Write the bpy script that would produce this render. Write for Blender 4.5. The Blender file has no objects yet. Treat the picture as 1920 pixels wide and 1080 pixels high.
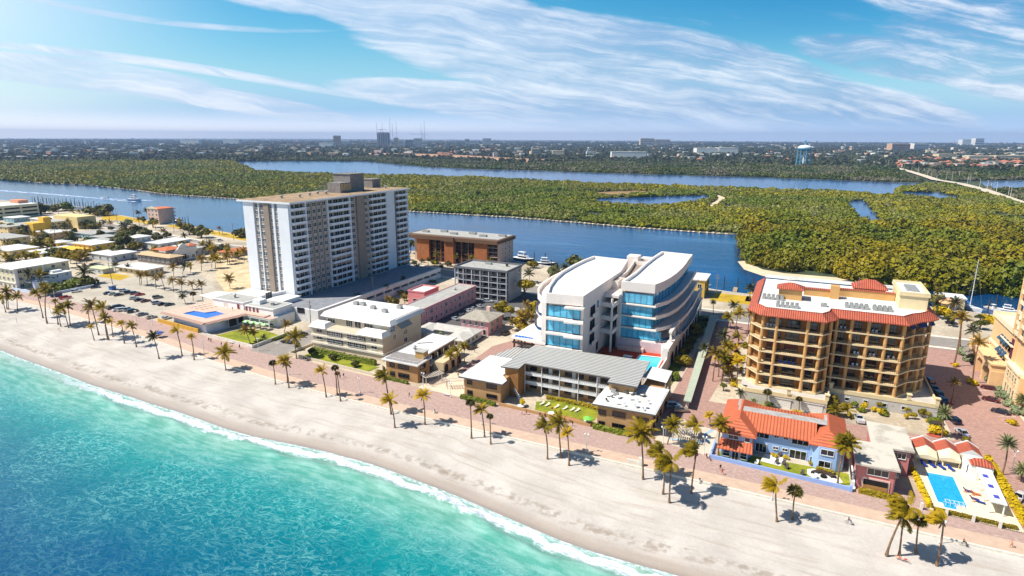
import bpy,bmesh,math,random
from mathutils import Vector,Matrix
random.seed(7)
C=bpy.data.collections.new('place');bpy.context.scene.collection.children.link(C)
SC=bpy.context.scene
R=math.radians
U=random.uniform
# ---------------------------------------------------------------- survey: picture rays -> points on the ground, used to read the plan
F=1150.;H=80.;PITCH=math.atan(282/F);ROLL=math.atan(8/1920.);YAW=R(25)
_c,_s=math.cos(PITCH),math.sin(PITCH);_cr,_sr=math.cos(ROLL),math.sin(ROLL);_cy,_sy=math.cos(YAW),math.sin(YAW)
def _ray(px,py):
 u=px-960;v=py-540
 u2=u*_cr+v*_sr;v2=-u*_sr+v*_cr
 x,y,z=u2,F*_c-v2*_s,-F*_s-v2*_c
 return(x*_cy-y*_sy,x*_sy+y*_cy,z)
def G(px,py,z=0.):
 d=_ray(px,py);t=(z-H)/d[2]
 return(d[0]*t,d[1]*t)
def FX(px,py,Y):
 d=_ray(px,py);t=Y/d[1];return(d[0]*t,H+d[2]*t)
def SX(px,py,X):
 d=_ray(px,py);t=X/d[0];return(d[1]*t,H+d[2]*t)
def GP(pts,z=0.):return[G(p[0],p[1],z) for p in pts]
def zoom(ox,oy,s):return lambda x,y:(ox+x*s,oy+y*s)
def dist2cam(x,y):return math.hypot(x,y)
# ---------------------------------------------------------------- materials
def lin(c):return tuple(((v/255.)/12.92 if v/255.<=.04045 else((v/255.+.055)/1.055)**2.4) for v in c)
class E_:
 """a shader value one can do sums with"""
 def __init__(s,nt,k):s.nt=nt;s.k=k
 def op(s,o,b=None,c=None,clamp=False):
  n=s.nt.nodes.new('ShaderNodeMath');n.operation=o;n.use_clamp=clamp
  for i,v in enumerate((s,b,c)):
   if v is None:continue
   if isinstance(v,E_):s.nt.links.new(v.k,n.inputs[i])
   else:n.inputs[i].default_value=v
  return E_(s.nt,n.outputs[0])
 def __add__(s,o):return s.op('ADD',o)
 __radd__=__add__
 def __mul__(s,o):return s.op('MULTIPLY',o)
 __rmul__=__mul__
 def __sub__(s,o):return s.op('SUBTRACT',o)
 def __rsub__(s,o):return(s*-1.)+o
 def __truediv__(s,o):return s.op('DIVIDE',o)
 def sat(s):return s.op('ADD',0.,clamp=True)
 def step(s,a,b):
  n=s.nt.nodes.new('ShaderNodeMapRange');n.interpolation_type='SMOOTHSTEP'
  s.nt.links.new(s.k,n.inputs[0]);n.inputs[1].default_value=a;n.inputs[2].default_value=b
  return E_(s.nt,n.outputs[0])
def texco(nt,kind):return E_(nt,nt.nodes.new('ShaderNodeTexCoord').outputs[kind])
def position(nt):return E_(nt,nt.nodes.new('ShaderNodeNewGeometry').outputs['Position'])
def sep(v):
 n=v.nt.nodes.new('ShaderNodeSeparateXYZ');v.nt.links.new(v.k,n.inputs[0]);return[E_(v.nt,o) for o in n.outputs]
def comb(nt,x,y,z=0.):
 n=nt.nodes.new('ShaderNodeCombineXYZ')
 for i,v in enumerate((x,y,z)):
  if isinstance(v,E_):nt.links.new(v.k,n.inputs[i])
  else:n.inputs[i].default_value=v
 return E_(nt,n.outputs[0])
def noise(v,scale,detail=3.,rough=.55,dist=0.):
 n=v.nt.nodes.new('ShaderNodeTexNoise');v.nt.links.new(v.k,n.inputs['Vector'])
 n.inputs['Scale'].default_value=scale;n.inputs['Detail'].default_value=detail
 n.inputs['Roughness'].default_value=rough;n.inputs['Distortion'].default_value=dist
 return E_(v.nt,n.outputs['Fac'])
def voronoi(v,scale,feature='F1'):
 n=v.nt.nodes.new('ShaderNodeTexVoronoi');n.feature=feature;v.nt.links.new(v.k,n.inputs['Vector']);n.inputs['Scale'].default_value=scale
 return E_(v.nt,n.outputs['Distance'])
def wave(v,scale,axis='X',dist=0.,prof='SIN'):
 n=v.nt.nodes.new('ShaderNodeTexWave');n.bands_direction=axis;n.wave_profile=prof;v.nt.links.new(v.k,n.inputs['Vector'])
 n.inputs['Scale'].default_value=scale;n.inputs['Distortion'].default_value=dist
 return E_(v.nt,n.outputs['Fac'])
def rgbv(c):return(c[0],c[1],c[2],1.)
def mixc(nt,f,a,b,mode='MIX'):
 n=nt.nodes.new('ShaderNodeMix');n.data_type='RGBA';n.blend_type=mode
 for i,v in((0,f),(6,a),(7,b)):
  if isinstance(v,E_):nt.links.new(v.k,n.inputs[i])
  elif i==0:n.inputs[0].default_value=v
  else:n.inputs[i].default_value=rgbv(v)
 return E_(nt,n.outputs[2])
def ramp(v,stops):
 n=v.nt.nodes.new('ShaderNodeValToRGB');v.nt.links.new(v.k,n.inputs[0]);e=n.color_ramp.elements
 for i,(p,c) in enumerate(stops):
  el=e[i] if i<2 else e.new(p)
  el.position=p;el.color=rgbv(c)
 return E_(v.nt,n.outputs[0])
MATS={}
def newmat(name):
 m=bpy.data.materials.new(name);m.use_nodes=True;MATS[name]=m
 b=m.node_tree.nodes['Principled BSDF']
 return m,m.node_tree,b
def setin(nt,b,key,v):
 if isinstance(v,E_):nt.links.new(v.k,b.inputs[key])
 elif isinstance(v,tuple):b.inputs[key].default_value=rgbv(v)
 else:b.inputs[key].default_value=v
def bump(nt,b,h,strength=.5,distance=.1):
 n=nt.nodes.new('ShaderNodeBump');nt.links.new(h.k,n.inputs['Height'])
 n.inputs['Strength'].default_value=strength;n.inputs['Distance'].default_value=distance
 nt.links.new(n.outputs[0],b.inputs['Normal'])
def mat(name,rgb,rough=.8,var=.14,scale=.35,metal=0.,spec=.3,bmp=0.,rgb2=None,rough_var=0.):
 """weathered plain surface: colour with two octaves of blotches"""
 if name in MATS:return MATS[name]
 m,nt,b=newmat(name)
 c=lin(rgb);P=position(nt)
 n=noise(P,scale,5.,.6);n2=noise(P,scale*9,2.)
 lo=tuple(v*(1-var*1.3) for v in c);hi=tuple(min(1.,v*(1+var)) for v in c)
 if rgb2:lo=lin(rgb2)
 f=(n*.7+n2*.3).step(.3,.7)
 setin(nt,b,'Base Color',mixc(nt,f,lo,hi));b.inputs['Roughness'].default_value=rough
 b.inputs['Metallic'].default_value=metal;b.inputs['Specular IOR Level'].default_value=spec
 if bmp:bump(nt,b,n2,bmp,.1)
 return m
def stripes(name,rgb,rgb2,axis,period,rough=.6,duty=.5,vary=.12):
 """ribs or tile rows of a real roof"""
 if name in MATS:return MATS[name]
 m,nt,b=newmat(name);T=texco(nt,'Object');s=sep(T)
 a=s[0] if axis=='X' else s[1] if axis=='Y' else s[2]
 fr=(a/period).op('FRACT')
 f=(fr.op('SUBTRACT',.5).op('ABSOLUTE')).step(.5-duty*.5-.08,.5-duty*.5+.08)
 n=noise(T,.5,4.);n3=noise(T,2.6,2.)
 col=mixc(nt,f,lin(rgb),lin(rgb2))
 col=mixc(nt,(n*.6+n3*.4).step(.35,.65)*vary,col,lin(tuple(v*.55 for v in rgb)))
 setin(nt,b,'Base Color',col);b.inputs['Roughness'].default_value=rough
 bump(nt,b,f*-1.,.6,.12)
 return m
def glass(name,rgb,rough=.06,var=.5,scale=.4,spec=.8):
 if name in MATS:return MATS[name]
 m,nt,b=newmat(name);P=position(nt)
 n=noise(P,scale,2.)
 c=lin(rgb);setin(nt,b,'Base Color',mixc(nt,n.step(.35,.65),tuple(v*(1-var) for v in c),c))
 b.inputs['Roughness'].default_value=rough;b.inputs['Specular IOR Level'].default_value=spec
 return m
def leafmat(name,a,bcol,dry=None,rough=.55,patch=.02,patchcol=None,transl=0.):
 """foliage: every tree and clump gets its own shade"""
 if name in MATS:return MATS[name]
 m,nt,b=newmat(name);P=position(nt)
 oi=nt.nodes.new('ShaderNodeObjectInfo');r=E_(nt,oi.outputs['Random'])
 n=noise(P,.55,2.)
 f=(r*.55+n*.75-.15).sat()
 col=mixc(nt,f,lin(a),lin(bcol))
 if patchcol:
  col=mixc(nt,noise(P,patch*.35,3.).step(.42,.58)*.8,col,lin((bcol[0]*.5,bcol[1]*.68,bcol[2]*.9)))
  col=mixc(nt,noise(P,patch,3.).step(.45,.62),col,lin(patchcol))
 if dry:col=mixc(nt,(r*7.31).op('FRACT').step(.86,.9)*.7,col,lin(dry))
 setin(nt,b,'Base Color',col);b.inputs['Roughness'].default_value=rough;b.inputs['Specular IOR Level'].default_value=.25
 if transl:
  t=nt.nodes.new('ShaderNodeBsdfTranslucent');nt.links.new(col.k,t.inputs[0])
  x=nt.nodes.new('ShaderNodeMixShader');x.inputs[0].default_value=transl
  nt.links.new(b.outputs[0],x.inputs[1]);nt.links.new(t.outputs[0],x.inputs[2])
  nt.links.new(x.outputs[0],nt.nodes['Material Output'].inputs[0])
 return m
# ---------------------------------------------------------------- mesh building
class MB:
 def __init__(s):s.v=[];s.f=[];s.m=[];s.k=0;s.sm=[];s.smooth=False
 def mat(s,k):s.k=k;return s
 def face(s,idx):
  s.f.append(tuple(idx));s.m.append(s.k);s.sm.append(s.smooth)
 def add(s,pts,faces):
  o=len(s.v);s.v.extend(tuple(p) for p in pts)
  for f in faces:s.face([o+i for i in f])
  return s
 def quad(s,*p):return s.add(p,[range(len(p))])
 def box(s,x0,x1,y0,y1,z0,z1,bottom=True):
  if x0>x1:x0,x1=x1,x0
  if y0>y1:y0,y1=y1,y0
  if z0>z1:z0,z1=z1,z0
  p=[(x0,y0,z0),(x1,y0,z0),(x1,y1,z0),(x0,y1,z0),(x0,y0,z1),(x1,y0,z1),(x1,y1,z1),(x0,y1,z1)]
  fs=[(4,5,6,7),(0,1,5,4),(1,2,6,5),(2,3,7,6),(3,0,4,7)]
  if bottom:fs.append((3,2,1,0))
  return s.add(p,fs)
 def prism(s,poly,z0,z1,top=True,bottom=False,ktop=None):
  a=sum(poly[i][0]*poly[(i+1)%len(poly)][1]-poly[(i+1)%len(poly)][0]*poly[i][1] for i in range(len(poly)))
  if a<0:poly=poly[::-1]
  n=len(poly);o=len(s.v)
  s.v.extend((p[0],p[1],z0) for p in poly);s.v.extend((p[0],p[1],z1) for p in poly)
  for i in range(n):
   j=(i+1)%n;s.face((o+i,o+j,o+n+j,o+n+i))
  k=s.k
  if top:
   if ktop is not None:s.k=ktop
   s.face(range(o+n,o+2*n));s.k=k
  if bottom:s.face(range(o+n-1,o-1,-1))
  return s
 def tube(s,p0,p1,r0,r1=None,n=6,caps=True):return s.path([p0,p1],[r0,r0 if r1 is None else r1],n,caps)
 def path(s,pts,rad,n=6,caps=True):
  pts=[Vector(p) for p in pts];o=len(s.v)
  if not isinstance(rad,(list,tuple)):rad=[rad]*len(pts)
  for i,p in enumerate(pts):
   t=(pts[min(i+1,len(pts)-1)]-pts[max(i-1,0)]).normalized()
   a=t.orthogonal().normalized() if abs(t.z)<.95 else(Vector((1,0,0))-t*t.x).normalized()
   b=t.cross(a)
   for k in range(n):
    an=2*math.pi*k/n;q=p+(a*math.cos(an)+b*math.sin(an))*rad[i];s.v.append(tuple(q))
  for i in range(len(pts)-1):
   for k in range(n):
    k2=(k+1)%n;s.face((o+i*n+k,o+i*n+k2,o+(i+1)*n+k2,o+(i+1)*n+k))
  if caps:
   s.face(range(o+n-1,o-1,-1));e=o+(len(pts)-1)*n;s.face(range(e,e+n))
  return s
 def lathe(s,prof,c=(0,0,0),n=12,cap=True):
  o=len(s.v)
  for r,z in prof:
   for k in range(n):
    a=2*math.pi*k/n;s.v.append((c[0]+r*math.cos(a),c[1]+r*math.sin(a),c[2]+z))
  for i in range(len(prof)-1):
   for k in range(n):
    k2=(k+1)%n;s.face((o+i*n+k,o+i*n+k2,o+(i+1)*n+k2,o+(i+1)*n+k))
  if cap:
   s.face(range(o+n-1,o-1,-1));e=o+(len(prof)-1)*n;s.face(range(e,e+n))
  return s
 def hip(s,x0,x1,y0,y1,z,h,over=.4,gable=False):
  """hipped roof with eaves; ridge along the longer side"""
  x0-=over;x1+=over;y0-=over;y1+=over;w,d=x1-x0,y1-y0;q=min(w,d)/2
  if gable:q=.05
  if w>=d:a,b=(x0+q,(y0+y1)/2,z+h),(x1-q,(y0+y1)/2,z+h)
  else:a,b=((x0+x1)/2,y0+q,z+h),((x0+x1)/2,y1-q,z+h)
  e=.18
  p=[(x0,y0,z),(x1,y0,z),(x1,y1,z),(x0,y1,z),a,b]+[(x0,y0,z-e),(x1,y0,z-e),(x1,y1,z-e),(x0,y1,z-e)]
  fs=[(0,1,5,4),(1,2,5),(2,3,4,5),(3,0,4)] if w>=d else[(0,1,4),(1,2,5,4),(2,3,5),(3,0,4,5)]
  fs+=[(6,7,1,0),(7,8,2,1),(8,9,3,2),(9,6,0,3),(9,8,7,6)]
  return s.add(p,fs)
 def build(s,name,mats,parent=None):
  me=bpy.data.meshes.new(name);me.from_pydata(s.v,[],s.f)
  if not isinstance(mats,(list,tuple)):mats=[mats]
  for m in mats:me.materials.append(m)
  if len(mats)>1:me.polygons.foreach_set('material_index',s.m)
  if any(s.sm):me.polygons.foreach_set('use_smooth',s.sm)
  me.update()
  o=bpy.data.objects.new(name,me);C.objects.link(o)
  if parent is not None:o.parent=parent
  return o
def tag(o,label=None,cat=None,group=None,kind=None):
 if label:o['label']=label
 if cat:o['category']=cat
 if group:o['group']=group
 if kind:o['kind']=kind
 return o
def thing(name,label,cat,loc=(0,0,0),rz=0.,group=None):
 o=bpy.data.objects.new(name,None);C.objects.link(o);o.location=loc;o.rotation_euler=(0,0,rz)
 o.empty_display_size=.5
 return tag(o,label,cat,group)
def struct(name,mb,m):return tag(mb.build(name,m),kind='structure')
def inst(name,me,parent=None,loc=(0,0,0),rz=0.,s=1.):
 o=bpy.data.objects.new(name,me);C.objects.link(o);o.location=loc;o.rotation_euler=(0,0,rz)
 o.scale=(s,s,s) if not isinstance(s,tuple) else s
 if parent is not None:o.parent=parent
 return o
def copy_thing(src,loc=None,rz=None,label=None,s=None):
 c=src.copy();C.objects.link(c)
 for ch in list(src.children):
  d=ch.copy();C.objects.link(d);d.parent=c
  for g in list(ch.children):
   e=g.copy();C.objects.link(e);e.parent=d
 if loc is not None:c.location=loc
 if rz is not None:c.rotation_euler=(0,0,rz)
 if s is not None:c.scale=(s,s,s)
 if label:c['label']=label
 return c
def drop(o):
 """remove a pattern object once its copies stand"""
 for ch in list(o.children):drop(ch)
 bpy.data.objects.remove(o)
def ribbon(pts,w,z=0.):
 """flat strip along a line, w wide (or (left, right))"""
 l,r=(w/2,w/2) if not isinstance(w,tuple) else w
 mb=MB();P=[Vector((p[0],p[1],0)) for p in pts];L=[]
 for i,p in enumerate(P):
  t=(P[min(i+1,len(P)-1)]-P[max(i-1,0)]).normalized();n=Vector((-t.y,t.x,0))
  zz=pts[i][2] if len(pts[i])>2 else z
  L.append(((p+n*l).x,(p+n*l).y,zz));L.append(((p-n*r).x,(p-n*r).y,zz))
 mb.v=L
 for i in range(len(P)-1):mb.face((2*i,2*i+1,2*i+3,2*i+2))
 return mb
def flat(poly,z=0.):
 mb=MB();a=sum(poly[i][0]*poly[(i+1)%len(poly)][1]-poly[(i+1)%len(poly)][0]*poly[i][1] for i in range(len(poly)))
 if a<0:poly=poly[::-1]
 mb.v=[(p[0],p[1],z) for p in poly];mb.face(range(len(poly)));return mb
def inside(x,y,poly):
 r=False;j=len(poly)-1
 for i in range(len(poly)):
  xi,yi=poly[i][0],poly[i][1];xj,yj=poly[j][0],poly[j][1]
  if(yi>y)!=(yj>y) and x<(xj-xi)*(y-yi)/(yj-yi)+xi:r=not r
  j=i
 return r
def interp(pts,x):
 if x<=pts[0][0]:(a,b),(c,d)=pts[0],pts[1]
 elif x>=pts[-1][0]:(a,b),(c,d)=pts[-2],pts[-1]
 else:
  for i in range(len(pts)-1):
   if pts[i][0]<=x<=pts[i+1][0]:(a,b),(c,d)=pts[i],pts[i+1];break
 return b+(d-b)*(x-a)/(c-a)
# ================================================================ camera, air, light
cam=bpy.data.cameras.new('camera');co=bpy.data.objects.new('camera',cam);C.objects.link(co);SC.camera=co
cam.sensor_width=36.;cam.lens=36.*F/1920.;cam.clip_start=1.;cam.clip_end=120000.
co.matrix_world=Matrix.Translation((0,0,H))@Matrix.Rotation(YAW,4,'Z')@Matrix.Rotation(math.pi/2-PITCH,4,'X')@Matrix.Rotation(ROLL,4,'Z')
SUN_EL,SUN_AZ=R(54),R(33)
sv=Vector((-math.cos(SUN_AZ)*math.cos(SUN_EL),-math.sin(SUN_AZ)*math.cos(SUN_EL),math.sin(SUN_EL)))
sl=bpy.data.lights.new('sun','SUN');sl.energy=5.0;sl.angle=R(.5);sl.color=(1.,.95,.86)
so=bpy.data.objects.new('sun',sl);C.objects.link(so);so.rotation_euler=sv.to_track_quat('Z','Y').to_euler()
W=bpy.data.worlds.new('World');SC.world=W;W.use_nodes=True
nt=W.node_tree;bg=nt.nodes['Background'];bg.inputs[1].default_value=.1
sky=nt.nodes.new('ShaderNodeTexSky');sky.sky_type='NISHITA';sky.sun_disc=False
sky.sun_elevation=SUN_EL;sky.sun_rotation=math.atan2(sv.x,sv.y);sky.altitude=50;sky.air_density=1.;sky.dust_density=.35;sky.ozone_density=2.6
d=sep(texco(nt,'Generated'))
fx,fy=-math.sin(YAW),math.cos(YAW)
fw=(d[0]*fx+d[1]*fy).op('ABSOLUTE').op('MAXIMUM',.05)
uu=(d[0]*fy-d[1]*fx)/fw
vv=d[2]/fw
def blob(px,py,lx,ly,slope,curve=0.):
 """soft bank of cloud; numbers in 1/1150 of bearing and height"""
 cx,cyy=(px-960)/F,(258-py)/F
 a=uu-cx;b=vv-cyy
 k=1/math.hypot(1,slope)
 al=(a-b*slope)*k;be=(b+a*slope)*k
 if curve:be=be+al*al*curve
 q=(al*(F/lx))*(al*(F/lx))+(be*(F/ly))*(be*(F/ly))
 return(1.-q).sat()
al=uu-vv*.16;be=vv+uu*.16
warp=noise(comb(nt,uu*1.6,vv*4.,0.),1.5,3.)-.5
fib=noise(comb(nt,al*2.6+warp*.6,be*38.+warp*4.,1.7),1.5,9.,.68,.25)
soft=noise(comb(nt,al*1.5,be*9.+warp*1.4,7.3),1.7,5.,.55)
puff=noise(comb(nt,uu*5.,vv*15.,4.2),2.2,6.,.62,.25)
def bank(edge,*blobs):
 m_=None
 for a in blobs:q_=blob(*a);m_=q_ if m_ is None else m_.op('MAXIMUM',q_)
 return m_.step(0.,edge)
main=bank(.5,(520,-20,300,75,.17),(800,40,330,78,.2),(1130,130,560,95,.14),(1420,195,480,70,.12),(1010,205,460,40,.1))
right=bank(.55,(1760,0,420,90,.2),(1850,120,330,90,.16),(1640,120,240,42,.14))
left=bank(.5,(170,150,330,34,.1),(420,190,330,24,.15))
d1=(main*.9+fib*.85+soft*.42+puff*.26-1.2).step(0.,.5)*main.step(0.,.4)
d2=(right*.8+fib*.5+puff*.55-.98).step(0.,.55)*right.step(0.,.4)
d3=(left*.85+fib*.55+soft*.3-.88).step(0.,.5)*left.step(0.,.5)*.85
trail=blob(330,62,330,6,.118,-.25).op('POWER',.7)*noise(comb(nt,uu*9.,vv*60.,0.),1.5,3.).step(.2,.6)*.7
rim=blob(330,132,400,9,.13,.1).op('POWER',.5)*fib.step(.25,.55)*.9
lo_=blob(900,226,700,20,.02).op('POWER',.6)*soft.step(.4,.62)*.4
tufts=(puff-.58).step(0.,.16)*bank(.8,(330,186,70,14,-.15),(175,188,40,10,-.1),(1390,46,170,16,-.12),(1240,24,40,10,0.))*.85
wisp=noise(comb(nt,al*3.1,be*26.,9.1),2.0,7.,.65).step(.54,.78)*.28*vv.step(.03,.08)*uu.step(-.35,.1)
dens=(d1*.76).op('MAXIMUM',d2*.9).op('MAXIMUM',d3).op('MAXIMUM',trail).op('MAXIMUM',rim).op('MAXIMUM',lo_).op('MAXIMUM',tufts).op('MAXIMUM',wisp).sat()
edge=(fib*.75+puff*.35).step(.44,.74)
shade=mixc(nt,uu.step(-.5,.6),lin((196,214,236)),lin((128,164,206)))
cloudcol=mixc(nt,edge,shade,lin((240,244,250)))
hs=nt.nodes.new('ShaderNodeHueSaturation');hs.inputs['Saturation'].default_value=1.55;hs.inputs['Value'].default_value=1.12;hs.inputs['Hue'].default_value=.482
nt.links.new(sky.outputs[0],hs.inputs['Color'])
hz=E_(nt,hs.outputs[0])
glow=uu.step(-.35,-.95)
hz=mixc(nt,uu.step(-.1,.5)*vv.step(.04,.2)*.75,hz,mixc(nt,1.,hz,(.34,.66,.82),'MULTIPLY'))
hz=mixc(nt,vv.step(.0,.13)*-.85+.85,hz,mixc(nt,glow,(1.7,4.6,8.6),(7.4,8.9,10.4)))
hz=mixc(nt,vv.step(.0,.046)*-.95+.95,hz,mixc(nt,uu.step(-.7,.6),(12.4,11.8,11.4),(6.5,8.0,10.2)))
hz=mixc(nt,glow*vv.step(.02,.2)*.62,hz,(9.2,9.6,9.8))
cl=mixc(nt,1.,cloudcol,(9.4,9.4,9.6),'MULTIPLY')
full=mixc(nt,dens*vv.step(-.005,.05),hz,cl)
full=mixc(nt,d[2].step(.28,.62)*.72,full,mixc(nt,1.,full,(.12,.2,.34),'MULTIPLY'))
nt.links.new(full.k,bg.inputs[0])
SC.view_settings.view_transform='Standard';SC.view_settings.look='None';SC.view_settings.exposure=.3;SC.view_settings.gamma=1.;SC.view_settings.use_curve_mapping=False
cy=SC.cycles;cy.max_bounces=5;cy.diffuse_bounces=2;cy.glossy_bounces=3;cy.transmission_bounces=3;cy.volume_bounces=0;cy.transparent_max_bounces=6
cy.caustics_reflective=False;cy.caustics_refractive=False;cy.use_adaptive_sampling=True;cy.adaptive_threshold=.012
SC.render.use_persistent_data=False
try:cy.use_denoising=True;cy.denoiser='OPENIMAGEDENOISE';cy.denoising_input_passes='RGB_ALBEDO_NORMAL';cy.denoising_prefilter='ACCURATE'
except Exception:pass
# ================================================================ ground, water, streets
# --- mainland sheet to the horizon
m,nt,b=newmat('mainland_ground');P=position(nt)
big=noise(P,.0016,5.);mid=noise(P,.012,4.);fine=noise(P,.09,3.)
col=mixc(nt,(mid*.6+fine*.4).step(.38,.62),lin((38,52,34)),lin((74,84,52)))
col=mixc(nt,big.step(.5,.7)*fine.step(.4,.6)*.6,col,lin((150,138,116)))
setin(nt,b,'Base Color',col);b.inputs['Roughness'].default_value=.95
g=MB();L=20000.
g.add([(-L,-L,-1.75),(L,-L,-1.75),(L,L,-1.75),(-L,L,-1.75)],[(0,1,2,3)]);struct('ground',g,m)
# --- sea and beach follow the shoreline
SHORE=[(-900,140),(-420,131),(-330,126),(-277,121.2),(-260,119.3),(-233,117.2),(-208,114.8),(-188,114.2),(-180,113.6),(-164.6,113.2),(-156,112.6),(-144,111.6),(-133,111.4),(-118,112.8),(-106,113.6),(-99,113.6),(-92.7,113.6),(-86,113),(-77,111.9),(-69,111),(-60.7,109.6),(-49.6,107.6),(-38.4,105.6),(-31.6,105),(-21.5,105),(-15.6,105.2),(-7,105.3),(20,105.5),(60,106),(400,108)]
PROM=[(-900,190),(-420,169),(-357,162.5),(-325,161.5),(-303,160),(-266,156),(-227,151.5),(-200,147.5),(-187,145.2),(-167,143.2),(-147,141.2),(-122,140),(-99,139.2),(-58,139),(-7,138.6),(60,138),(400,136)]
def dense(a,b_,n):return[a+(b_-a)*i/n for i in range(n+1)]
XS=[-900,-700,-560,-480]+dense(-430,130,280)+[150,180,230,300,400]
def uvgrid(name,xs,ds,fn,mtl,kind='structure'):
 mb=MB();mb.smooth=True;n=len(ds);uv=[]
 for x in xs:
  for dd in ds:
   p=fn(x,dd);mb.v.append(p);uv.append((x,dd))
 for i in range(len(xs)-1):
  for j in range(n-1):mb.face((i*n+j,i*n+j+1,(i+1)*n+j+1,(i+1)*n+j))
 o=mb.build(name,mtl);me=o.data;l=me.uv_layers.new(name='shore')
 for lo in me.loops:l.data[lo.index].uv=uv[lo.vertex_index]
 me.flip_normals() if me.polygons[0].normal.z<0 else None
 return tag(o,kind=kind)
def wob(x):return 1.3*math.sin(x*.11)+.8*math.sin(x*.23+1.)+.5*math.sin(x*.61+2.)
def seapt(x,dd):
 y=interp(SHORE,x)-dd
 z=-1.5
 c=5.2+wob(x*.8+40)
 amp=.75*min(1,max(.12,(x+225)/40.)) if x<60 else .75
 z+=amp*math.exp(-((dd-c)/(1.1 if dd<c else 2.2))**2)
 return(x,y,z)
m,nt,b=newmat('sea_water');uv=sep(E_(nt,nt.nodes.new('ShaderNodeUVMap').outputs[0]));P=position(nt)
nt.nodes['UV Map'].uv_map='shore'
dd=uv[1];ps=sep(P)
warpn=noise(P,.035,3.)-.5
de=dd+warpn*15.
deep=ramp((de/80.).sat(),[(0.,lin((134,168,150))),(.12,lin((84,158,142))),(.26,lin((20,134,136))),(.44,lin((0,106,124))),(.64,lin((0,84,120))),(1.,lin((0,56,104)))])
w2=comb(nt,ps[0]+noise(P,.22,2.)*5.5,ps[1]*1.0+noise(P+31.,.3,2.)*4.,0.) if False else None
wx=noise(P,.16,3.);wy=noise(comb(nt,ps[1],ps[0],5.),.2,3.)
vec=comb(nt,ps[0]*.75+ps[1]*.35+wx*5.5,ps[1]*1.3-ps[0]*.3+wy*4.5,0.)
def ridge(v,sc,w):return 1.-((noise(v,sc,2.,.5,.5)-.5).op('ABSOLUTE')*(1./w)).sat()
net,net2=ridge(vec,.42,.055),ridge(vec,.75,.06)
caustic=(net.op('POWER',1.6)*.8+net2 .op('POWER',1.6)*.55+noise(vec,1.2,4.,.7).step(.52,.72)*.3)*dd.step(7.,15.)
caustic=caustic*(noise(P,.05,3.).step(.30,.62)*.8+.2)
col=mixc(nt,(caustic*.6*(1.-dd.step(24.,62.)*.72)).sat(),deep,lin((136,204,198)))  # pale lines of rippling light painted into the water colour, weaker offshore
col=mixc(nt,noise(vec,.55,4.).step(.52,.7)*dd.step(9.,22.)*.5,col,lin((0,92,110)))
lac=noise(comb(nt,ps[0]*.5,dd*1.3,3.),1.4,6.,.7);lac2=noise(P,.12,3.)
on=ps[0].step(-232.,-190.)*.8+.2
c1=dd+noise(comb(nt,ps[0],0.,0.),.12,3.)*-7.+3.2
front=c1 .step(.2,1.2)*(1.-c1 .step(1.4,7.))
foam=(front*1.1+lac*1.4-1.2).step(.0,.5)*on
sw=(1.-(dd-.6+lac2*1.).op('ABSOLUTE').step(.15,1.5))*lac.step(.38,.58)*.75
milk=(1.-dd.step(6.,24.))*.35
col=mixc(nt,milk*noise(comb(nt,ps[0]*.15,dd*.6,0.),1.,4.).step(.35,.7),col,lin((196,232,224)))
ftot=foam.op('MAXIMUM',sw).sat()
col=mixc(nt,ftot,col,mixc(nt,lac.step(.35,.6),lin((186,196,218)),lin((234,238,244))))
setin(nt,b,'Base Color',col);setin(nt,b,'Roughness',ftot*.6+.12);b.inputs['Specular IOR Level'].default_value=.16
hh=noise(vec,.8,5.,.6)+noise(P,.25,3.)*.8
bump(nt,b,hh,.45,.45)
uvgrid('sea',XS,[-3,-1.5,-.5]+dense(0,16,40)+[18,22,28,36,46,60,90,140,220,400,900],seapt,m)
m,nt,b=newmat('beach_sand');uv=sep(E_(nt,nt.nodes.new('ShaderNodeUVMap').outputs[0]));nt.nodes['UV Map'].uv_map='shore';P=position(nt);ps=sep(P)
dd=uv[1]
n1=noise(P,.09,5.);n2=noise(P,1.6,4.,.65);n3=noise(comb(nt,ps[0]*.06,dd*.55,0.),1.,5.)
col=mixc(nt,(n1*.7+n2*.3).step(.36,.64),lin((186,178,169)),lin((205,197,188)))
col=mixc(nt,n3 .step(.5,.72)*.5,col,lin((164,149,133)))
e1=dd+n3*5.
wet=1.-e1 .step(4.2,8.5);wrack=(1.-(e1-9.).op('ABSOLUTE').step(.4,2.4))*noise(P,.5,4.).step(.42,.62)
col=mixc(nt,wrack*.55,col,lin((128,108,88)))
tr=None
for k_,ph_ in((19.,0.),(22.2,0.),(11.5,4.),(13.6,4.)):
 w_=1.-(dd-k_-noise(comb(nt,ps[0],ph_,0.),.03,2.)*9.+4.5).op('ABSOLUTE').step(.12,.5);tr=w_ if tr is None else tr.op('MAXIMUM',w_)
col=mixc(nt,tr*noise(P,.05,3.).step(.4,.6)*.2,col,lin((150,136,120)))
col=mixc(nt,wet*.75,col,lin((170,154,140)))
col=mixc(nt,(1.-(dd+n3*1.6).step(.6,2.6))*.5,col,lin((120,110,108)))
setin(nt,b,'Base Color',col);setin(nt,b,'Roughness',.95-wet*.5)
bump(nt,b,n2*.5+noise(P,.5,3.)*.9+n3*.8,.32,.3)
def beachpt(x,k):
 ys,yp=interp(SHORE,x),interp(PROM,x)
 y=ys+(yp-ys)*k+.0
 return(x,y,-1.5+(1.5-.06)*(min(1,max(-.4,k))**.8 if k>0 else k*1.5))
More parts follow.
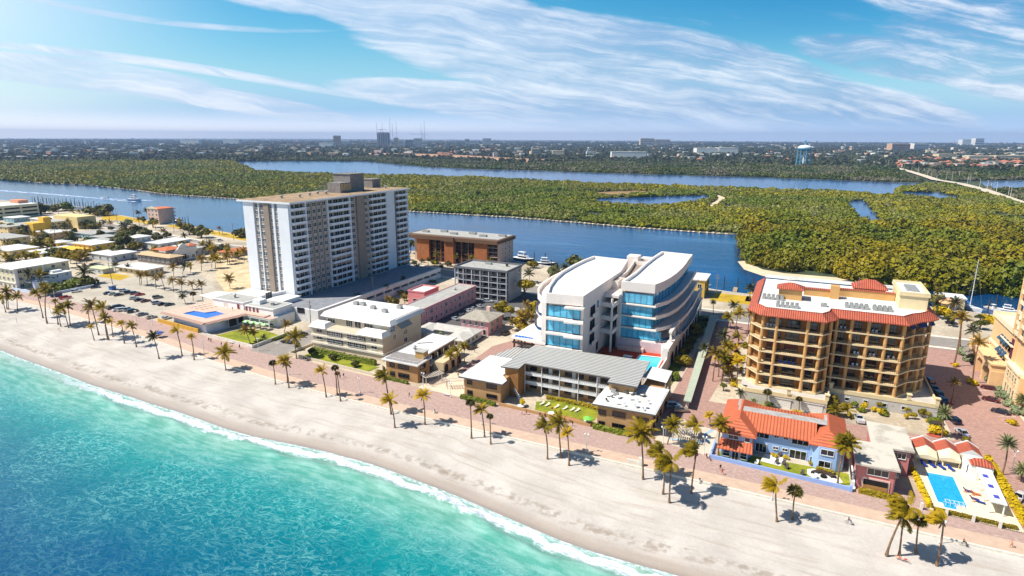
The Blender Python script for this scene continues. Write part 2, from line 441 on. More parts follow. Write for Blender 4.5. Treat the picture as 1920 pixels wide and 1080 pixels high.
def beachgrid():
 mb=MB();mb.smooth=True;ks=[-.3,-.1]+dense(0,1,24);n=len(ks);uvs=[]
 for x in XS:
  for k in ks:
   p=beachpt(x,k);h=0 if k<.1 else .10*math.sin(x*.31+k*17)*math.sin(k*9+x*.13)*min(1,k*3)*(1-k)*2
   mb.v.append((p[0],p[1],p[2]+h));uvs.append((x,(interp(PROM,x)-interp(SHORE,x))*k))
 for i in range(len(XS)-1):
  for j in range(n-1):mb.face((i*n+j,(i+1)*n+j,(i+1)*n+j+1,i*n+j+1))
 o=mb.build('beach',m);l=o.data.uv_layers.new(name='shore')
 for lo in o.data.loops:l.data[lo.index].uv=uvs[lo.vertex_index]
 return tag(o,kind='structure')
beachgrid()
# --- waterway and lagoons
def watermat(name,rgb,rough,wscale,strength,dark=None):
 m,nt,b=newmat(name);P=position(nt);ps=sep(P)
 v=comb(nt,ps[0]*.55,ps[1],0.)
 big=noise(v,.012,4.);c=lin(rgb)
 col=mixc(nt,big.step(.35,.65),tuple(q*.62 for q in c),c)
 lanes=noise(comb(nt,ps[0]*.004,ps[1]*.03,0.),1.,4.)
 col=mixc(nt,lanes.step(.55,.75)*.3,col,lin((96,150,196)))
 setin(nt,b,'Base Color',col);b.inputs['Roughness'].default_value=rough;b.inputs['Specular IOR Level'].default_value=.26
 bump(nt,b,noise(v,wscale,5.,.65)+noise(v,wscale*.22,3.)*1.2,strength,.5)
 return m
wm=watermat('waterway_water',(6,72,124),.09,.42,.3)
NEAR=[(-1700,520),(-839,428),(-676,409),(-634,404),(-522,381),(-429,366),(-248,366),(-171,365),(-142,360),(-100,352),(-46,343),(-31,339.5),(-18,338),(30,347),(67,351),(95,345),(400,335)]
RIP=[(-2200,700),(-1378,656),(-1217,647),(-1098,654),(-926,622),(-833,598),(-673,593),(-396,580),(-335,582),(-274,584),(-199,577),(-138,567),(-88,565),(-44,566),(-37,530),(-34,484),(-33,435),(-16,402),(-1,396),(25,401),(44,398),(75,400),(98,403),(113,402),(400,392)]
w=MB();poly=[(x,y-6) for x,y in NEAR]+[(x,y+2) for x,y in RIP[::-1]]
struct('waterway',flat(poly,-1.62),wm)
lag=GP([(443,303),(560,302),(690,303),(740,308),(800,313),(900,318),(1000,320),(1100,324),(1280,329),(1440,333),(1560,338),(1640,341),(1735,344),(1690,352),(1675,363),(1650,367),(1600,361),(1440,355),(1240,348),(1100,343),(960,336),(860,331),(720,328),(600,326),(480,320)],-1.6)
lm=watermat('lagoon_water',(34,84,150),.12,.2,.25)
POND=[GP(p,-1.6) for p in([(1080,378),(1110,373),(1200,370),(1330,366),(1340,372),(1310,381),(1240,388),(1150,385)],[(1586,377),(1624,375),(1632,390),(1652,405),(1658,421),(1612,420),(1600,402),(1590,391)],[(1685,360),(1760,361),(1812,372),(1780,376),(1700,370)],[(1838,340),(1990,338),(1990,358),(1850,352)],[(1355,384),(1372,384),(1372,391),(1357,391)])]
struct('lagoon',flat(lag,-1.6),lm)
for p in POND:struct('pond',flat(p,-1.6),lm)
# --- barrier island: one raised sheet with a seawall edge
m,nt,b=newmat('island_ground');P=position(nt)
n1=noise(P,.05,5.);n2=noise(P,.7,4.)
col=mixc(nt,(n1*.6+n2*.4).step(.4,.6),lin((176,160,138)),lin((206,192,168)))
col=mixc(nt,noise(P,.03,3.).step(.52,.66)*n2 .step(.35,.6)*.7,col,lin((128,122,112)))
setin(nt,b,'Base Color',col);b.inputs['Roughness'].default_value=.9
isl=MB();isl.prism([(x,y) for x,y in PROM]+[(x,y) for x,y in NEAR[::-1]],-1.9,0.);struct('island_ground',isl,m)
# --- promenade: pale path by the wall, brick behind
def pavers(name,a,b_,c_,scale=1.2):
 m,nt,b=newmat(name);P=position(nt)
 br=nt.nodes.new('ShaderNodeTexBrick');nt.links.new(P.k,br.inputs['Vector']);br.inputs['Scale'].default_value=scale
 br.inputs['Color1'].default_value=rgbv(lin(a));br.inputs['Color2'].default_value=rgbv(lin(b_));br.inputs['Mortar'].default_value=rgbv(lin(tuple(v*.8 for v in a)))
 br.inputs['Mortar Size'].default_value=.03;br.inputs['Bias'].default_value=0.;br.inputs['Brick Width'].default_value=.9;br.inputs['Row Height'].default_value=.45
 col=mixc(nt,noise(P,1.1,4.,.7).step(.45,.72)*.55,E_(nt,br.outputs[0]),lin(c_))
 col=mixc(nt,noise(P,.12,4.).step(.4,.65)*.3,col,lin(a))
 setin(nt,b,'Base Color',col);b.inputs['Roughness'].default_value=.85
 return m
pav=pavers('promenade_brick',(186,156,144),(172,140,130),(206,188,176));pav2=pavers('street_brick',(180,142,128),(162,124,114),(200,170,156),.9)
XP=[x for x,_ in PROM if-900<=x<=400]
xs=dense(-420,130,110)
sand_path=mat('path_concrete',(204,176,154),.9,.1,.5)
struct('path',ribbon([(x,interp(PROM,x)) for x in xs],(5.2,0.),.012),sand_path)
struct('promenade',ribbon([(x,interp(PROM,x)+5.2) for x in xs],(13.3,0.),.016),pav)
wallm=mat('seawall_concrete',(222,214,200),.85,.12,.8)
sw=MB()
pp=[(x,interp(PROM,x)) for x in xs]
for i in range(len(pp)-1):
 (x0,y0),(x1,y1)=pp[i],pp[i+1]
 sw.add([(x0,y0-.55,-.6),(x1,y1-.55,-.6),(x1,y1-.02,-.6),(x0,y0-.02,-.6),(x0,y0-.55,.42),(x1,y1-.55,.42),(x1,y1-.02,.42),(x0,y0-.02,.42)],[(4,5,6,7),(0,1,5,4),(2,3,7,6)])
tag(sw.build('beach_wall',wallm),'low pale concrete wall dividing the sand from the promenade','wall')
# --- streets
asph=mat('asphalt_worn',(150,142,134),.9,.12,.3);asph2=mat('asphalt_dark',(96,94,94),.9,.15,.3);lotm=mat('lot_concrete',(188,178,162),.9,.14,.12)
paint=mat('road_paint',(232,230,222),.7,.06)
A1A=[(-900,402),(-700,372),(-560,349),(-470,330),(-400,318),(-300,316),(-217,317),(-180,310),(-120,297),(-40,290),(40,288),(160,290),(400,296)]
A1S=[]
for i in range(len(A1A)-1):
 for k in range(4):t=k/4;A1S.append((A1A[i][0]*(1-t)+A1A[i+1][0]*t,A1A[i][1]*(1-t)+A1A[i+1][1]*t))
A1S.append(A1A[-1])
struct('road',ribbon(A1S,13.,.02),asph)
struct('pavement',ribbon([(x,y-8.2) for x,y in A1S],2.6,.14),wallm);
struct('pavement',ribbon([(x,y+8.2) for x,y in A1S],2.6,.14),wallm)
dash=MB()
for i in range(len(A1S)-1):
 (x0,y0),(x1,y1)=A1S[i],A1S[i+1];Ld=math.dist((x0,y0),(x1,y1));n=max(1,int(Ld/9))
 if x0<-560 or x1>170:continue
 for k in range(n):
  for off in(-3.2,3.2):
   t0,t1=k/n,k/n+3./Ld;tx,ty=(x1-x0),(y1-y0);nx,ny=-ty/Ld,tx/Ld
   a=(x0+tx*t0+nx*off,y0+ty*t0+ny*off);b2=(x0+tx*t1+nx*off,y0+ty*t1+ny*off)
   dash.quad((a[0]-nx*.08,a[1]-ny*.08,.03),(b2[0]-nx*.08,b2[1]-ny*.08,.03),(b2[0]+nx*.08,b2[1]+ny*.08,.03),(a[0]+nx*.08,a[1]+ny*.08,.03))
struct('road_markings',dash,paint)
struct('street',flat([(-31,172),(-20.5,172),(-12.5,282),(-29.5,282)],.024),pav2)
struct('street',flat([(-34,170.5),(36,162),(46,167),(46,190),(8,189),(-34,187)],.02),pav2)
struct('street',flat([(46.5,148),(66,148),(66,282),(43,282)],.024),pav2)
struct('street',flat([(-102,158),(-91.5,158),(-91.5,200),(-80,232),(-92,232),(-104,205)],.024),pav2)
struct('street',flat([(-186,160),(-169,160),(-166,205),(-172,215),(-184,200)],.024),asph)
struct('street',flat([(-166,193),(-136,196),(-112,203),(-112,285),(-150,298),(-166,300)],.018),asph2)
struct('parking_lot',flat([(-352,176),(-300,173),(-250,170),(-216,165),(-214,180),(-246,200),(-300,236),(-372,262),(-420,262),(-380,215),(-352,200)],.02),lotm)
sandlot=mat('sandy_lot',(214,196,160),.95,.14,.15,rgb2=(188,162,122))
struct('sand_lot',flat([(-372,300),(-300,240),(-244,204),(-242,300),(-300,305)],.016),sandlot)
struct('street',flat([(-470,258),(-372,262),(-372,312),(-384,314),(-400,275),(-470,272)],.022),asph)
m,nt,b=newmat('lawn_grass');P=position(nt);n1=noise(P,.25,4.);n2=noise(P,3.,3.)
setin(nt,b,'Base Color',mixc(nt,(n1*.6+n2*.4).step(.35,.65),lin((104,118,22)),lin((160,158,30))));b.inputs['Roughness'].default_value=.95;bump(nt,b,n2,.5,.08);lawn=m
m,nt,b=newmat('dry_grass');P=position(nt);n1=noise(P,.12,4.);n2=noise(P,2.,3.)
setin(nt,b,'Base Color',mixc(nt,(n1*.6+n2*.4).step(.35,.65),lin((176,142,22)),lin((206,172,40))));b.inputs['Roughness'].default_value=.95;dryg=m
m,nt,b=newmat('dark_grass');P=position(nt);n1=noise(P,.25,4.);n2=noise(P,3.,3.)
setin(nt,b,'Base Color',mixc(nt,(n1*.6+n2*.4).step(.35,.65),lin((60,92,20)),lin((112,132,26))));b.inputs['Roughness'].default_value=.95;dgr=m
def lawn_(poly,mt=None,z=.05,lab=None):return tag(flat(poly,z).build('lawn',mt or lawn),kind='structure')
lawn_([(-213,166),(-187,163.6),(-185.5,178),(-200,181),(-211,178)])
lawn_([(-163,163),(-131,160),(-130,167),(-163,171)])
lawn_([(-66,158.3),(-47.6,157.2),(-47.6,168),(-62,168.5),(-68,164)])
lawn_([(-13,152.3),(18.5,150.5),(20,158),(14,158),(-12,157)])
lawn_([(-36,190),(-32.4,190),(-32.2,286),(-38.5,286),(-36.5,215)],dgr)
lawn_(GP([(1340,549),(1408,556),(1408,572),(1330,563)]),dryg)
lawn_([(-20,322),(60,330),(60,336),(-20,334)],dryg)
lawn_(GP([(330,419),(440,438),(462,443),(462,452),(400,440),(310,424)]),dryg)
lawn_(GP([(193,404),(226,404),(290,416),(280,420),(235,414),(190,412)]),dryg)
lawn_(GP([(181,517),(205,511),(247,518),(224,526)]),dryg)
lawn_([(-11.5,188.5),(0,187.2),(0,194),(-9,196)],lawn)
CW=GP([(1990,402),(1920,382),(1880,368),(1840,354),(1800,344),(1775,340)],1.)+GP([(1755,337),(1735,330),(1712,323),(1690,317),(1665,311),(1640,304),(1620,300)],1.)
cwm=mat('causeway_concrete',(214,200,176),.9,.1,.02)
struct('causeway',ribbon([(x,y,1.2) for x,y in CW],17.,1.2),cwm)
sandm=mat('pale_sand',(222,200,166),.95,.12,.08)
struct('sand_spit',flat(GP([(1383,490),(1396,489),(1430,505),(1470,512),(1520,516),(1568,520),(1590,525),(1570,527),(1480,525),(1430,517),(1395,505)],-1.5),-1.55),sandm)
struct('sand_track',ribbon(GP([(1331,392),(1336,386),(1344,380),(1352,375),(1353,370),(1342,366)],-1.5),9.,-1.5),sandm)
struct('sand_patch',flat(GP([(1085,362),(1190,357),(1240,360),(1180,366)],-1.5),-1.5),mat('dry_marsh',(150,122,82),.95,.2,.03))
redm=mat('bare_earth',(196,150,116),.95,.2,.004,rgb2=(150,120,96))
struct('bare_earth',flat(GP([(600,290),(700,291),(830,297),(960,304),(1060,304),(1060,300),(960,296),(830,289),(700,287)],-1.5),-1.5),redm)
hzb=MB();hzb.box(-20500,20500,-20500,20500,-3.,236.)
hm=bpy.data.materials.new('haze_air');hm.use_nodes=True;hn=hm.node_tree;hn.nodes.remove(hn.nodes['Principled BSDF'])
pv=hn.nodes.new('ShaderNodeVolumePrincipled');pv.inputs['Density'].default_value=6.5e-5;pv.inputs['Color'].default_value=(.46,.64,1.,1.);pv.inputs['Anisotropy'].default_value=.1
hn.links.new(pv.outputs[0],hn.nodes['Material Output'].inputs['Volume'])
HAZE=tag(hzb.build('haze',hm),kind='stuff')
# ================================================================ buildings
white=mat('white_stucco',(238,238,236),.7,.05,.5);offw=mat('off_white_stucco',(226,220,208),.8,.08,.4)
rooft=mat('roof_membrane_white',(236,236,234),.7,.04,.1,rgb2=(204,202,196));roofg=mat('roof_gravel_grey',(176,174,168),.95,.14,.4);rooftan=mat('roof_tan_tar',(176,150,120),.95,.2,.25,rgb2=(126,106,86))
glassd=glass('window_glass_dark',(26,30,36));glassb=glass('window_glass_blue',(30,96,150),.04,.45);steel=mat('grey_steel',(150,152,156),.5,.1,1.,.6)
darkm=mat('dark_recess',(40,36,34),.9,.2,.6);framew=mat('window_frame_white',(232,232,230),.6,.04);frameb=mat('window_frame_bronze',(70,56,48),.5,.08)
acm=mat('aircon_metal',(170,170,168),.55,.15,2.,.3);railm=mat('white_railing',(236,236,238),.5,.03)
def wl(o):
 x=y=z=0.
 while o is not None:x+=o.location.x;y+=o.location.y;z+=o.location.z;o=o.parent
 return x,y,z
def put(mb,name,mats,parent,label=None):
 """a part given in site coordinates"""
 o=mb.build(name,mats,parent);w=wl(parent);o.location=(-w[0],-w[1],-w[2])
 if label:o['label']=label
 return o
def pbox(parent,name,m,*b,**k):return put(MB().box(*b),name,m,parent,**k)
def winmesh(mb,axis,pl,a0,a1,z0,z1,cols=2,rows=1,fw=.12,dep=.12,sill=True):
 """frame, bars and pane on a wall plane; axis 'Y-','X+','X-','Y+' is the way the wall faces"""
 s=-1 if axis[1]=='-' else 1
 def bx(a,b,c,d,n0,n1):
  p,q=pl+s*n0,pl+s*n1
  if axis[0]=='Y':mb.box(a,b,p,q,c,d)
  else:mb.box(p,q,a,b,c,d)
 mb.mat(1);bx(a0,a1,z0,z1,-.02,.03)
 mb.mat(0)
 bx(a0-fw,a0,z0-fw,z1+fw,0,dep);bx(a1,a1+fw,z0-fw,z1+fw,0,dep);bx(a0,a1,z1,z1+fw,0,dep);bx(a0,a1,z0-fw,z0,0,dep+(.1 if sill else 0))
 for i in range(1,cols):
  c=a0+(a1-a0)*i/cols;bx(c-fw*.35,c+fw*.35,z0,z1,.02,dep*.8)
 for i in range(1,rows):
  c=z0+(z1-z0)*i/rows;bx(a0,a1,c-fw*.3,c+fw*.3,.02,dep*.75)
 return mb
def win(parent,axis,pl,a0,a1,z0,z1,cols=2,rows=1,fr=None,gl=None,name='window',**k):
 return put(winmesh(MB(),axis,pl,a0,a1,z0,z1,cols,rows,**k),name,[fr or framew,gl or glassd],parent)
def winpx(parent,fn,pl,axis,Z,rects,**k):
 """windows read off a wall: rectangles (x0,y0,x1,y1) in a close-up"""
 for r in rects:
  a0,z1=fn(*Z(r[0],r[1]),pl);a1,z0=fn(*Z(r[2],r[3]),pl)
  a0,a1=min(a0,a1),max(a0,a1)
  if z1-z0<.5:z0,z1=(z0+z1)/2-.5,(z0+z1)/2+.5
  win(parent,axis,pl,a0,a1,z0,z1,**k)
def railing(mb,p0,p1,z,h=1.05,n=None,r=.035):
 x0,y0=p0;x1,y1=p1;Ld=math.dist(p0,p1);n=n or max(2,int(Ld/1.3))
 mb.tube((x0,y0,z+h),(x1,y1,z+h),r,n=4);mb.tube((x0,y0,z+.15),(x1,y1,z+.15),r*.8,n=4)
 for i in range(n+1):
  t=i/n;mb.tube((x0+(x1-x0)*t,y0+(y1-y0)*t,z),(x0+(x1-x0)*t,y0+(y1-y0)*t,z+h),r,n=4)
 return mb
def parapet(mb,x0,x1,y0,y1,z,h=.5,t=.3):
 mb.box(x0,x1,y0,y0+t,z,z+h);mb.box(x0,x1,y1-t,y1,z,z+h);mb.box(x0,x0+t,y0+t,y1-t,z,z+h);mb.box(x1-t,x1,y0+t,y1-t,z,z+h)
 return mb
def aircon(parent,x,y,z,w=1.4,d=1.1,h=.9,name='aircon_unit'):
 mb=MB();mb.box(x-w/2,x+w/2,y-d/2,y+d/2,z+.12,z+h);mb.lathe([(d*.36,0),(d*.36,.12),(d*.1,.16)],(x,y,z+h),8)
 for sx in(-1,1):
  for sy in(-1,1):mb.box(x+sx*w*.42-.06,x+sx*w*.42+.06,y+sy*d*.42-.06,y+sy*d*.42+.06,z,z+.12)
 return put(mb,name,acm,parent)
# ---------------------------------------------------------------- the white apartment tower
T=thing('apartment_tower','tall white apartment tower with rows of white balconies and a tan roof','tower',(-226,259,0))
greige=mat('tower_spandrel',(184,170,158),.8,.08,.6);taupe=mat('taupe_panel',(156,140,126),.8,.1,.4);tw=mat('tower_white',(234,235,238),.65,.04,.2)
m,nt,b=newmat('balcony_fretwork');P=position(nt)
setin(nt,b,'Base Color',mixc(nt,voronoi(P,1.6).step(.18,.3),lin((168,172,182)),lin((240,241,244))));b.inputs['Roughness'].default_value=.7;fret=m
wallb=MB();wallb.box(-240,-212,212,306,.3,50)
for y0,y1 in((212.0,212.6),(221.6,222.6),(237.0,237.7),(253.3,254.4),(285.0,292.9),(305.2,306)):wallb.mat(1).box(-212,-211.45,y0,y1,.3,50)
for y in(226.2,229.6,233.2):wallb.mat(2).box(-212,-211.7,y-.25,y+.25,4,50)
wallb.mat(2).box(-212,-211.0,259,265.3,4,50);wallb.box(-227.3,-224,211.2,212,4,49.6)
wallb.mat(1).box(-240.3,-233.8,211.4,212,.3,50);wallb.box(-218.6,-212,211.4,212,.3,50)
for x0,x1 in((-230.9,-230.3),(-222.0,-220.8)):wallb.box(x0,x1,211.5,212,4,50)
wallb.mat(3).box(-212,-211.9,292.9,294.2,4,50)
put(wallb,'wall',[greige,tw,taupe,darkm],T)
FL=[46.72-3.257*k for k in range(14)]
def balcony(x0,x1,y0,y1,z,face,m=fret):
 """slab with solid front; face is the side that looks out"""
 mb=MB();mb.box(x0,x1,y0,y1,z,z+.2);t=.14
 if face!='X-':mb.box(x1-t,x1,y0,y1,z+.2,z+1.2)
 if face!='X+':mb.box(x0,x0+t,y0,y1,z+.2,z+1.2)
 mb.box(x0+t,x1-t,y0,y0+t,z+.2,z+1.2);mb.box(x0+t,x1-t,y1-t,y1,z+.2,z+1.2)
 return mb
for z in FL:
 for y0,y1,n in((212.6,221.5,3),(237.8,253.2,4),(269.9,284.9,4),(294.4,305.1,3)):
  bo=put(balcony(-212,-210.3,y0,y1,z,'X+'),'balcony',fret,T)
  q=MB()
  for i in range(n):
   w_=(y1-y0)/n;winmesh(q,'X+',-212,y0+w_*i+.25,y0+w_*(i+1)-(.25 if i%2 else .9),z+.25,z+2.75,2,1,.1,.08,False)
  put(q,'balcony_door',[framew,glassd],bo)
 put(balcony(-241.7,-240,213.5,220.5,z,'X-'),'balcony',fret,T)
cnt=0;rest=MB()
for z in FL:
 for a0,a1 in((-233.2,-231.2),(-230.0,-228.0),(-223.6,-222.3),(-220.5,-218.8)):
  win(T,'Y-',212,a0,a1,z+.9,z+2.45,2,2);cnt+=1
for z in FL:
 for a0,a1 in((223.1,225.5),(226.9,229.0),(230.4,232.4),(234.0,236.2),(255.2,257.8),(266.2,268.6)):
  if cnt<100:win(T,'X+',-212,a0,a1,z+.8,z+2.45,2,2);cnt+=1
  else:winmesh(rest,'X+',-212,a0,a1,z+.8,z+2.45,2,2)
o=put(rest,'window',[framew,glassd],T);o['kind']='stuff'
ro=MB();ro.mat(0).box(-243.6,-210,210.6,307.2,50,50.75);ro.mat(1).box(-243,-210.6,211.2,306.6,50.75,50.9);rf=put(ro,'roof',[tw,rooftan],T)
conc=mat('weathered_concrete',(138,132,128),.9,.22,.6)
ph=MB();ph.box(-234,-222.4,268.5,280,50.9,60.2);ph.box(-234.4,-222,268.1,280.4,60.2,60.5)
for i in range(6):ph.tube((-233+i*2,274,60.5),(-233+i*2,274,61.3+(i%3)*.5),.12,n=5)
put(ph,'elevator_house',conc,rf)
lo=MB();lo.box(-230.5,-221.9,259.5,268.5,50.9,56.2)
lo.mat(1)
for i in range(4):lo.box(-221.9,-221.75,260.0+i*2.1,261.8+i*2.1,52,55.6)
put(lo,'machine_room',[conc,mat('tan_louver',(196,166,124),.8,.1,.5)],rf)
put(MB().box(-237,-229,296,303.5,50.9,55.6).box(-237.3,-228.7,295.7,303.8,55.6,55.9),'stair_house',conc,rf)
fr_=MB()
for i in range(5):fr_.tube((-238.5+(i%3)*2.2,262+(i//3)*3,50.9),(-238.5+(i%3)*2.2,262+(i//3)*3,55+(i%2)*1.2),.12,n=4)
fr_.tube((-238.5,262,54),(-234.1,262,54),.1,n=4);fr_.tube((-238.5,262,52.6),(-234.1,265,52.6),.1,n=4);fr_.box(-238.6,-234.2,261.5,265.4,50.9,51.3)
put(fr_,'antenna_frame',steel,rf)
for x,y in((-229,225),(-225,233),(-227,242),(-229,250),(-225,252),(-233,287),(-221,298)):
 put(MB().lathe([(.5,0),(.5,.9),(.95,1.0),(.95,1.3),(.3,1.6)],(x,y,50.9),8),'roof_vent',acm,rf)
Pd=thing('parking_podium','long low white parking podium at the foot of the tower','podium',(-213,250,0))
pm=mat('podium_white',(222,220,218),.8,.1,.4);deckm=mat('podium_deck_grey',(140,142,148),.9,.15,.3)
pb=MB();pb.mat(0).box(-241,-186,198,300,0,2.6);pb.box(-241,-186,198,222,2.6,4.0);pb.box(-241,-187.5,198,300,4.0,5.3);pb.box(-187.5,-186,198,300,4.0,6.0)
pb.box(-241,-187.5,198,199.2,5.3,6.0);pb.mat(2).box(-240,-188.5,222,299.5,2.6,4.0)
for i in range(11):pb.mat(0).box(-187.4,-186.2,224+i*7.2,224.8+i*7.2,2.6,4.0)
pb.mat(1).box(-211.9,-187.6,199.3,299.9,5.3,5.42);pb.box(-240.9,-211.9,199.3,211.1,5.3,5.42)
put(pb,'wall',[pm,deckm,darkm],Pd)
winpx(Pd,FX,198,'Y-',zoom(430,500,.25),[(510,305,565,350)],cols=4,fr=frameb)
# ---------------------------------------------------------------- white dining pavilion and raised pool terrace at the promenade
pinkdeck=mat('pink_deck',(222,182,164),.85,.1,.6)
PT=thing('pool_terrace','raised beachfront pool terrace with pink deck over white walls','pool terrace',(-231,180,0))
stm=mat('terrace_wall',(222,224,236),.8,.06,.5)
dk=[(-249.3,170.4),(-218,166.6),(-214,184),(-203,184),(-203,197),(-246,197)]
ptw=MB();ptw.prism([(-243.5,171.2),(-219,167.6),(-215,184.6),(-215,196),(-243.5,196)],0,4.5,top=False);put(ptw,'wall',stm,PT)
pool=[(-238.5,171.8),(-237.5,177.2),(-230.8,177.3),(-228.6,181.0),(-221.6,179.8),(-222.8,171.0)]
def holed(mb,outer,inner,z):
 """flat face with a hole, joined by the nearest pair"""
 bm=bmesh.new();es=[]
 for poly in(outer,inner):
  vs=[bm.verts.new((p[0],p[1],z)) for p in poly]
  es+=[bm.edges.new((vs[i],vs[(i+1)%len(vs)])) for i in range(len(vs))]
 bmesh.ops.triangle_fill(bm,use_beauty=True,use_dissolve=False,edges=es)
 bm.verts.ensure_lookup_table();idx={v:i for i,v in enumerate(bm.verts)}
 mb.add([v.co[:] for v in bm.verts],[[idx[v] for v in f.verts] for f in bm.faces]);bm.free();return mb
dkm=MB();holed(dkm,dk,pool,5.0);dkm.prism(dk,4.45,5.0,top=False,bottom=False);put(dkm,'deck',pinkdeck,PT)
tilet=stripes('terrace_tile_edge',(196,160,140),(150,116,104),'X',.9,.8)
ed=MB()
for i in range(3):
 (x0,y0),(x1,y1)=dk[i-1 if i else 5],dk[i]
 if i==0:continue
 L_=math.dist((x0,y0),(x1,y1));nx,ny=(y1-y0)/L_,-(x1-x0)/L_
 ed.add([(x0,y0,5.04),(x1,y1,5.04),(x1+nx*1.5,y1+ny*1.5,4.5),(x0+nx*1.5,y0+ny*1.5,4.5),(x0,y0,4.4),(x1,y1,4.4)],[(0,3,2,1),(3,4,5,2)])
put(ed,'eaves',tilet,PT)
def poolwater(name,rgb):
 m,nt,b=newmat(name);P=position(nt);c=lin(rgb);n=voronoi(P,.9,'DISTANCE_TO_EDGE').step(.14,0.)
 setin(nt,b,'Base Color',mixc(nt,n*.3,c,tuple(min(1.,q*1.5+.05) for q in c)));b.inputs['Roughness'].default_value=.08;bump(nt,b,noise(P,1.4,3.),.3,.1);return m
pwb=poolwater('pool_water_blue',(0,104,208));pwa=poolwater('pool_water_aqua',(70,200,226));pwc=poolwater('pool_water_cyan',(40,164,216))
put(flat(pool,4.82),'pool_water',pwb,PT)
cop=MB()
for i in range(len(pool)):
 (x0,y0),(x1,y1)=pool[i],pool[(i+1)%len(pool)];cop.tube((x0,y0,5.02),(x1,y1,5.02),.16,n=4)
put(cop,'pool_coping',mat('pool_coping',(216,206,200),.7,.05),PT)
winpx(PT,SX,-215,'X+',zoom(200,480,280/1890.),[(1540,800,1650,870),(1660,780,1730,830)],cols=1,fr=stm,gl=darkm,name='doorway')
yw=MB();yw.prism([(-252,169.4),(-222.4,166.2),(-222.4,166.8),(-252,170)],0,1.7)
tag(yw.build('garden_wall',mat('ochre_wall',(206,160,62),.85,.12,.7)),'ochre garden wall in front of the pool terrace','wall')
DP=thing('dining_pavilion','white flat roofed dining pavilion behind the green umbrellas','pavilion',(-209,190,0))
db=MB();db.mat(0).box(-217,-201,187.2,198,0,7.4);db.box(-218,-199,183.6,187.2,3.6,4.3);db.box(-201,-199,187.2,197.5,0,4.3)
for x in(-216.5,-211.5,-206,-200.5):db.box(x-.2,x+.2,183.8,184.2,0,3.6)
put(db,'wall',white,DP)
db=MB();db.mat(0).box(-217.4,-200.6,186.8,198.4,7.4,7.7);db.mat(1).box(-216.8,-201.2,187.4,197.8,7.7,7.75);put(db,'roof',[white,roofg],DP)
put(MB().box(-218.2,-198.8,183.4,187.2,4.3,4.36),'balcony_floor',pinkdeck,DP)
bl=MB();railing(bl,(-218,183.7),(-199.1,183.7),4.36,.9);put(bl,'railing',railm,DP)
redp=mat('maroon_door',(120,50,52),.6,.1)
winpx(DP,FX,187.2,'Y-',zoom(430,500,.25),[(122,298,140,335),(148,302,165,340),(175,306,195,345),(203,312,222,350)],cols=1,gl=redp,name='door')
winpx(DP,FX,187.2,'Y-',zoom(430,500,.25),[(130,395,330,440)],cols=6)
put(MB().box(-216,-211.6,190,194,7.75,9.6),'stair_house',white,DP)
aircon(DP,-206,192,7.75)
WB=thing('white_annex','white flat roofed annex with grey roof behind the pool terrace','building',(-230,192,0))
put(MB().box(-238,-219,187.5,197.6,5.02,8.2),'wall',white,WB)
ob=MB();ob.mat(0).box(-238.4,-218.6,187.1,198,8.2,8.5);ob.mat(1).box(-237.8,-219.2,187.7,197.4,8.5,8.55);put(ob,'roof',[white,roofg],WB)
winpx(WB,FX,187.5,'Y-',zoom(200,480,280/1890.),[(1485,585,1525,650)],cols=1,gl=offw,name='shutter')
winpx(WB,FX,187.5,'Y-',zoom(200,480,280/1890.),[(1650,605,1690,690)],cols=1,gl=redp,name='door')
put(MB().lathe([(.5,0),(.5,1.4),(.9,1.5),(.2,2.2)],(-229,192,8.5),8),'roof_vent',acm,WB)
CN=thing('canopy','plain white flat canopy on posts beside the sandy lot','canopy',(-251,199,0))
put(MB().prism([(-257.5,195.5),(-246,193.5),(-238.5,197.6),(-243,207),(-256,205)],5.4,5.75,bottom=True),'roof',rooft,CN)
for x,y in((-256.5,196.5),(-246.5,195),(-243.5,206),(-255,204)):put(MB().tube((x,y,0),(x,y,5.4),.18),'post',steel,CN)
pw=MB();pw.box(-256,-246,206.2,206.6,0,2.2);pw.prism([(-246,193.2),(-246,193.6),(-238,197.4),(-238,197)],0,4.6)
tag(pw.build('brick_wall',mat('red_brick_wall',(150,92,84),.9,.15,.8)),'red brick screen wall beside the white canopy','wall')
AP=thing('white_passage','white flat roofed passage building between the annex and the tower','building',(-225,204,0))
put(MB().box(-240,-208,198.2,210.5,0,7.2),'wall',white,AP);put(MB().box(-240.4,-207.6,198.1,210.8,7.2,7.5),'roof',rooft,AP)
put(MB().prism([(-221,198.4),(-219.4,198.4),(-216.5,210.4),(-218.1,210.4)],7.5,9.0),'roof_duct',pm,AP)
winpx(AP,SX,-208,'X+',zoom(430,310,.25),[(270,960,320,990)],cols=3)
# ---------------------------------------------------------------- stepped beige condominium
BC=thing('beige_condominium','stepped beige four storey condominium with white awning roofs above a hedge','condominium',(-148,182,0))
bei=mat('beige_stucco',(208,194,170),.85,.08,.5);beil=mat('pale_beige_stucco',(226,216,200),.85,.07,.5);awn=mat('white_tile_awning',(240,236,228),.7,.05,.8)
bb=MB();bb.box(-165.5,-132.5,172.5,198,0,9.2);bb.box(-162.5,-132.5,177,198,9.2,12.6)
put(bb,'wall',bei,BC)
rr=MB();rr.box(-163.4,-131.8,180.2,198.6,13.6,13.9)
def mansard(mb,x0,x1,y0,y1,z0,z1,ins):
 mb.add([(x0,y0,z0),(x1,y0,z0),(x1,y1,z0),(x0,y1,z0),(x0+ins,y0+ins,z1),(x1-ins,y0+ins,z1),(x1-ins,y1-ins,z1),(x0+ins,y1-ins,z1)],[(0,1,5,4),(1,2,6,5),(2,3,7,6),(3,0,4,7),(4,5,6,7),(3,2,1,0)])
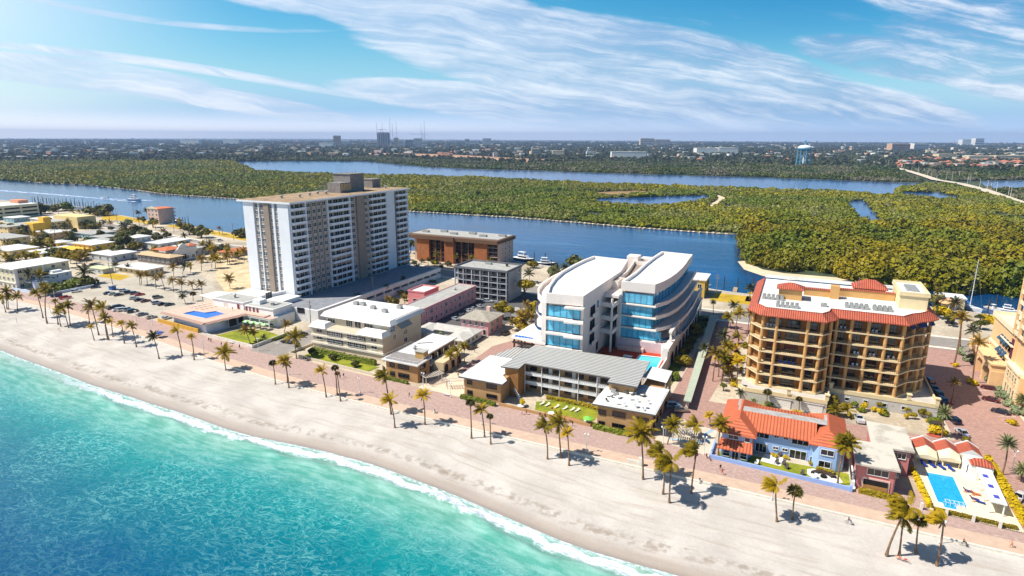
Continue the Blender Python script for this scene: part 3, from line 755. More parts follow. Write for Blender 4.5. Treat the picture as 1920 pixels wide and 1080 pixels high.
mansard(rr,-164.2,-131,175.8,199,12.5,14.2,1.3);put(rr,'roof',awn,BC)
for x0,x1 in((-166.4,-158),(-143.5,-131.6)):put((lambda q:(mansard(q,x0,x1,171.4,177,9.1,10.8,1.1),q)[1])(MB()),'awning_roof',awn,BC)
for z in(.4,3.4,6.3):
 q=MB();q.box(-166,-132,171.9,172.5,z+2.1,z+2.75)
 put(q,'cornice',beil,BC)
for z in(3.5,6.4):
 for x0,x1 in((-158.3,-151),(-148.6,-140.2)):
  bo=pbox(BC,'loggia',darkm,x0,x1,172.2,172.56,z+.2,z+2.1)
  q=MB();railing(q,(x0,172.0),(x1,172.0),z+.2,.9);put(q,'railing',railm,bo)
  q=MB();w_=(x1-x0)/3
  for i in range(3):winmesh(q,'Y-',172.2,x0+w_*i+.2,x0+w_*(i+1)-.5,z+.3,z+1.9,2,1,.08,.06,False)
  put(q,'glass_door',[framew,glassd],bo)
 win(BC,'Y-',172.5,-163.4,-160.6,z+.7,z+1.9,2);win(BC,'Y-',172.5,-137.6,-135,z+.7,z+1.9,2)
win(BC,'Y-',177,-161.5,-158,9.9,11.6,3);win(BC,'Y-',177,-152.5,-149.5,9.5,12,3,fr=framew);win(BC,'Y-',177,-148.3,-145.5,9.5,12,2);win(BC,'Y-',177,-144,-140,9.8,11.8,3);win(BC,'Y-',177,-139,-136.5,9.9,11.6,2,gl=beil)
q=MB();railing(q,(-157.8,172.8),(-143.6,172.8),9.2,1.0);put(q,'terrace_railing',beil,BC)
win(BC,'X+',-132.5,177.5,180.5,9.6,11.8,1,gl=glassb);win(BC,'X+',-132.5,179,180.8,6.4,8.0,2);win(BC,'X+',-132.5,186,188,6.4,8.,2);win(BC,'X+',-132.5,186,188,3.2,4.8,2)
q=MB().add([(-132.5,182,11.6),(-132.5,189.5,11.6),(-130.6,189.5,9.9),(-130.6,182,9.9),(-132.5,182,11.4),(-132.5,189.5,11.4)],[(0,3,2,1),(3,4,5,2)]);put(q,'side_awning',mat('grey_awning',(150,158,158),.8),BC)
for x,y in((-158,190),(-155,190.5),(-148,188),(-141,186),(-139,193)):aircon(BC,x,y,14.2,2.0,1.6,1.3)
# ---------------------------------------------------------------- long pink motel wing and the small ones
pk=mat('pink_stucco',(222,166,168),.85,.08,.4);pkl=mat('pale_pink_stucco',(226,190,178),.85,.08,.4)
PL=thing('pink_motel','long two storey pink motel wing with a flat grey roof','motel',(-148,231,0))
put(MB().box(-152.5,-142,201.5,262,0,8.0),'wall',pk,PL)
q=MB();q.mat(0);parapet(q,-152.7,-141.8,201.3,262.2,8.0,.35,.3);q.mat(1).box(-152.4,-142.1,201.6,261.9,8.0,8.05);put(q,'roof',[pk,roofg],PL)
for i in range(14):
 y=204+i*4.15;big=i%3==1
 for z in(1.4,5.0):win(PL,'X+',-142,y-(1.0 if big else .5),y+(1.0 if big else .5),z,z+(1.7 if big else 1.3),2 if big else 1,2)
win(PL,'Y-',201.5,-147,-145,5,6.5,2)
put(MB().lathe([(.4,0),(.4,.8),(.8,.9),(.2,1.4)],(-147,250,8.05),8),'roof_vent',acm,PL)
PC=thing('pink_cube_house','small salmon pink block with a parapet roof behind the long wing','house',(-165,250,0))
put(MB().box(-170,-160.5,243.5,256.5,0,6.4),'wall',mat('salmon_stucco',(226,142,142),.85,.08,.4),PC)
q=MB();q.mat(0);parapet(q,-170.2,-160.3,243.3,256.7,6.4,.7,.4);q.mat(1).box(-169.8,-160.7,243.7,256.3,6.4,6.45);put(q,'roof',[MATS['salmon_stucco'],rooft],PC)
win(PC,'Y-',243.5,-167,-163,.6,3.0,2)
PS=thing('pink_hip_house','two storey pink house with a grey hipped roof beside the motel car park','house',(-117,221,0))
put(MB().box(-124,-111.3,215.5,229,0,6.2),'wall',pk,PS)
put(MB().hip(-124,-111.3,215.5,229,6.25,1.7,.9),'roof',mat('grey_shingle',(168,160,146),.95,.2,.6),PS)
put(MB().box(-118.6,-117,228,229.6,6.2,8.6),'chimney',pkl,PS)
for x in(-122.4,-119.6,-116.8,-114):win(PS,'Y-',215.5,x-.6,x+.6,3.9,5.4,1,2)
win(PS,'Y-',215.5,-113.6,-112.4,.2,2.4,1,gl=darkm,name='door');win(PS,'Y-',215.5,-121,-119.5,.8,2.3,2);win(PS,'Y-',215.5,-117.6,-115.8,.8,2.3,2)
for y in(219,224):win(PS,'X+',-111.3,y-1.1,y+1.1,3.7,5.3,3);win(PS,'X+',-111.3,y-1.1,y+1.1,.8,2.4,3)
CT=thing('courtyard_bungalow','single storey white bungalow with a grey U shaped roof','bungalow',(-125,205,0))
shg=mat('grey_roll_roof',(196,192,184),.95,.1,.5)
q=MB();q.box(-137.4,-131,199.8,212.6,0,3.2);q.box(-131,-113,205.5,212.6,0,3.2);q.box(-120.4,-113,197.2,205.5,0,3.2);put(q,'wall',offw,CT)
q=MB();q.hip(-137.4,-131,199.8,212,3.25,1.1,.7);q.hip(-134,-113,205.6,212.8,3.3,1.2,.7);q.hip(-120.6,-113,197.2,208.5,3.2,1.1,.7);put(q,'roof',shg,CT)
for y in(199,202,205.5,208.5):win(CT,'X+',-113,y-.8,y+.8,1.0,2.3,2)
win(CT,'Y-',197.2,-118.5,-115.5,1,2.3,3)
# ---------------------------------------------------------------- brown two storey block with roof terrace
BT=thing('brown_terrace_block','brown two storey beachfront block with white roof and railed roof terrace','building',(-116,172,0))
brw=mat('brown_stucco',(172,132,88),.85,.1,.5);brd=mat('dark_brown_stucco',(120,84,56),.85,.1,.5)
q=MB();q.box(-122.2,-109.5,160.6,168,0,6.4);q.box(-121.5,-112.5,168,190,0,6.2);put(q,'wall',brw,BT)
q=MB();q.mat(0).prism([(-123.4,159.6),(-108.4,159.2),(-108.8,168.4),(-111.5,168.4),(-111.6,190.6),(-122.6,190.8),(-122.6,168)],6.4,6.85,bottom=True);rfb=put(q,'roof',rooft,BT)
put(MB().box(-122.6,-109.3,160.3,167.6,6.85,6.9),'terrace_floor',mat('terrace_grey',(150,144,140),.9,.1),rfb)
q=MB()
for a,b_ in(((-123,160),(-109,159.6)),((-109,159.6),(-109.2,167.8)),((-123,160),(-122.4,176)),((-122.4,176),(-119,176))):railing(q,a,b_,6.85,1.1)
put(q,'railing',railm,rfb)
q=MB();q.box(-113.2,-109.8,165,167.8,6.9,9.3);q.mat(1).box(-113.5,-109.5,164.7,168.1,9.3,9.5);put(q,'stair_house',[mat('tan_stucco',(196,156,96),.85,.08),roofg],rfb)
for x0,x1 in((-120.6,-118.8),(-117.2,-113)):
 for z in(1.1,4.2):win(BT,'Y-',160.6,x0,x1,z,z+1.4,3 if x1-x0>2 else 1,fr=frameb)
for z in(1.1,4.2):win(BT,'X+',-109.5,162.4,165.4,z,z+1.4,2,fr=frameb)
q=MB();q.box(-112.5,-110.3,168.2,189.5,2.9,3.15);railing(q,(-110.4,168.2),(-110.4,189.4),3.15,1.0,r=.05)
for y in(171,175,179,183,187):q.tube((-110.5,y,0),(-110.5,y,6.2),.12)
put(q,'gallery',offw,BT)
for y in(170,174.5,179,183.5,187.5):
 for z in(.6,3.6):win(BT,'X+',-112.5,y-.9,y+.9,z,z+1.9,2,fr=frameb)
q=MB();q.mat(0).box(-110.2,-104.8,172,183,0,3.9);q.mat(1)
for y in(174,177.6,181):q.lathe([(0.01,0),(1.25,.01),(1.25,.12),(0.01,.13)],(0,0,0),14)
annex=MB();annex.box(-110.1,-106,171.4,184,0,4.0);o=put(annex,'side_wing',mat('cream_arch_wall',(218,196,158),.85,.08),BT)
for y in(173.2,177.6,182):
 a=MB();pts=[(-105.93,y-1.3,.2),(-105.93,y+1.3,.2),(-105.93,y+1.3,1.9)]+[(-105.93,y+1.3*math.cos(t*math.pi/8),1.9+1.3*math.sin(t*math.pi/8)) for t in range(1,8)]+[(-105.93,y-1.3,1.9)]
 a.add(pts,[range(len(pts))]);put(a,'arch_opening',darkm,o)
put(MB().lathe([(.5,0),(.5,.8),(.9,.9),(.2,1.5)],(-118.5,172.5,6.85),8),'roof_vent',acm,rfb)
q=MB().tube((-121,178,7.0),(-116.5,181.5,7.0),.15,n=5);put(q,'roof_pipe',conc,rfb)
# ---------------------------------------------------------------- grey five storey balcony block
GB=thing('grey_balcony_block','grey five storey apartment block with open balconies on its front','apartment block',(-141,275,0))
gs=mat('grey_stucco',(168,170,176),.85,.08,.4)
q=MB();q.box(-156,-127,268.2,284,0,15.6);put(q,'wall',gs,GB)
q=MB();q.mat(0);parapet(q,-156.6,-126.4,265.4,284.4,15.6,.9,.35);q.box(-156.3,-126.7,265.6,284.2,15.2,15.6);q.mat(1).box(-156.2,-126.8,265.8,284,15.6,15.64);put(q,'roof',[mat('grey_fascia',(120,120,124),.85,.1),roofg],GB)
for f_ in range(5):
 z=.2+f_*3.06
 q=MB();q.box(-156.3,-126.9,265.7,268.2,z,z+.22);railing(q,(-156.2,265.8),(-127,265.8),z+.22,1.,n=20,r=.03);put(q,'balcony',gs,GB)
 for i in range(6):
  x=-155.7+i*4.85;win(GB,'Y-',268.2,x+.3,x+3.9,z+.3,z+2.6,3,fr=frameb)
q=MB()
for i in range(7):q.box(-156.2+i*4.85-.18,-156.2+i*4.85+.18,265.62,266.1,.2,15.2)
put(q,'pier',mat('pale_grey_pier',(190,192,196),.8,.06),GB)
for z in(3.4,6.5,9.5,12.4):
 for y in(276,281):win(GB,'X+',-127,y-.7,y+.7,z+.4,z+2.2,1)
q=MB();q.lathe([(.6,0),(.6,1.),(.9,1.1),(.9,1.4)],(-133,279,15.64),8);put(q,'roof_vent',frameb,GB);aircon(GB,-144,280,15.64,3.4,1.6,1.)
# ---------------------------------------------------------------- brick waterfront block
BK=thing('brick_apartment_block','orange brick waterfront apartment block with a brown parapet','apartment block',(-203,355,0))
bk=mat('orange_brick',(170,104,62),.9,.12,.5);bkd=mat('brown_parapet',(112,84,64),.85,.12,.5);bkp=mat('pinkish_render',(204,176,160),.85,.08,.4)
q=MB();q.mat(0).box(-232,-169,342,364,0,14.8);put(q,'wall',[bkp],BK)
for x0,x1,y in((-228.5,-219,339.4),(-206.5,-199.8,338.2),(-185,-176,339.4)):
 put(MB().box(x0,x1,y,342,0,14.9),'brick_pier',bk,BK)
q=MB();q.mat(0)
q.box(-237,-168,338,365.6,14.9,17.2);q.box(-207.2,-199,336.8,338,14.6,17.5);q.mat(1).box(-234.5,-169.5,343,364.6,17.2,17.5);rfk=put(q,'roof',[bkd,roofg],BK)
q=MB().lathe([(4.1,0),(4.1,1.2)],(0,0,0),16)
for i in range(6):aircon(rfk,-228+i*11,350+(i%2)*6,17.5,5.,2.2,1.3)
for f_ in range(5):
 z=.3+f_*2.95
 for x0,x1 in((-219,-206.5),(-199.8,-185),(-176,-169.6)):
  bo=put((lambda q:(q.box(x0,x1,340.6,342,z,z+.2),railing(q,(x0,340.7),(x1,340.7),z+.2,.95,r=.04),q)[2])(MB()),'balcony',bkd if x0<-180 else bkp,BK)
  q=MB();n=max(1,int((x1-x0)/3.2));w_=(x1-x0)/n
  for i in range(n):winmesh(q,'Y-',342,x0+i*w_+.2,x0+(i+1)*w_-.2,z+.25,z+2.7,2,1,.12,.1,False)
  put(q,'balcony_door',[frameb,glassd],bo)
 for y in(347,352.5,358):win(BK,'X+',-169,y-.6,y+.6,z+.6,z+2.3,1)
q=MB()
for x in(-214.8,-210.6,-194.9,-190):q.box(x-.2,x+.2,340.5,341,0,14.9)
put(q,'divider',bk,BK)
# ---------------------------------------------------------------- white curved twin building
MW=thing('white_curved_building','modern white twin winged building with curved roofs and blue glass','building',(-59,235,0))
mw=mat('warm_white_plaster',(242,230,220),.6,.04,.3);mroof=mat('bright_roof',(240,238,240),.6,.04,.15);mglass=glass('blue_facade_glass',(104,208,246),.05,.3,.3)
fri=mat('slate_frame',(66,92,112),.4,.1)
RL=[(-74.4,186.8),(-61.6,188),(-60.9,232),(-62.5,243),(-64.4,256.5),(-80.5,258.4),(-81.8,248),(-82.2,236),(-82,222),(-80.6,210),(-78,198)]
RR=[(-56,214.4),(-43.6,214.6),(-42,221),(-41,228),(-40.3,237),(-40.1,247),(-40.3,258),(-40.8,268),(-41.2,280.5),(-55.4,282.4),(-56,267),(-56,251),(-55.4,231)]
def inset(poly,d):
 n=len(poly);a=sum(poly[i][0]*poly[(i+1)%n][1]-poly[(i+1)%n][0]*poly[i][1] for i in range(n));s=1 if a>0 else-1;out=[]
 for i in range(n):
  p,c,q=Vector(poly[i-1]),Vector(poly[i]),Vector(poly[(i+1)%n])
  e1,e2=(c-p).normalized(),(q-c).normalized();n1,n2=Vector((-e1 .y,e1 .x))*s,Vector((-e2 .y,e2 .x))*s
  bi=(n1+n2);k=bi.length
  bi=bi/k if k>1e-6 else n1
  out.append(tuple(c+bi*d/max(.4,bi.dot(n1))))
 return out
def roofpan(poly,z0,z1,hgt,th=.8):
 """roof slab with a raised rim"""
 mb=MB();mb.mat(0).prism(poly,z0,z1+hgt,top=False,bottom=True);inn=inset(poly,th);n=len(poly)
 o=len(mb.v);mb.v.extend((p[0],p[1],z1+hgt) for p in poly);mb.v.extend((p[0],p[1],z1+hgt) for p in inn);mb.v.extend((p[0],p[1],z1) for p in inn)
 for i in range(n):
  j=(i+1)%n;mb.face((o+i,o+j,o+n+j,o+n+i));mb.face((o+n+i,o+n+j,o+2*n+j,o+2*n+i))
 mb.mat(1);pl=[(p[0],p[1],z1) for p in inn]
 mb.add(pl,[range(n)]);return mb
put(roofpan(RL,25.6,27.9,1.2),'roof',[mw,mroof],MW);put(roofpan(RR,25.9,28.1,1.2),'roof',[mw,mroof],MW)
LW=inset(RL,.9)
q=MB();q.prism(inset(RL,2.0),0,25.6,top=False)
q.box(-62.6,-61.5,188.4,256,0,25.6);q.box(-76.2,-74.6,187.6,190,3.9,25.6)
put(q,'wall',mw,MW)
LZ=[25.6,20.6,15.4,10.2,4.6]
for i in range(4):
 z1,z0=LZ[i]-.9,LZ[i+1]
 x0,x1=(-74.3,-62.7) if i<3 else(-78.6,-63.4)
 q=MB();winmesh(q,'Y-',188.2 if i<3 else 187.6,x0,x1,z0+.3,z1-.1,5 if i<3 else 6,1,.14,.16,False);put(q,'glass_wall',[fri,mglass],MW)
 sl=MB()
 if i<3:sl.prism([(-74.4,186.4),(-61.2,187.2),(-61.2,189),(-74.4,189)],z0-.7,z0,bottom=True);sl.prism([(-67.5,186.1-.3),(-61.0,186.6),(-61,189),(-67.5,189)],z1-.1,z1+.5,bottom=True)
 else:sl.box(-79.4,-61.2,186.6,189,z0-4.6,z0)
 put(sl,'slab',mw,MW)
for i,(z,w_) in enumerate(((25.2,5.2),(19.9,5.4),(14.7,6.2))):
 pts=[(-74.6,188.2)]+[(-74.6-(w_+3.6)*math.sin(t*math.pi/20),196+(w_+22)*(1-math.cos(t*math.pi/20))-8+8*(t/10)) for t in range(0,11)]+[(-80.5,232),(-76,232)]
 pts=[(-74.6,188.3),(-77.6,190.2),(-80.6,194.4),(-83.4,201),(-85.4,210),(-86.2,222),(-85.9,234),(-84.6,246),(-80,252),(-76,240)]
 if i:pts=[(x-.5*i if x<-77 else x,y) for x,y in pts]
 q=MB();q.mat(0).prism(pts,z-.6,z,bottom=True)
 if i<1:q.prism([pts[k] for k in range(9)]+[(p[0]+.7,p[1]-.2) for p in pts[8::-1]],z,z+1.4)
 else:q.mat(1).prism([pts[k] for k in range(9)]+[(p[0]+.12,p[1]-.05) for p in pts[8::-1]],z,z+1.05)
 put(q,'terrace',[mw,glassb],MW)
q=MB();q.mat(0).prism([(-88.6,189.4),(-74.6,187.2),(-74.6,206),(-80,216),(-88.0,206)],10.2,10.9,bottom=True);q.mat(1).box(-87.6,-80.5,189.9,191.2,10.9,11.05)
railing(q.mat(2),(-88.4,189.6),(-74.8,187.4),10.9,1.1,r=.05);put(q,'terrace',[mw,pwb,railm],MW)
q=MB()
for x,y in((-87.6,190),(-84.6,189.6),(-80.2,189),(-87.4,199)):q.box(x-.25,x+.25,y-.25,y+.25,0,10.2)
q.box(-88,-79.6,189.2,190,8.6,9.2);put(q,'pergola_frame',frameb,MW)
q=MB();q.prism([(-62,226),(-56.2,226),(-56.2,262),(-62,262)],4.6,24.0);put(q,'court_block',mw,MW)
q=MB();q.box(-61.6,-58.9,221,226.4,24.6,27.6);q.mat(1).box(-61.2,-59.3,221.4,226,27.2,27.62);q.mat(0).box(-63.4,-55.8,211,226.4,23.6,24.6);put(q,'roof_box',[mw,taupe],MW)
cr=[(-60.6,226.6),(-56.4,226.6),(-55.4,240),(-56.2,252),(-58.2,262),(-63.2,262),(-61.6,250),(-60.3,238)]
put(roofpan(cr,24.2,26.2,1.6,.4),'curved_parapet',[mw,taupe],MW)
put(MB().box(-66.5,-61.5,262,268,20,29.6).box(-62,-54,268,274,20,27.8),'stair_house',mw,MW)
for i,z in enumerate((21.2,16.2,11.2)):
 q=MB();q.mat(0);q.prism([(-62,209),(-56.6,207.4),(-56.2,226),(-62,226)],z-.5,z,bottom=True);q.prism([(-62,209),(-56.6,207.4),(-56.6,207.7),(-62,209.3)],z,z+1.1);q.prism([(-56.9,207.4),(-56.6,207.4),(-56.2,226),(-56.5,226)],z,z+1.1)
 q.box(-61.5,-60.2,195.5,201.5,z-1.6,z-1.2);q.box(-60.4,-60.2,195.5,201.5,z-1.2,z-.1)
 put(q,'balcony',mw,MW)
 win(MW,'X+',-61.5,196,201,z-1.1,z+2.0,2,fr=fri,gl=darkm,name='balcony_door')
 win(MW,'Y-',226,-61.3,-57,z+.2,z+3.4,3,fr=fri,gl=darkm,name='glass_door')
win(MW,'X+',-61.5,203.6,205.2,21.5,23.6,1,fr=fri,gl=mglass)
for y in(191,205):win(MW,'X+',-61.5,y-1,y+1,5.2,8.4,1,fr=fri,gl=mglass if y<200 else darkm)
put(MB().tube((-57.2,207.8,3.9),(-57.2,207.8,24),.42,n=10),'column',mw,MW)
q=MB();q.prism(inset(RR,1.6),0,25.9,top=False);q.mat(0).box(-57.0,-55.3,214.2,216,3,25.9);put(q,'wall',mw,MW)
RZ=[25.9,21.3,16.9,12.4,8.0]
for i in range(5):
 z1=RZ[i]-.7;z0=(RZ+[3.9])[i+1]
 x1=-44.2 if i<3 else-40.6
 q=MB();winmesh(q,'Y-',214.9,-55.2,x1,z0+.25,z1-.1,5 if i<3 else 7,1,.13,.15,False);put(q,'glass_wall',[fri,mglass],MW)
 out=(1.6,2.6,4.0,4.8,0)[i]
 pts=[(-56.4,213.9),(-43.2+out*.25,213.6),(-41.2+out*.8,221),(-40.2+out,229),(-39.5+out,240),(-39.4+out,252),(-40+out,268),(-40.6+out,282),(-56,283)]
 q=MB();q.mat(0)
 if i<4:
  q.prism(pts,z0-.45,z0,bottom=True);n=len(pts);strip=pts[1:8]
  q.mat(0 if i!=3 else 1).prism(strip+[(p[0]-.15,p[1]) for p in strip[::-1]],z0,z0+.95)
  put(q,'terrace',[mw,glassb],MW)
 fl=inset(RR,1.45);q=MB();
 for a,b_ in zip(fl[1:8],fl[2:9]):
  q.mat(1).add([(a[0]+.05,a[1],z0+.2),(b_[0]+.05,b_[1],z0+.2),(b_[0]+.05,b_[1],z1-.1),(a[0]+.05,a[1],z1-.1)],[(0,1,2,3)])
  for t in(0,.5):px_,py_=a[0]+(b_[0]-a[0])*t,a[1]+(b_[1]-a[1])*t;q.mat(0).box(px_-.02,px_+.16,py_-.12,py_+.12,z0+.1,z1)
 put(q,'flank_glazing',[fri,mglass],MW)
put(MB().box(-56.2,-38,213.2,214.7,3.0,7.7),'court_wall',mat('pinkish_plaster',(216,188,190),.8,.06,.4),MW)
q=MB();q.prism([(-38.4,207),(-36.4,207),(-36.2,286),(-41,286),(-40,214)],0,7.6,top=True);put(q,'garage_wall',mw,MW)
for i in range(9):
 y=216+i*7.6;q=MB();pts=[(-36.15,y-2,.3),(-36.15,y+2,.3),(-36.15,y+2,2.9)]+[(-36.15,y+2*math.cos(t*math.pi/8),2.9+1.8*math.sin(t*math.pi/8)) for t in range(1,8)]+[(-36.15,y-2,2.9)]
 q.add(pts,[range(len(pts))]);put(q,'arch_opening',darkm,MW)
q=MB();q.box(-38.2,-36.0,207,286,7.6,8.6)
for i in range(11):
 y=215+i*7;q.box(-37.4,-36.6,y-.4,y+.4,8.6,12.2)
q.box(-37.6,-36.4,213.5,286,12.2,13.0);put(q,'flank_screen',mw,MW)
q=MB();q.mat(0);holed(q,[(-61,193),(-36.8,193),(-36.8,213.2),(-61,213.2)],[(-46.2,195.6),(-38.2,195.2),(-38.6,209.8),(-46.4,208.8)],4.0);put(q,'deck',mat('red_deck',(176,62,34),.8,.14,.6),MW)
put(MB().box(-61,-36.6,192.6,193,0,4.9).box(-36.9,-36.4,193,207,0,5.0),'deck_wall',mw,MW)
put(flat([(-46.2,195.6),(-38.2,195.2),(-38.6,209.8),(-46.4,208.8)],3.86),'pool_water',pwa,MW)
q=MB();pl_=[(-46.6,195),(-37.7,194.6),(-38.2,210.4),(-46.8,209.4)];pi_=[(-46.1,195.6),(-38.3,195.2),(-38.7,209.7),(-46.3,208.7)];holed(q,pl_,pi_,4.03);put(q,'pool_coping',white,MW)
put(MB().box(-55.6,-46,211.6,213.1,4.0,5.4),'planter',pkl,MW);put(MB().box(-51.5,-48.5,204.4,206,4.02,4.5),'sunbed',white,MW)
# ---------------------------------------------------------------- brown beach hotel with ribbed metal roof
HT=thing('beach_hotel','brown beach hotel with a long ribbed metal roof and two tiers of white galleries','hotel',(-60,170,0))
tanw=mat('hotel_tan_stucco',(186,146,100),.85,.09,.5);ribs=stripes('ribbed_metal_roof',(206,204,198),(118,118,116),'Y',1.15,.45,.45);ribx=stripes('ribbed_metal_roof_b',(196,194,188),(112,110,108),'X',1.15,.45,.3)
dkf=mat('dark_fascia',(96,92,90),.7,.1)
put(MB().box(-90.2,-77.4,158,177.4,0,6.8),'wall',tanw,HT)
q=MB();q.mat(0).prism([(-91.4,156.8),(-76.2,156.8),(-76.2,160),(-79.2,163.4),(-79.2,178),(-91.2,178)],7.0,7.12,ktop=0);q.mat(1).prism([(-91.5,156.7),(-76.1,156.7),(-76.1,160),(-79.1,163.4),(-79.1,178),(-91.3,178)],6.6,7.0,bottom=True);put(q,'flat_roof',[rooft,dkf],HT)
q=MB();q.mat(0).prism([(-90.4,178),(-78,178),(-77.6,193),(-86,193)],7.0,7.1,ktop=0);q.mat(1).prism([(-89.5,178.4),(-78.6,178.4),(-78,192),(-85,192)],0,7.0);put(q,'rear_wing',[ribx,tanw],HT)
put(MB().box(-77.4,-40,171.6,184.5,0,9.4),'wall',tanw,HT)
put(MB().box(-79,-74.4,164.4,171.6,0,9.4),'stair_tower',mat('hotel_brown_stucco',(158,112,62),.85,.09,.5),HT)
put(MB().box(-45.6,-38.2,166.6,171.6,7,9.4),'wall',tanw,HT)
rp=[(-80,163.3),(-74,164),(-74,168.6),(-45.9,168.6),(-45.9,165.3),(-37,165.3),(-38,186),(-77.4,185)]
q=MB();n=len(rp);zt=lambda y:9.75+(y-165)*.035
q.mat(0).add([(x,y,zt(y)+.3) for x,y in rp],[range(n)]);q.mat(1).add([(x,y,zt(y)-.1) for x,y in rp]+[(x,y,zt(y)+.295) for x,y in rp],[(i,(i+1)%n,n+(i+1)%n,n+i) for i in range(n)]+[range(n-1,-1,-1)])
put(q,'metal_roof',[ribs,dkf],HT)
for lv,z in enumerate((3.2,6.3)):
 q=MB();q.box(-74.4,-45.8,169.2,171.6,z-.2,z);put(q,'gallery',railm,HT)
 q=MB();railing(q,(-74.3,169.3),(-45.9,169.3),z,1.0,n=44,r=.04);q.box(-74.3,-45.9,169.36,169.4,z+.2,z+.8);put(q,'railing',railm,HT)
for x in(-74.2,-68.4,-62.4,-56.2,-50.2,-45.9):put(MB().tube((x,169.25,0),(x,169.25,9.6),.13,n=6),'gallery_post',railm,HT)
for z in(.25,3.25,6.35):
 for i in range(7):
  x=-73.2+i*3.95
  win(HT,'Y-',171.6,x,x+2.1,z+.75,z+2.1,3,fr=frameb)
  if i%2==1:win(HT,'Y-',171.6,x+2.5,x+3.3,z+.02,z+2.2,1,gl=offw,name='door',sill=False)
winpx(HT,FX,158,'Y-',zoom(840,620,.25),[(145,368,180,402),(290,395,365,440),(147,445,182,478),(290,472,366,510)],cols=2,fr=frameb)
put(MB().box(-46.0,-30.6,156.6,166.5,0,6.7).box(-44.5,-30.6,166.5,174,0,6.7),'wall',tanw,HT)
q=MB();q.mat(0).prism([(-47.2,155.4),(-29.4,155.8),(-29.4,174.8),(-38.5,174.8),(-38.5,171.8),(-46,171.6),(-46,168.8),(-47.2,168.6)],6.98,7.1);q.mat(1).prism([(-47.3,155.3),(-29.3,155.7),(-29.3,174.9),(-46,174.6)],6.6,6.98,bottom=True);trf=put(q,'terrace_roof',[rooft,dkf],HT)
winpx(HT,FX,156.6,'Y-',zoom(840,620,.25),[(1132,590,1182,632),(1237,602,1328,655),(1132,676,1172,708),(1233,692,1324,736),(1420,645,1500,690),(1415,730,1490,775)],cols=2,fr=frameb)
for y in(160,164.5,169):
 for z in(1.1,4.2):win(HT,'X+',-30.6,y-1,y+1,z,z+1.4,2,fr=frameb)
q=MB();q.tube((-76.8,165.2,3.4),(-72.6,162.0,.3),.1,n=4);q.tube((-76.8,165.2,4.3),(-72.6,162.0,1.2),.05,n=4)
for i in range(9):
 t=i/8;q.box(-76.8+4.2*t-.3,-76.8+4.2*t+.3,165.2-3.2*t-.1,165.2-3.2*t+1.1,3.3-3.1*t-.08,3.3-3.1*t)
 q.tube((-76.8+4.2*t,165.2-3.2*t,3.3-3.1*t),(-76.8+4.2*t,165.2-3.2*t,4.3-3.1*t),.035,n=4)
put(q,'outside_stair',railm,HT)
q=MB();q.mat(0).add([(-38,175.5,9.3),(-30.6,175.8,8.6),(-30.8,186,8.7),(-37.6,185.6,9.3)],[(0,1,2,3)]);q.add([(-38,175.5,9.25),(-30.6,175.8,8.55),(-30.8,186,8.65),(-37.6,185.6,9.25)],[(3,2,1,0)])
for x,y in((-37.7,176),(-31,176.2),(-31,185.6),(-37.4,185.2)):q.mat(1).tube((x,y,0),(x,y,8.7),.1,n=5)
put(q,'shade_awning',[rooft,railm],HT)
put(MB().box(-37.5,-31,175.2,185.4,0,6.9),'rear_block',tanw,HT)
q=MB();railing(q,(-46.6,156.0),(-30,156.2),7.1,.25,n=3,r=.05);railing(q,(-29.8,156.2),(-29.8,174.4),7.1,1.0,r=.05);put(q,'railing',railm,HT)
q=MB();q.box(-41.6,-38.4,168.4,169.4,7.1,8.3);q.box(-40.4,-39.8,165.8,166.4,7.1,8.0);q.box(-36.2,-34.8,166,167,7.1,7.9);put(q,'outdoor_kitchen',dkf,trf)
aircon(HT,-44,165.5,7.1);aircon(HT,-42.6,163.6,7.1)
q=MB();q.prism([(-77.2,156.4),(-77.2,156.8),(-47.4,155.2),(-47.4,154.8)],0,.95);tag(q.build('garden_wall',tanw),'low brown garden wall before the hotel lawn','wall')
struct('patio',flat([(-76.6,157.2),(-66,156.7),(-60,158.6),(-52,158),(-48,155.6),(-47.8,155.4),(-77,156.9)],.08),mat('rust_patio',(176,116,84),.9,.12))
# ---------------------------------------------------------------- yellow balcony block
CB=thing('balcony_condominium','yellow condominium with deep balconies and red tiled eaves round a white roof','condominium',(15,220,0))
yel=mat('ochre_stucco',(208,160,100),.8,.07,.4);crm=mat('cream_trim',(230,208,164),.8,.06,.6);rtile=stripes('red_barrel_tile',(206,108,78),(146,62,46),'X',.62,.75,.45,.35);rtiley=stripes('red_barrel_tile_b',(206,108,78),(146,62,46),'Y',.62,.75,.45,.35)
podw=mat('podium_grey_plaster',(196,190,182),.85,.08,.4)
LN=[(-10.2,243),(-10.2,202.4),(-6.6,197.6),(10.4,197.4),(12.8,201),(13.2,204.4),(32,204.4),(35.2,209.4),(38.4,212.2),(40.4,215.2),(40.4,243)]
INN=[(-9.2,243),(-9.2,203.4),(-5.4,200.4),(9.2,200.2),(11.6,203),(13.0,207.4),(30.6,207.4),(33.2,211.4),(36.2,214.4),(37.6,217.2),(37.6,243)]
FLV=[4.2+3.77*k for k in range(6)]
q=MB();q.prism(INN,4.2,27.4,top=False);q.box(-10.4,-9.2,204,243,4.2,27.4);q.prism([(10.6,200),(13.1,203.2),(13.1,208),(10.6,208)],4.2,27.4,top=False);put(q,'wall',mat('shadow_ochre_stucco',(152,104,56),.85,.08,.4),CB)
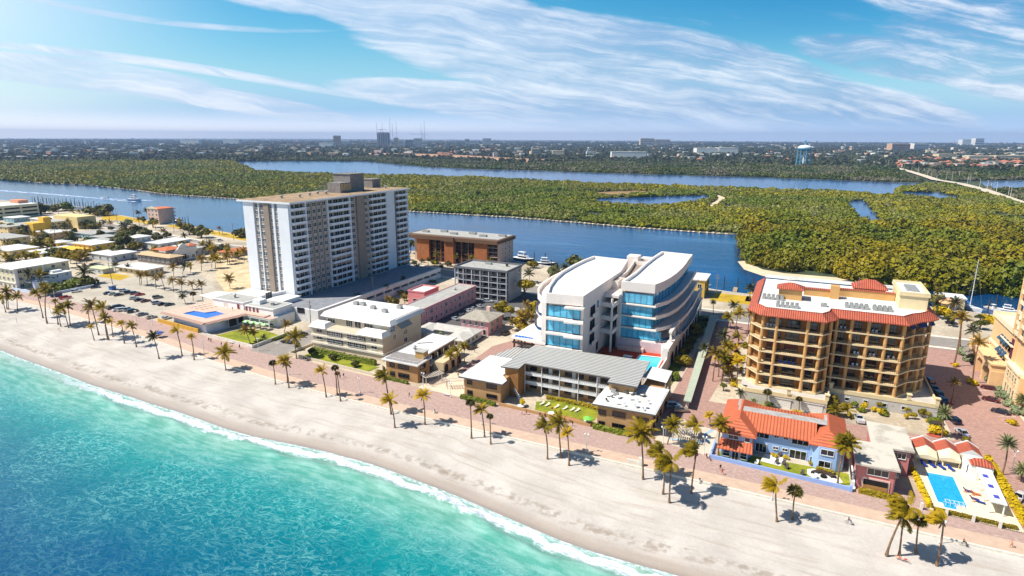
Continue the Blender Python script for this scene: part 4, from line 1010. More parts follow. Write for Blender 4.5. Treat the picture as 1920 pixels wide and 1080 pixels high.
for k,z in enumerate(FLV):
 q=MB();q.mat(0).prism(LN,z-.28,z+.1,bottom=True)
 seg=LN[1:10];hh=.85
 for a,b_ in zip(seg[:-1],seg[1:]):
  dx,dy=b_[0]-a[0],b_[1]-a[1];L_=math.hypot(dx,dy);nx,ny=-dy/L_*.12,dx/L_*.12
  if k in(0,):q.mat(0).add([(a[0],a[1],z+.1),(b_[0],b_[1],z+.1),(b_[0]+nx,b_[1]+ny,z+.1),(a[0]+nx,a[1]+ny,z+.1),(a[0],a[1],z+.3),(b_[0],b_[1],z+.3),(b_[0]+nx,b_[1]+ny,z+.3),(a[0]+nx,a[1]+ny,z+.3)],[(4,5,6,7),(0,1,5,4),(2,3,7,6)])
  else:railing(q.mat(1),(a[0]+nx,a[1]+ny),(b_[0]+nx,b_[1]+ny),z+.1,.95,n=max(2,int(L_/.5)),r=.025)
 put(q,'balcony_floor',[crm,frameb],CB)
 h2=FLV[k]+2.75
 for x0,x1 in((-4.6,-1.2),(.4,4.0),(6.2,8.6)):win(CB,'Y-',200.2,x0,x1,z+.15,h2,3 if x1-x0>3 else 2,2,fr=frameb,name='balcony_door',sill=False)
 for x0,x1 in((14.2,16.6),(18.6,21.0),(23.2,26.2),(27.6,30.2)):win(CB,'Y-',207.4,x0,x1,z+.15,h2,3,2,fr=frameb,name='balcony_door',sill=False)
q=MB()
def column(mb,x,y,z0=4.2,z1=27.2,r=.52):mb.lathe([(r*1.25,z0),(r*1.25,z0+.4),(r,z0+.6),(r,z1-.5),(r*1.3,z1-.2),(r*1.3,z1)],(x,y,0),10)
for x,y in((-9.6,202.9),(-6.4,198.2),(-2.4,198.0),(6.2,197.9),(10.0,198.1),(12.4,201.3),(14.2,205),(18.2,205),(22.7,205),(27.5,205),(31.8,205),(34.9,210),(38.0,212.9),(39.9,215.8)):
 m_=MB();m_.smooth=False;column(m_,x,y);put(m_,'column',yel,CB)
EO=[(-11.4,244),(-11.4,201.8),(-7.2,196.3),(11.0,196.2),(13.8,200.2),(14.2,203.2),(32.6,203.2),(36.2,208.6),(39.2,211.2),(41.6,214.6),(41.6,244)]
EI=[(-8.8,244),(-8.8,203),(-6.0,199.0),(9.6,198.9),(11.6,202.4),(12.2,206),(31.2,206),(34,210.4),(36.8,213),(38.8,216),(38.8,244)]
def skirt(mb,a,b_,z0,z1,e=.3):
 n=len(a)
 mb.add([(p[0],p[1],z0) for p in a]+[(p[0],p[1],z1) for p in b_]+[(p[0],p[1],z0-e) for p in a]+[(p[0],p[1],z0-e) for p in b_],[(i,i+1,n+i+1,n+i) for i in range(n-1)]+[(2*n+i,2*n+i+1,i+1,i) for i in range(n-1)]+[(3*n+i,3*n+i+1,2*n+i+1,2*n+i) for i in range(n-1)])
q=MB();skirt(q,EO[1:10],EI[1:10],27.5,29.3);put(q,'tiled_eaves',rtile,CB)
q=MB();skirt(q,EO[:2],EI[:2],27.5,29.3);skirt(q,EO[9:],EI[9:],27.5,29.3);put(q,'tiled_eaves',rtiley,CB)
q=MB();q.mat(0).prism(EI,27.3,29.0,bottom=True);q.mat(1)
for a,b_ in zip(EI[:-1],EI[1:]):q.tube((a[0],a[1],29.35),(b_[0],b_[1],29.35),.14,n=4)
q.mat(0).box(-8.8,38.8,243.6,244,29.5,30.6);CR=put(q,'flat_roof',[rooft,MATS['red_barrel_tile']],CB)
def tilehouse(x0,x1,y0,y1,z0,z1,h,name='stair_tower'):
 o=put(MB().box(x0,x1,y0,y1,z0,z1),name,yel,CB);put(MB().hip(x0,x1,y0,y1,z1,h,.7),'tiled_roof',rtile,o);return o
tilehouse(-3.2,3.8,213.6,219,29.0,32.6,1.6);tilehouse(19.6,28.6,229,235,29.0,31.9,2.5)
put(MB().box(12.2,14.8,221,224,29.0,33.2),'chimney',yel,CB)
q=MB();q.mat(0).box(4.4,12.2,222.5,224,29.0,31.2);q.mat(1).box(4.2,12.2,222.3,224.2,31.2,31.5);q.mat(0).box(15,31,226,227,29.0,31.4);q.mat(1).box(15,31,225.8,227.2,31.4,31.7);put(q,'roof_parapet',[yel,MATS['red_barrel_tile']],CB)
q=MB();q.mat(0).box(31.2,38.6,217.2,235,29.0,33.2);q.box(30.8,39,216.8,235.4,33.2,33.6);parapet(q,30.9,38.9,216.9,235.3,33.6,.8,.5);q.mat(1).box(31.4,38.4,217.4,234.8,33.6,33.66);q.mat(2).box(33.4,36.6,222,230,33.66,34.3);put(q,'plant_house',[crm,rooft,acm],CB)
for cx,cyy,nn,mm in((-5,211.6,5,2),(-.5,203,5,2),(19,211,5,2),(26,211.4,4,2)):
 for i in range(nn):
  for j in range(mm):aircon(CR,cx+(i-nn/2)*1.35+1,cyy+j*1.8,29.0,1.0,1.0,1.25)
aircon(CR,10.2,209.4,29.0,1.8,1.4,1.);
q=MB();q.tube((20.4,226.6,29.5),(20.4,226.6,36),.07,n=4);put(q,'flagpole',steel,CR)
bawn=stripes('blue_awning',(28,66,140),(18,46,104),'X',.5,.8)
for(x0,y0),(x1,y1) in(((33.0,206.1),(34.6,208.6)),((35.6,209.6),(38.0,211.8)),((38.8,212.9),(40.2,214.9))):
 dx,dy=x1-x0,y1-y0;L_=math.hypot(dx,dy);nx,ny=dy/L_*.9,-dx/L_*.9
 q=MB().add([(x0,y0,27.0),(x1,y1,27.0),(x1+nx,y1+ny,25.6),(x0+nx,y0+ny,25.6),(x0,y0,26.8),(x1,y1,26.8)],[(0,3,2,1),(3,4,5,2)]);put(q,'awning',bawn,CB)
PO=[(-11.6,246),(-11.6,194.6),(-9.4,192.4),(13.6,192.2),(14.4,203.2),(43,203.2),(43,246)]
q=MB();q.mat(0).prism(PO,0,3.9);
q.mat(1)
for a,b_ in zip(PO[1:-1],PO[2:]):
 dx,dy=b_[0]-a[0],b_[1]-a[1];L_=math.hypot(dx,dy);nx,ny=-dy/L_*.3,dx/L_*.3
 q.prism([(a[0]-nx*.4,a[1]-ny*.4),(b_[0]-nx*.4,b_[1]-ny*.4),(b_[0]+nx,b_[1]+ny),(a[0]+nx,a[1]+ny)],3.5,4.75)
put(q,'podium',[podw,crm],CB)
for x,y in((-11.3,194.8),(3.0,192.4),(13.4,192.6),(14.8,203.4),(35.5,203.5),(42.6,203.6)):put(MB().box(x-.5,x+.5,y-.5,y+.5,4.75,6.3).box(x-.7,x+.7,y-.7,y+.7,6.3,6.6),'pedestal',crm,CB)
gd=stripes('garage_door_white',(236,232,224),(206,202,196),'Z',.55,.6,.1)
for x0,x1 in((-2.2,3.9),(7.0,12.6)):
 q=MB();q.box(x0,x1,192.05,192.25,.05,2.9);put(q,'garage_door',gd,CB);put(MB().box(x0-.3,x1+.3,191.9,192.2,2.9,3.15),'door_hood',podw,CB)
for x in(19,24,29,34,39):win(CB,'Y-',203.2,x,x+1.1,1.5,2.5,1,gl=darkm)
chm=mat('white_plastic',(232,232,232),.5,.04);blm=mat('blue_plastic',(40,96,190),.5,.08)
def chair_mesh(mtl,name):
 q=MB();q.box(-.3,.3,-.3,.3,.38,.44);q.add([(-.3,.26,.44),(.3,.26,.44),(.3,.42,1.0),(-.3,.42,1.0),(-.3,.31,.44),(.3,.31,.44),(.3,.47,1.),(-.3,.47,1.)],[(0,1,2,3),(7,6,5,4),(3,2,6,7),(0,3,7,4),(1,5,6,2)])
 for sx in(-.26,.26):
  for sy in(-.26,.26):q.box(sx-.03,sx+.03,sy-.03,sy+.03,0,.38)
  q.box(sx-.04,sx+.04,-.28,.3,.6,.65)
 o=q.build(name,mtl);me=o.data;bpy.data.objects.remove(o);return me
chw,chb=chair_mesh(chm,'patio_chair'),chair_mesh(blm,'patio_chair_blue')
chd=chair_mesh(mat('grey_wicker',(92,84,78),.8,.15),'patio_chair_grey')
for k,xs_,y,me,lab in((5,(-5.2,-4.2,-3.2),199.2,chw,'white patio chair on the top balcony of the yellow block, left bay'),(5,(15.5,16.6),206,chw,'white patio chair on the top balcony of the yellow block, right bay'),(5,(24,25),206,chw,'white patio chair beside a table on the top balcony, third right bay'),(3,(-.6,.4),199,chd,'dark wicker chair on the third highest balcony, left half'),(3,(20,21),206,chw,'white patio chair on the third highest balcony, second right bay'),(3,(24.2,25.2),206,chw,'white patio chair on the third highest balcony, third right bay'),(3,(29,30.4),206,chw,'white lounge chair on the third highest balcony, last bay'),(2,(-.4,.9,2.1,3.4),199,chb,'blue patio chair in the row on the fourth highest balcony'),(2,(20,21.2),206,chw,'white patio chair on the fourth highest balcony, right half'),(1,(25,26.4),206,chd,'dark chair low down on the yellow block, right half')):
 for i,x in enumerate(xs_):tag(inst('patio_chair',me,None,(x,y,FLV[k]+.1),R(10*i-8)),lab,'chair','chairs on the balconies: '+lab[:60])
# ---------------------------------------------------------------- blue house with orange tiles
BH=thing('blue_house','two storey pale blue house with an orange tiled roof','house',(2,166,0))
blu=mat('pale_blue_stucco',(158,186,228),.8,.06,.5);otile=stripes('orange_tile',(214,114,74),(172,82,54),'X',.8,.7,.35,.25);otiley=stripes('orange_tile_b',(214,114,74),(172,82,54),'Y',.8,.7,.35,.25)
q=MB();q.box(-4.6,9,160.4,175.6,0,6.1);q.box(-12,-4.6,155.6,176,0,6.1);q.box(9,16.4,158.6,176,0,6.1);q.box(-11.6,-5.2,153.2,155.6,0,2.9);q.prism([(9.4,158.6),(10.8,157.2),(14.8,157.2),(16.2,158.6)],0,6.1);put(q,'wall',blu,BH)
q=MB();q.mat(0).add([(-5.2,159.3,6.1),(10,159.3,6.1),(10,165.2,8.7),(-8,165.2,8.7),(-5.2,159.3,5.85),(10,159.3,5.85)],[(0,1,2,3),(4,5,1,0)]);q.add([(-8,168.2,8.7),(12,168.2,8.7),(12,176.8,6.1),(-8,176.8,6.1)],[(0,1,2,3)])
put(q,'main_roof',otile,BH)
q=MB();q.box(-9.2,12.4,165.2,168.2,8.55,8.75);q.box(-9.6,-8.6,168.2,173,8.5,8.7);q.box(11.8,12.8,168.2,172,8.4,8.6);put(q,'flat_strip',mat('grey_tar_strip',(176,172,168),.9,.2,.5),BH)
q=MB();q.hip(-12.2,-4.6,155.8,176.4,6.1,2.9,.9);put(q,'wing_roof',otiley,BH)
q=MB();q.hip(9.2,16.4,158.4,176.4,6.1,2.7,.9);put(q,'wing_roof',otiley,BH)
q=MB();q.add([(-12.8,152.2,2.95),(-4.2,152.2,2.95),(-4.6,155.9,4.4),(-12.2,155.9,4.4),(-12.8,152.2,2.75),(-4.2,152.2,2.75),(-4.2,158.5,2.95),(-4.6,158.5,4.2)],[(0,1,2,3),(4,5,1,0),(1,6,7,2)]);put(q,'porch_roof',otile,BH)
for x0,x1 in((-11.2,-9.6),(-7.0,-5.5)):win(BH,'Y-',153.2,x0,x1,.7,2.4,1,2)
win(BH,'Y-',153.2,-9.0,-7.5,.05,2.4,2,name='door');win(BH,'Y-',155.6,-10.4,-8,4.6,5.5,2);win(BH,'Y-',155.6,-6.4,-5.2,4.4,5.5,1)
win(BH,'Y-',160.4,-4.4,-.9,4.2,5.7,3);win(BH,'Y-',160.4,4.6,8.4,4.2,5.7,3);win(BH,'Y-',160.4,-3.8,-1.2,.1,2.4,3,name='patio_door');win(BH,'Y-',160.4,4.4,8.2,.1,2.4,3,name='patio_door')
for x in(.4,2.6):win(BH,'Y-',160.4,x,x+1.2,1.6,2.3,2);win(BH,'Y-',160.4,x,x+1.,4.9,5.4,2)
win(BH,'Y-',157.2,11.2,14,4.2,5.6,2);win(BH,'Y-',157.2,11,13.6,.9,2.5,2);win(BH,'Y-',158.6,9.0+.1,9.8,.3,2.4,1)
win(BH,'X+',16.4,159.5,161,4.2,5.6,1);win(BH,'X+',16.4,159.5,161,1,2.5,1)
q=MB();q.prism([(-13.9,151.2),(-13.9,151.6),(17.8,149.9),(17.8,149.5)],0,1.05);q.box(-14.2,-13.8,151.2,160,0,1.0);q.box(17.5,18.1,149.2,150,0,1.5);tag(q.build('garden_wall',mat('periwinkle_wall',(150,176,226),.8,.06,.6)),'periwinkle blue garden wall in front of the blue house','wall')
struct('patio',flat([(-2.2,155.2),(2.6,154.6),(3.2,159.6),(-1.4,159.8)],.09),mat('white_paving',(226,222,214),.8,.06));struct('patio',flat([(8.6,153.4),(10.4,151.6),(14.4,151.2),(16.4,153),(15.6,155.6),(10,157),(8.6,156)],.085),MATS['white_paving'])
# ---------------------------------------------------------------- pink flat roofed house
PH=thing('pink_house','pink two storey house with a pale flat roof in two steps','house',(25,162,0))
ros=mat('rose_stucco',(206,128,122),.85,.08,.5)
m,nt,b=newmat('pale_flat_roof');P=position(nt);n1=noise(P,.18,4.)
setin(nt,b,'Base Color',mixc(nt,n1 .step(.5,.62)*.8,lin((206,198,184)),lin((172,164,150))));b.inputs['Roughness'].default_value=.9;pfr=m
q=MB();q.box(18.9,26.3,151.6,163,0,6.5);q.box(22.8,30.6,163,175.6,0,6.5);put(q,'wall',ros,PH)
q=MB();q.mat(0).prism([(18.1,150.5),(27.1,150.7),(26.7,162.2),(31.4,162.4),(31,176.6),(22.2,176.6),(22.2,163.6),(18.1,163.2)],6.5,6.95,bottom=True);put(q,'roof',pfr,PH)
win(PH,'Y-',151.6,20.8,25,4.3,5.8,3);win(PH,'Y-',163,27.2,29.8,4.3,5.7,3);win(PH,'X+',26.3,155,157,4.2,5.6,1)
q=MB();q.mat(0).box(19.9,25.6,151.45,151.62,.15,3.4);q.mat(1).box(20.3,25.2,151.3,151.5,1.7,3.0);q.mat(2).box(20.3,25.2,151.3,151.5,.2,1.7);put(q,'shutter',[pkl,darkm,mat('plywood',(188,138,76),.85,.15,.6)],PH)
win(PH,'Y-',163,27.4,29.2,.2,2.6,1,gl=MATS['plywood'],name='door');aircon(PH,27.0,154.5,3.2,.9,.8,.8);aircon(PH,30.9,166,3.6,.8,.8,.8)
q=MB().tube((26.5,152,0),(26.5,152,6.4),.08,n=4).tube((26.6,161,0),(26.6,161,6.4),.08,n=4);put(q,'downpipe',pkl,PH)
q=MB();q.tube((18.6,150.4,.2),(19.1,158,2.6),.25,n=4);q.box(17.9,18.6,151,164,0,1.9);tag(q.build('side_wall',white),'white party wall between the blue and the pink house','wall')
# ---------------------------------------------------------------- pool club at the right
struct('pool_deck',flat([(33.4,148.4),(50,147.4),(49.2,176),(33,173.5)],.06),mat('cream_deck',(236,222,190),.8,.05,.3))
PLP=[(35.0,167.0),(40.9,167.3),(41.1,153.2),(38.9,153),(38.9,151),(36.3,151),(36.3,152.9),(35.4,152.9)]
SP=thing('swimming_pool','long turquoise swimming pool with white steps in a cream deck','pool',(38,160,0))
put(flat(PLP,.10),'pool_water',pwc,SP)
q=MB()
for i in range(len(PLP)):
 (x0,y0),(x1,y1)=PLP[i],PLP[(i+1)%len(PLP)];q.tube((x0,y0,.1),(x1,y1,.1),.14,n=4)
put(q,'pool_coping',white,SP)
q=MB()
for i in range(5):q.path([(36.8+i*.85,153.6,.12),(36.8+i*.85,153.6,.9),(36.8+i*.85,152.2,.9),(36.8+i*.85,152.2,.12)],.05,4)
q.tube((36.8,153.6,.9),(40.2,153.6,.9),.05,n=4);q.tube((36.8,152.2,.9),(40.2,152.2,.9),.05,n=4);put(q,'handrail',railm,SP)
CBN=thing('cabana_row','row of three gabled cabanas with red tiles and cream fronts','cabana',(40,176,0))
crs=mat('cream_cabana',(232,214,180),.8,.06,.5)
for i,(x0,x1,y0) in enumerate(((33.2,38.2,171.6),(38.2,43.2,172.4),(43.2,48.2,173.4))):
 xm=(x0+x1)/2;y1=y0+7.5
 q=MB();q.box(x0+.3,x1-.3,y0+2,y1,0,2.7);put(q,'wall',crs,CBN)
 q=MB();q.mat(0).add([(x0,y0+2.2,2.8),(xm,y0+2.2,4.3),(xm,y1,4.3),(x0,y1,2.8)],[(0,1,2,3)]);q.add([(x1,y0+2.2,2.8),(xm,y0+2.2,4.3),(xm,y1,4.3),(x1,y1,2.8)],[(3,2,1,0)])
 q.mat(1).add([(x0,y0+2.15,2.6),(x1,y0+2.15,2.6),(x1,y0+2.15,2.9),(xm,y0+2.15,4.4),(x0,y0+2.15,2.9)],[(0,1,2,3,4)]);q.path([(x0,y1,2.85),(xm,y1,4.4),(x1,y1,2.85)],.22,4);put(q,'gable_roof',[rtiley,white],CBN)
 if i<2:
  q=MB();q.add([(x0+.2,y0+2.1,3.1),(xm,y0+2.1,4.0),(x1-.2,y0+2.1,3.1),(x1-.2,y0-.4,2.3),(xm,y0-.4,2.9),(x0+.2,y0-.4,2.3),(x0+.2,y0-.4,1.7),(x1-.2,y0-.4,1.7)],[(0,1,4,5),(1,2,3,4),(5,4,3,7,6)])
  for x in(x0+.4,x1-.4):q.tube((x,y0-.3,0),(x,y0-.3,2.4),.07,n=4)
  put(q,'awning',crs,CBN)
q=MB();q.mat(0).box(43.4,46.4,171.2,173.2,0,4.0);pts=[(44.2,171.15,.1),(45.6,171.15,.1),(45.6,171.15,2.0)]+[(44.9+.7*math.cos(t*math.pi/6),171.15,2.0+.7*math.sin(t*math.pi/6)) for t in range(1,6)]+[(44.2,171.15,2.)]
q.mat(1).add(pts,[range(len(pts))]);put(q,'archway',[white,darkm],CBN)
LG=thing('loggia','narrow white loggia with three blue skylights beside the pool','loggia',(46.5,161,0))
q=MB();q.prism([(44.6,152.6),(47.6,152.2),(48.2,168.4),(45.2,168.6)],2.9,3.25,bottom=True);put(q,'roof',rooft,LG)
for y in(154.9,159.6,164.4):put(MB().box(45.7,46.7,y-.7,y+.7,3.25,3.36),'skylight',glass('skylight_blue',(28,62,190),.1,.2),LG)
for x,y in((44.9,153),(47.3,152.7),(45.0,158),(45.3,163),(45.5,168),(47.7,160),(47.9,167.8)):put(MB().tube((x,y,0),(x,y,2.9),.16,n=8),'pillar',white,LG)
q=MB();q.mat(0).box(44.4,48.8,168.8,172.4,0,3.6);put(q,'bath_house',white,LG);q=MB();q.hip(44.4,48.8,168.8,172.4,3.6,1.1,.2);put(q,'tiled_roof',rtile,LG)
# ---------------------------------------------------------------- ornate hotel at the right edge
OH=thing('ornate_hotel','tall ornate salmon hotel with balustrades and blue awnings at the street end','hotel',(85,245,0))
sal=mat('salmon_cream_stucco',(238,196,146),.8,.07,.4);sal2=mat('cream_stone',(240,224,190),.8,.06,.6)
q=MB();q.box(67,105,236.5,262,0,19.4);put(q,'wall',sal,OH);put(MB().box(67.7,105,205,236.4,0,46),'tower_wall',sal,OH);put(MB().box(66.2,67.7,222,236.4,0,10),'side_wing',sal,OH)
q=MB();q.box(66.4,105,236.2,262.6,19.4,20.0);parapet(q,66.4,105,236.4,262.6,20,1.1,.4);q.box(66.5,67,236.5,262.3,10.4,11.1);q.box(66.3,67,237,250,15.2,15.6);put(q,'cornice',sal2,OH)
for i in range(9):
 z=20+i*3.3
 q=MB();q.box(66.2,67.7,206,237.6,z,z+.35);q.box(66.2,66.4,206,237.6,z+.35,z+1.2);q.box(66.4,67.7,237.4,237.6,z+.35,z+1.2);put(q,'balcony',sal2,OH)
 for y in(208,213,218,223,228,233):win(OH,'X-',67.7,y,y+2.4,z+.4,z+2.7,2,fr=frameb,name='balcony_door')
q=MB()
for y in(206.5,212,217,222,227,232,237.2):q.box(66.0,66.7,y-.4,y+.4,20,46)
put(q,'pier',sal,OH)
dbl=stripes('slate_blue_awning',(58,92,120),(40,66,92),'Y',.5,.8)
for y in(240.5,243.6,246.7,249.8):
 for z in(13.6,9.4 if y>242 else 13.6):
  if z>13 or y>242:
   q=MB().add([(67,y-1.1,z+2.4),(67,y+1.1,z+2.4),(65.6,y+1.1,z+.9),(65.6,y-1.1,z+.9),(67,y-1.1,z+.9),(67,y+1.1,z+.9)],[(0,1,2,3),(0,3,4),(1,5,2)]);put(q,'awning',dbl,OH);win(OH,'X-',67,y-.9,y+.9,z-.6,z+1.6,1,2,fr=frameb)
q=MB();winmesh(q,'X-',67,237.4,239.4,10.6,17.6,3,6,.15,.15);put(q,'tall_window',[redp,glassb],OH)
for y in(226,228.6,231.2,233.8):win(OH,'X-',66.2,y,y+1.2,1.0,4.4,1,2,fr=sal2);win(OH,'X-',66.2,y,y+1.2,6.4,8.6,1,2,fr=sal2)
q=MB()
for y in(224.6,230.2,235.6):q.box(65.8,66.2,y-.35,y+.35,0,10)
q.box(65.6,70,223.6,236.9,10,10.7);put(q,'pilaster',sal2,OH)
q=MB();q.box(62.6,67,238,268,6.2,8.2);q.box(62.2,67.4,237.6,268.4,8.2,8.7)
for y in(238.6,247.5,257,267.2):q.box(62.6,67,y-.9,y+.9,0,6.2)
put(q,'porte_cochere',sal,OH)
for y0,y1 in((239.5,246.6),(248.4,256.1),(257.9,266.3)):
 ym,r=(y0+y1)/2,(y1-y0)/2;pts=[(62.9,y0,6.2),(62.9,y0,4.0)]+[(62.9,ym-r*math.cos(t*math.pi/8),4.0+2.0*math.sin(t*math.pi/8)) for t in range(1,8)]+[(62.9,y1,4.0),(62.9,y1,6.2)]
 q=MB();q.add(pts,[range(len(pts)-1,-1,-1)]);put(q,'arch',sal2,OH)
for y in(262,266):
 q=MB().add([(62.4,y-1.5,5.4),(62.4,y+1.5,5.4),(60.6,y+1.5,3.9),(60.6,y-1.5,3.9)],[(0,1,2,3)]);put(q,'canvas_hood',mat('grey_canvas',(140,128,118),.9,.1),OH)
YB=thing('yellow_corner_house','yellow two storey house with a white flat roof behind the curved building','house',(-45,330,0))
put(MB().box(-49,-39.5,318,334,0,9.4),'wall',mat('mustard_stucco',(206,172,86),.85,.08),YB);put(MB().box(-49.6,-38.9,317.4,334.6,9.4,9.9),'roof',rooft,YB)
for y in(321,326,331):
 for z in(1.2,5.2):win(YB,'X+',-39.5,y-.9,y+.9,z,z+2.2,2,fr=mat('green_frame',(40,84,70),.6,.1))
for x in(-46.8,-43):win(YB,'Y-',318,x,x+1.8,5.2,7.4,2)
GBX=thing('gate_lodge','small cream block with a flat white roof across the street','lodge',(47,303,0))
x_,y_=G(1790,575);put(MB().box(x_-8,x_+3,y_-4,y_+5,0,5),'wall',crm,GBX);put(MB().box(x_-8.6,x_+3.6,y_-4.6,y_+5.6,5,5.4),'roof',rooft,GBX);win(GBX,'X+',x_+3,y_-2.5,y_+3,.2,3.6,1,gl=darkm,name='garage_door')
RG=thing('round_pavilion','round waterside pavilion with a peach conical roof','pavilion',(66,340,0))
x_,y_=G(1775,578);put(MB().lathe([(4.6,3.0),(4.6,3.2),(3.0,4.0),(.2,5.0)],(x_,y_,0),20),'roof',mat('peach_roof',(228,176,128),.8,.08),RG)
for k in range(8):a=k*math.pi/4;put(MB().tube((x_+3.9*math.cos(a),y_+3.9*math.sin(a),0),(x_+3.9*math.cos(a),y_+3.9*math.sin(a),3.0),.14),'post',white,RG)
# ---------------------------------------------------------------- the old town to the left
FP=[]
def block(name,label,cat,x0,x1,y0,y1,h,wc,rc=None,hip=None,wx=0,wy=0,floors=1,rot=0,par=.3,over=.5,mk=None,band=None):
 cx,cyy=(x0+x1)/2,(y0+y1)/2;t=thing(name,label,cat,(cx,cyy,0));FP.append((x0-1.5,x1+1.5,y0-1.5,y1+1.5))
 put(MB().box(x0,x1,y0,y1,0,h),'wall',wc,t)
 q=MB()
 if hip:q.hip(x0,x1,y0,y1,h,hip,over);put(q,'roof',rc,t)
 else:q.mat(0).box(x0-over,x1+over,y0-over,y1+over,h,h+par);put(q,'roof',rc or rooft,t)
 fh=h/floors
 for f_ in range(floors):
  z=f_*fh+fh*.32
  for i in range(wx):y=y0+(y1-y0)*(i+.5)/wx;win(t,'X+',x1,y-.8,y+.8,z,z+fh*.42,2,mk or 1)
  for i in range(wy):x=x0+(x1-x0)*(i+.5)/wy;win(t,'Y-',y0,x-.8,x+.8,z,z+fh*.42,2,mk or 1)
 return t
ylw=mat('lemon_stucco',(236,190,74),.85,.08);ylp=mat('pale_yellow_stucco',(232,206,146),.85,.08);org=mat('apricot_stucco',(232,162,70),.85,.08);lbl=mat('powder_blue_stucco',(150,186,196),.85,.08);lgr=mat('light_grey_stucco',(196,198,198),.85,.08)
cremt=mat('cream_town_stucco',(222,212,178),.85,.07);otr=stripes('terracotta_roof',(226,132,78),(184,92,54),'Y',1.2,.8,.4,.25);bwhite=mat('blue_white_stucco',(206,220,238),.8,.05)
t=block('cream_apartment_house','three storey cream apartment house with a white overhanging roof at the beach end','apartment house',-393,-372.6,175.6,203,11.2,cremt,rooft,wx=5,wy=5,floors=3,over=1.0)
put(MB().box(-372.6,-372.2,175.6,177,0,11.2),'pilaster',white,t);put(MB().box(-372.6,-372.2,189,189.8,0,11.2),'pilaster',white,t);put(MB().box(-393,-372.2,175.2,175.6,3.6,3.9),'cornice',white,t)
put(MB().box(-372.6,-367,180,184,3.4,4.0).box(-372.6,-368,176.5,183,0,.5),'porch',white,t)
t=block('white_beach_house','white two storey house with small dark windows behind a hedge','house',-374,-364,184,199,6.6,bwhite,rooft,wx=0,wy=2,floors=2,over=.3)
winpx(t,SX,-364,'X+',zoom(0,470,.125),[(848,368,872,398),(992,340,1018,356),(762,480,828,535),(868,462,888,492),(932,442,998,492)],cols=1)
put(MB().box(-370,-367,191,196,6.9,8),'roof_box',white,t);put(MB().box(-366,-359.5,180,184.2,0,4.6),'porch',bwhite,t)
t=block('lot_bungalow','long low white roofed bungalow facing the parking lot','bungalow',-368,-343.5,227.5,239,3.6,crm,rooft,wx=4,wy=5,over=1.2)
t=block('green_roof_shed','low pale building with a mint coloured roof beside the yellow grass','shed',-385,-371,220,226.5,2.8,lgr,mat('mint_roof',(206,214,170),.9,.08),wy=2,over=.3)
t=block('spanish_villa','white Spanish style villa with curved gable and orange roof','villa',-380,-365.6,266.6,279,8.0,white,None,wx=3,floors=2)
q=MB();q.hip(-380.4,-366.4,258,272,8.3,1.4,.2);put(q,'tiled_roof',otr,t)
q=MB();cpts=[(-365.5,262,6),(-365.5,266,8.4),(-365.5,268,10.6),(-365.5,270,11.6),(-365.5,272,10.6),(-365.5,274,9.2),(-365.5,280,9.0),(-365.5,280,5),(-365.5,262,5)]
q.add(cpts+[(x-.6,y,z) for x,y,z in cpts],[range(9),range(17,8,-1)]+[(i,i+9,(i+1)%9+9,(i+1)%9) for i in range(9)]);put(q,'curved_gable',white,t)
q=MB();q.hip(-371,-365,274,281,9.1,1.3,.2);put(q,'tower_roof',otr,t);win(t,'X+',-365.4,268.6,271.6,.8,4.2,2,gl=darkm)
VB=block('veranda_building','grey building with a tan hipped roof and screened veranda','building',-390,-358.5,254.6,264,5.0,mat('screen_grey',(120,112,108),.9,.12),mat('tan_shingle',(204,176,138),.9,.1),hip=1.4,wx=2,wy=7,over=.9)
t=block('tan_roof_bungalow','low bungalow with a terracotta hipped roof behind palms near the tower','bungalow',-358,-345,290,309,3.4,crm,otr,hip=1.4,wx=4,wy=3,over=.6)
t=block('long_white_shed','long low building with a bright white roof behind the villa','building',-436,-419,291,316,3.6,lgr,rooft,wx=5,wy=3,over=.6)
t=block('grey_roof_row','long grey roofed row of shops beside the villa','building',-395,-372,282,301,5,lgr,roofg,wx=4,wy=4)
t=block('white_grey_office','two storey grey and white office among the trees','office',-452,-437.5,286,298,7.4,lgr,rooft,wx=3,wy=3,floors=2)
t=block('yellow_two_storey','orange yellow two storey house with white roof and square windows','house',-458,-437,254.5,269.5,7.0,ylw,rooft,wx=2,wy=4,floors=2,over=.8)
put(MB().box(-462,-440,246,254.5,0,4.4),'front_wing',org,t);put(MB().box(-462.4,-439.6,245.6,254.5,4.4,4.8),'wing_roof',ylw,t)
t=block('yellow_bungalow','bright yellow bungalow with a white hipped roof','bungalow',-501,-487,260,271,4,ylw,rooft,hip=1.0,wx=2,wy=2)
t=block('long_white_motel','long low yellow motel under a white roof among bushes','motel',-470,-452,231,256,3.9,ylp,rooft,wx=6,wy=2)
t=block('cream_motel','cream two storey motel with a grey white roof at the left edge','motel',-556,-524,246,262,6.2,ylp,roofg,wx=2,wy=8,floors=2,over=.6)
t=block('peach_motel','peach two storey motel with a white roof and orange end wall','motel',-548,-526,278,292,6.0,mat('peach_stucco',(226,180,126),.85,.1),rooft,wx=3,wy=5,floors=2,over=.6)
t=block('yellow_long_motel','long yellow motel with white roof edge and a square stair tower','motel',-606,-586,278,342,7.0,ylp,roofg,wx=14,wy=3,floors=2,over=.8)
put(MB().box(-591,-579,293,303,0,8.6),'entrance_block',ylw,t);put(MB().box(-590,-583,303.5,309.5,0,12.2),'stair_tower',ylw,t);put(MB().box(-608,-573,325,341,0,10.6),'end_block',ylp,t)
t=block('blue_low_building','low pale blue building with a white roof at the left edge','building',-685,-668,323,337,4.4,lbl,rooft,wx=2,wy=3)
GS=block('parking_garage','large cream parking garage with long dark openings','parking garage',-745,-707,318,366,12.6,cremt,rooft,over=.2)
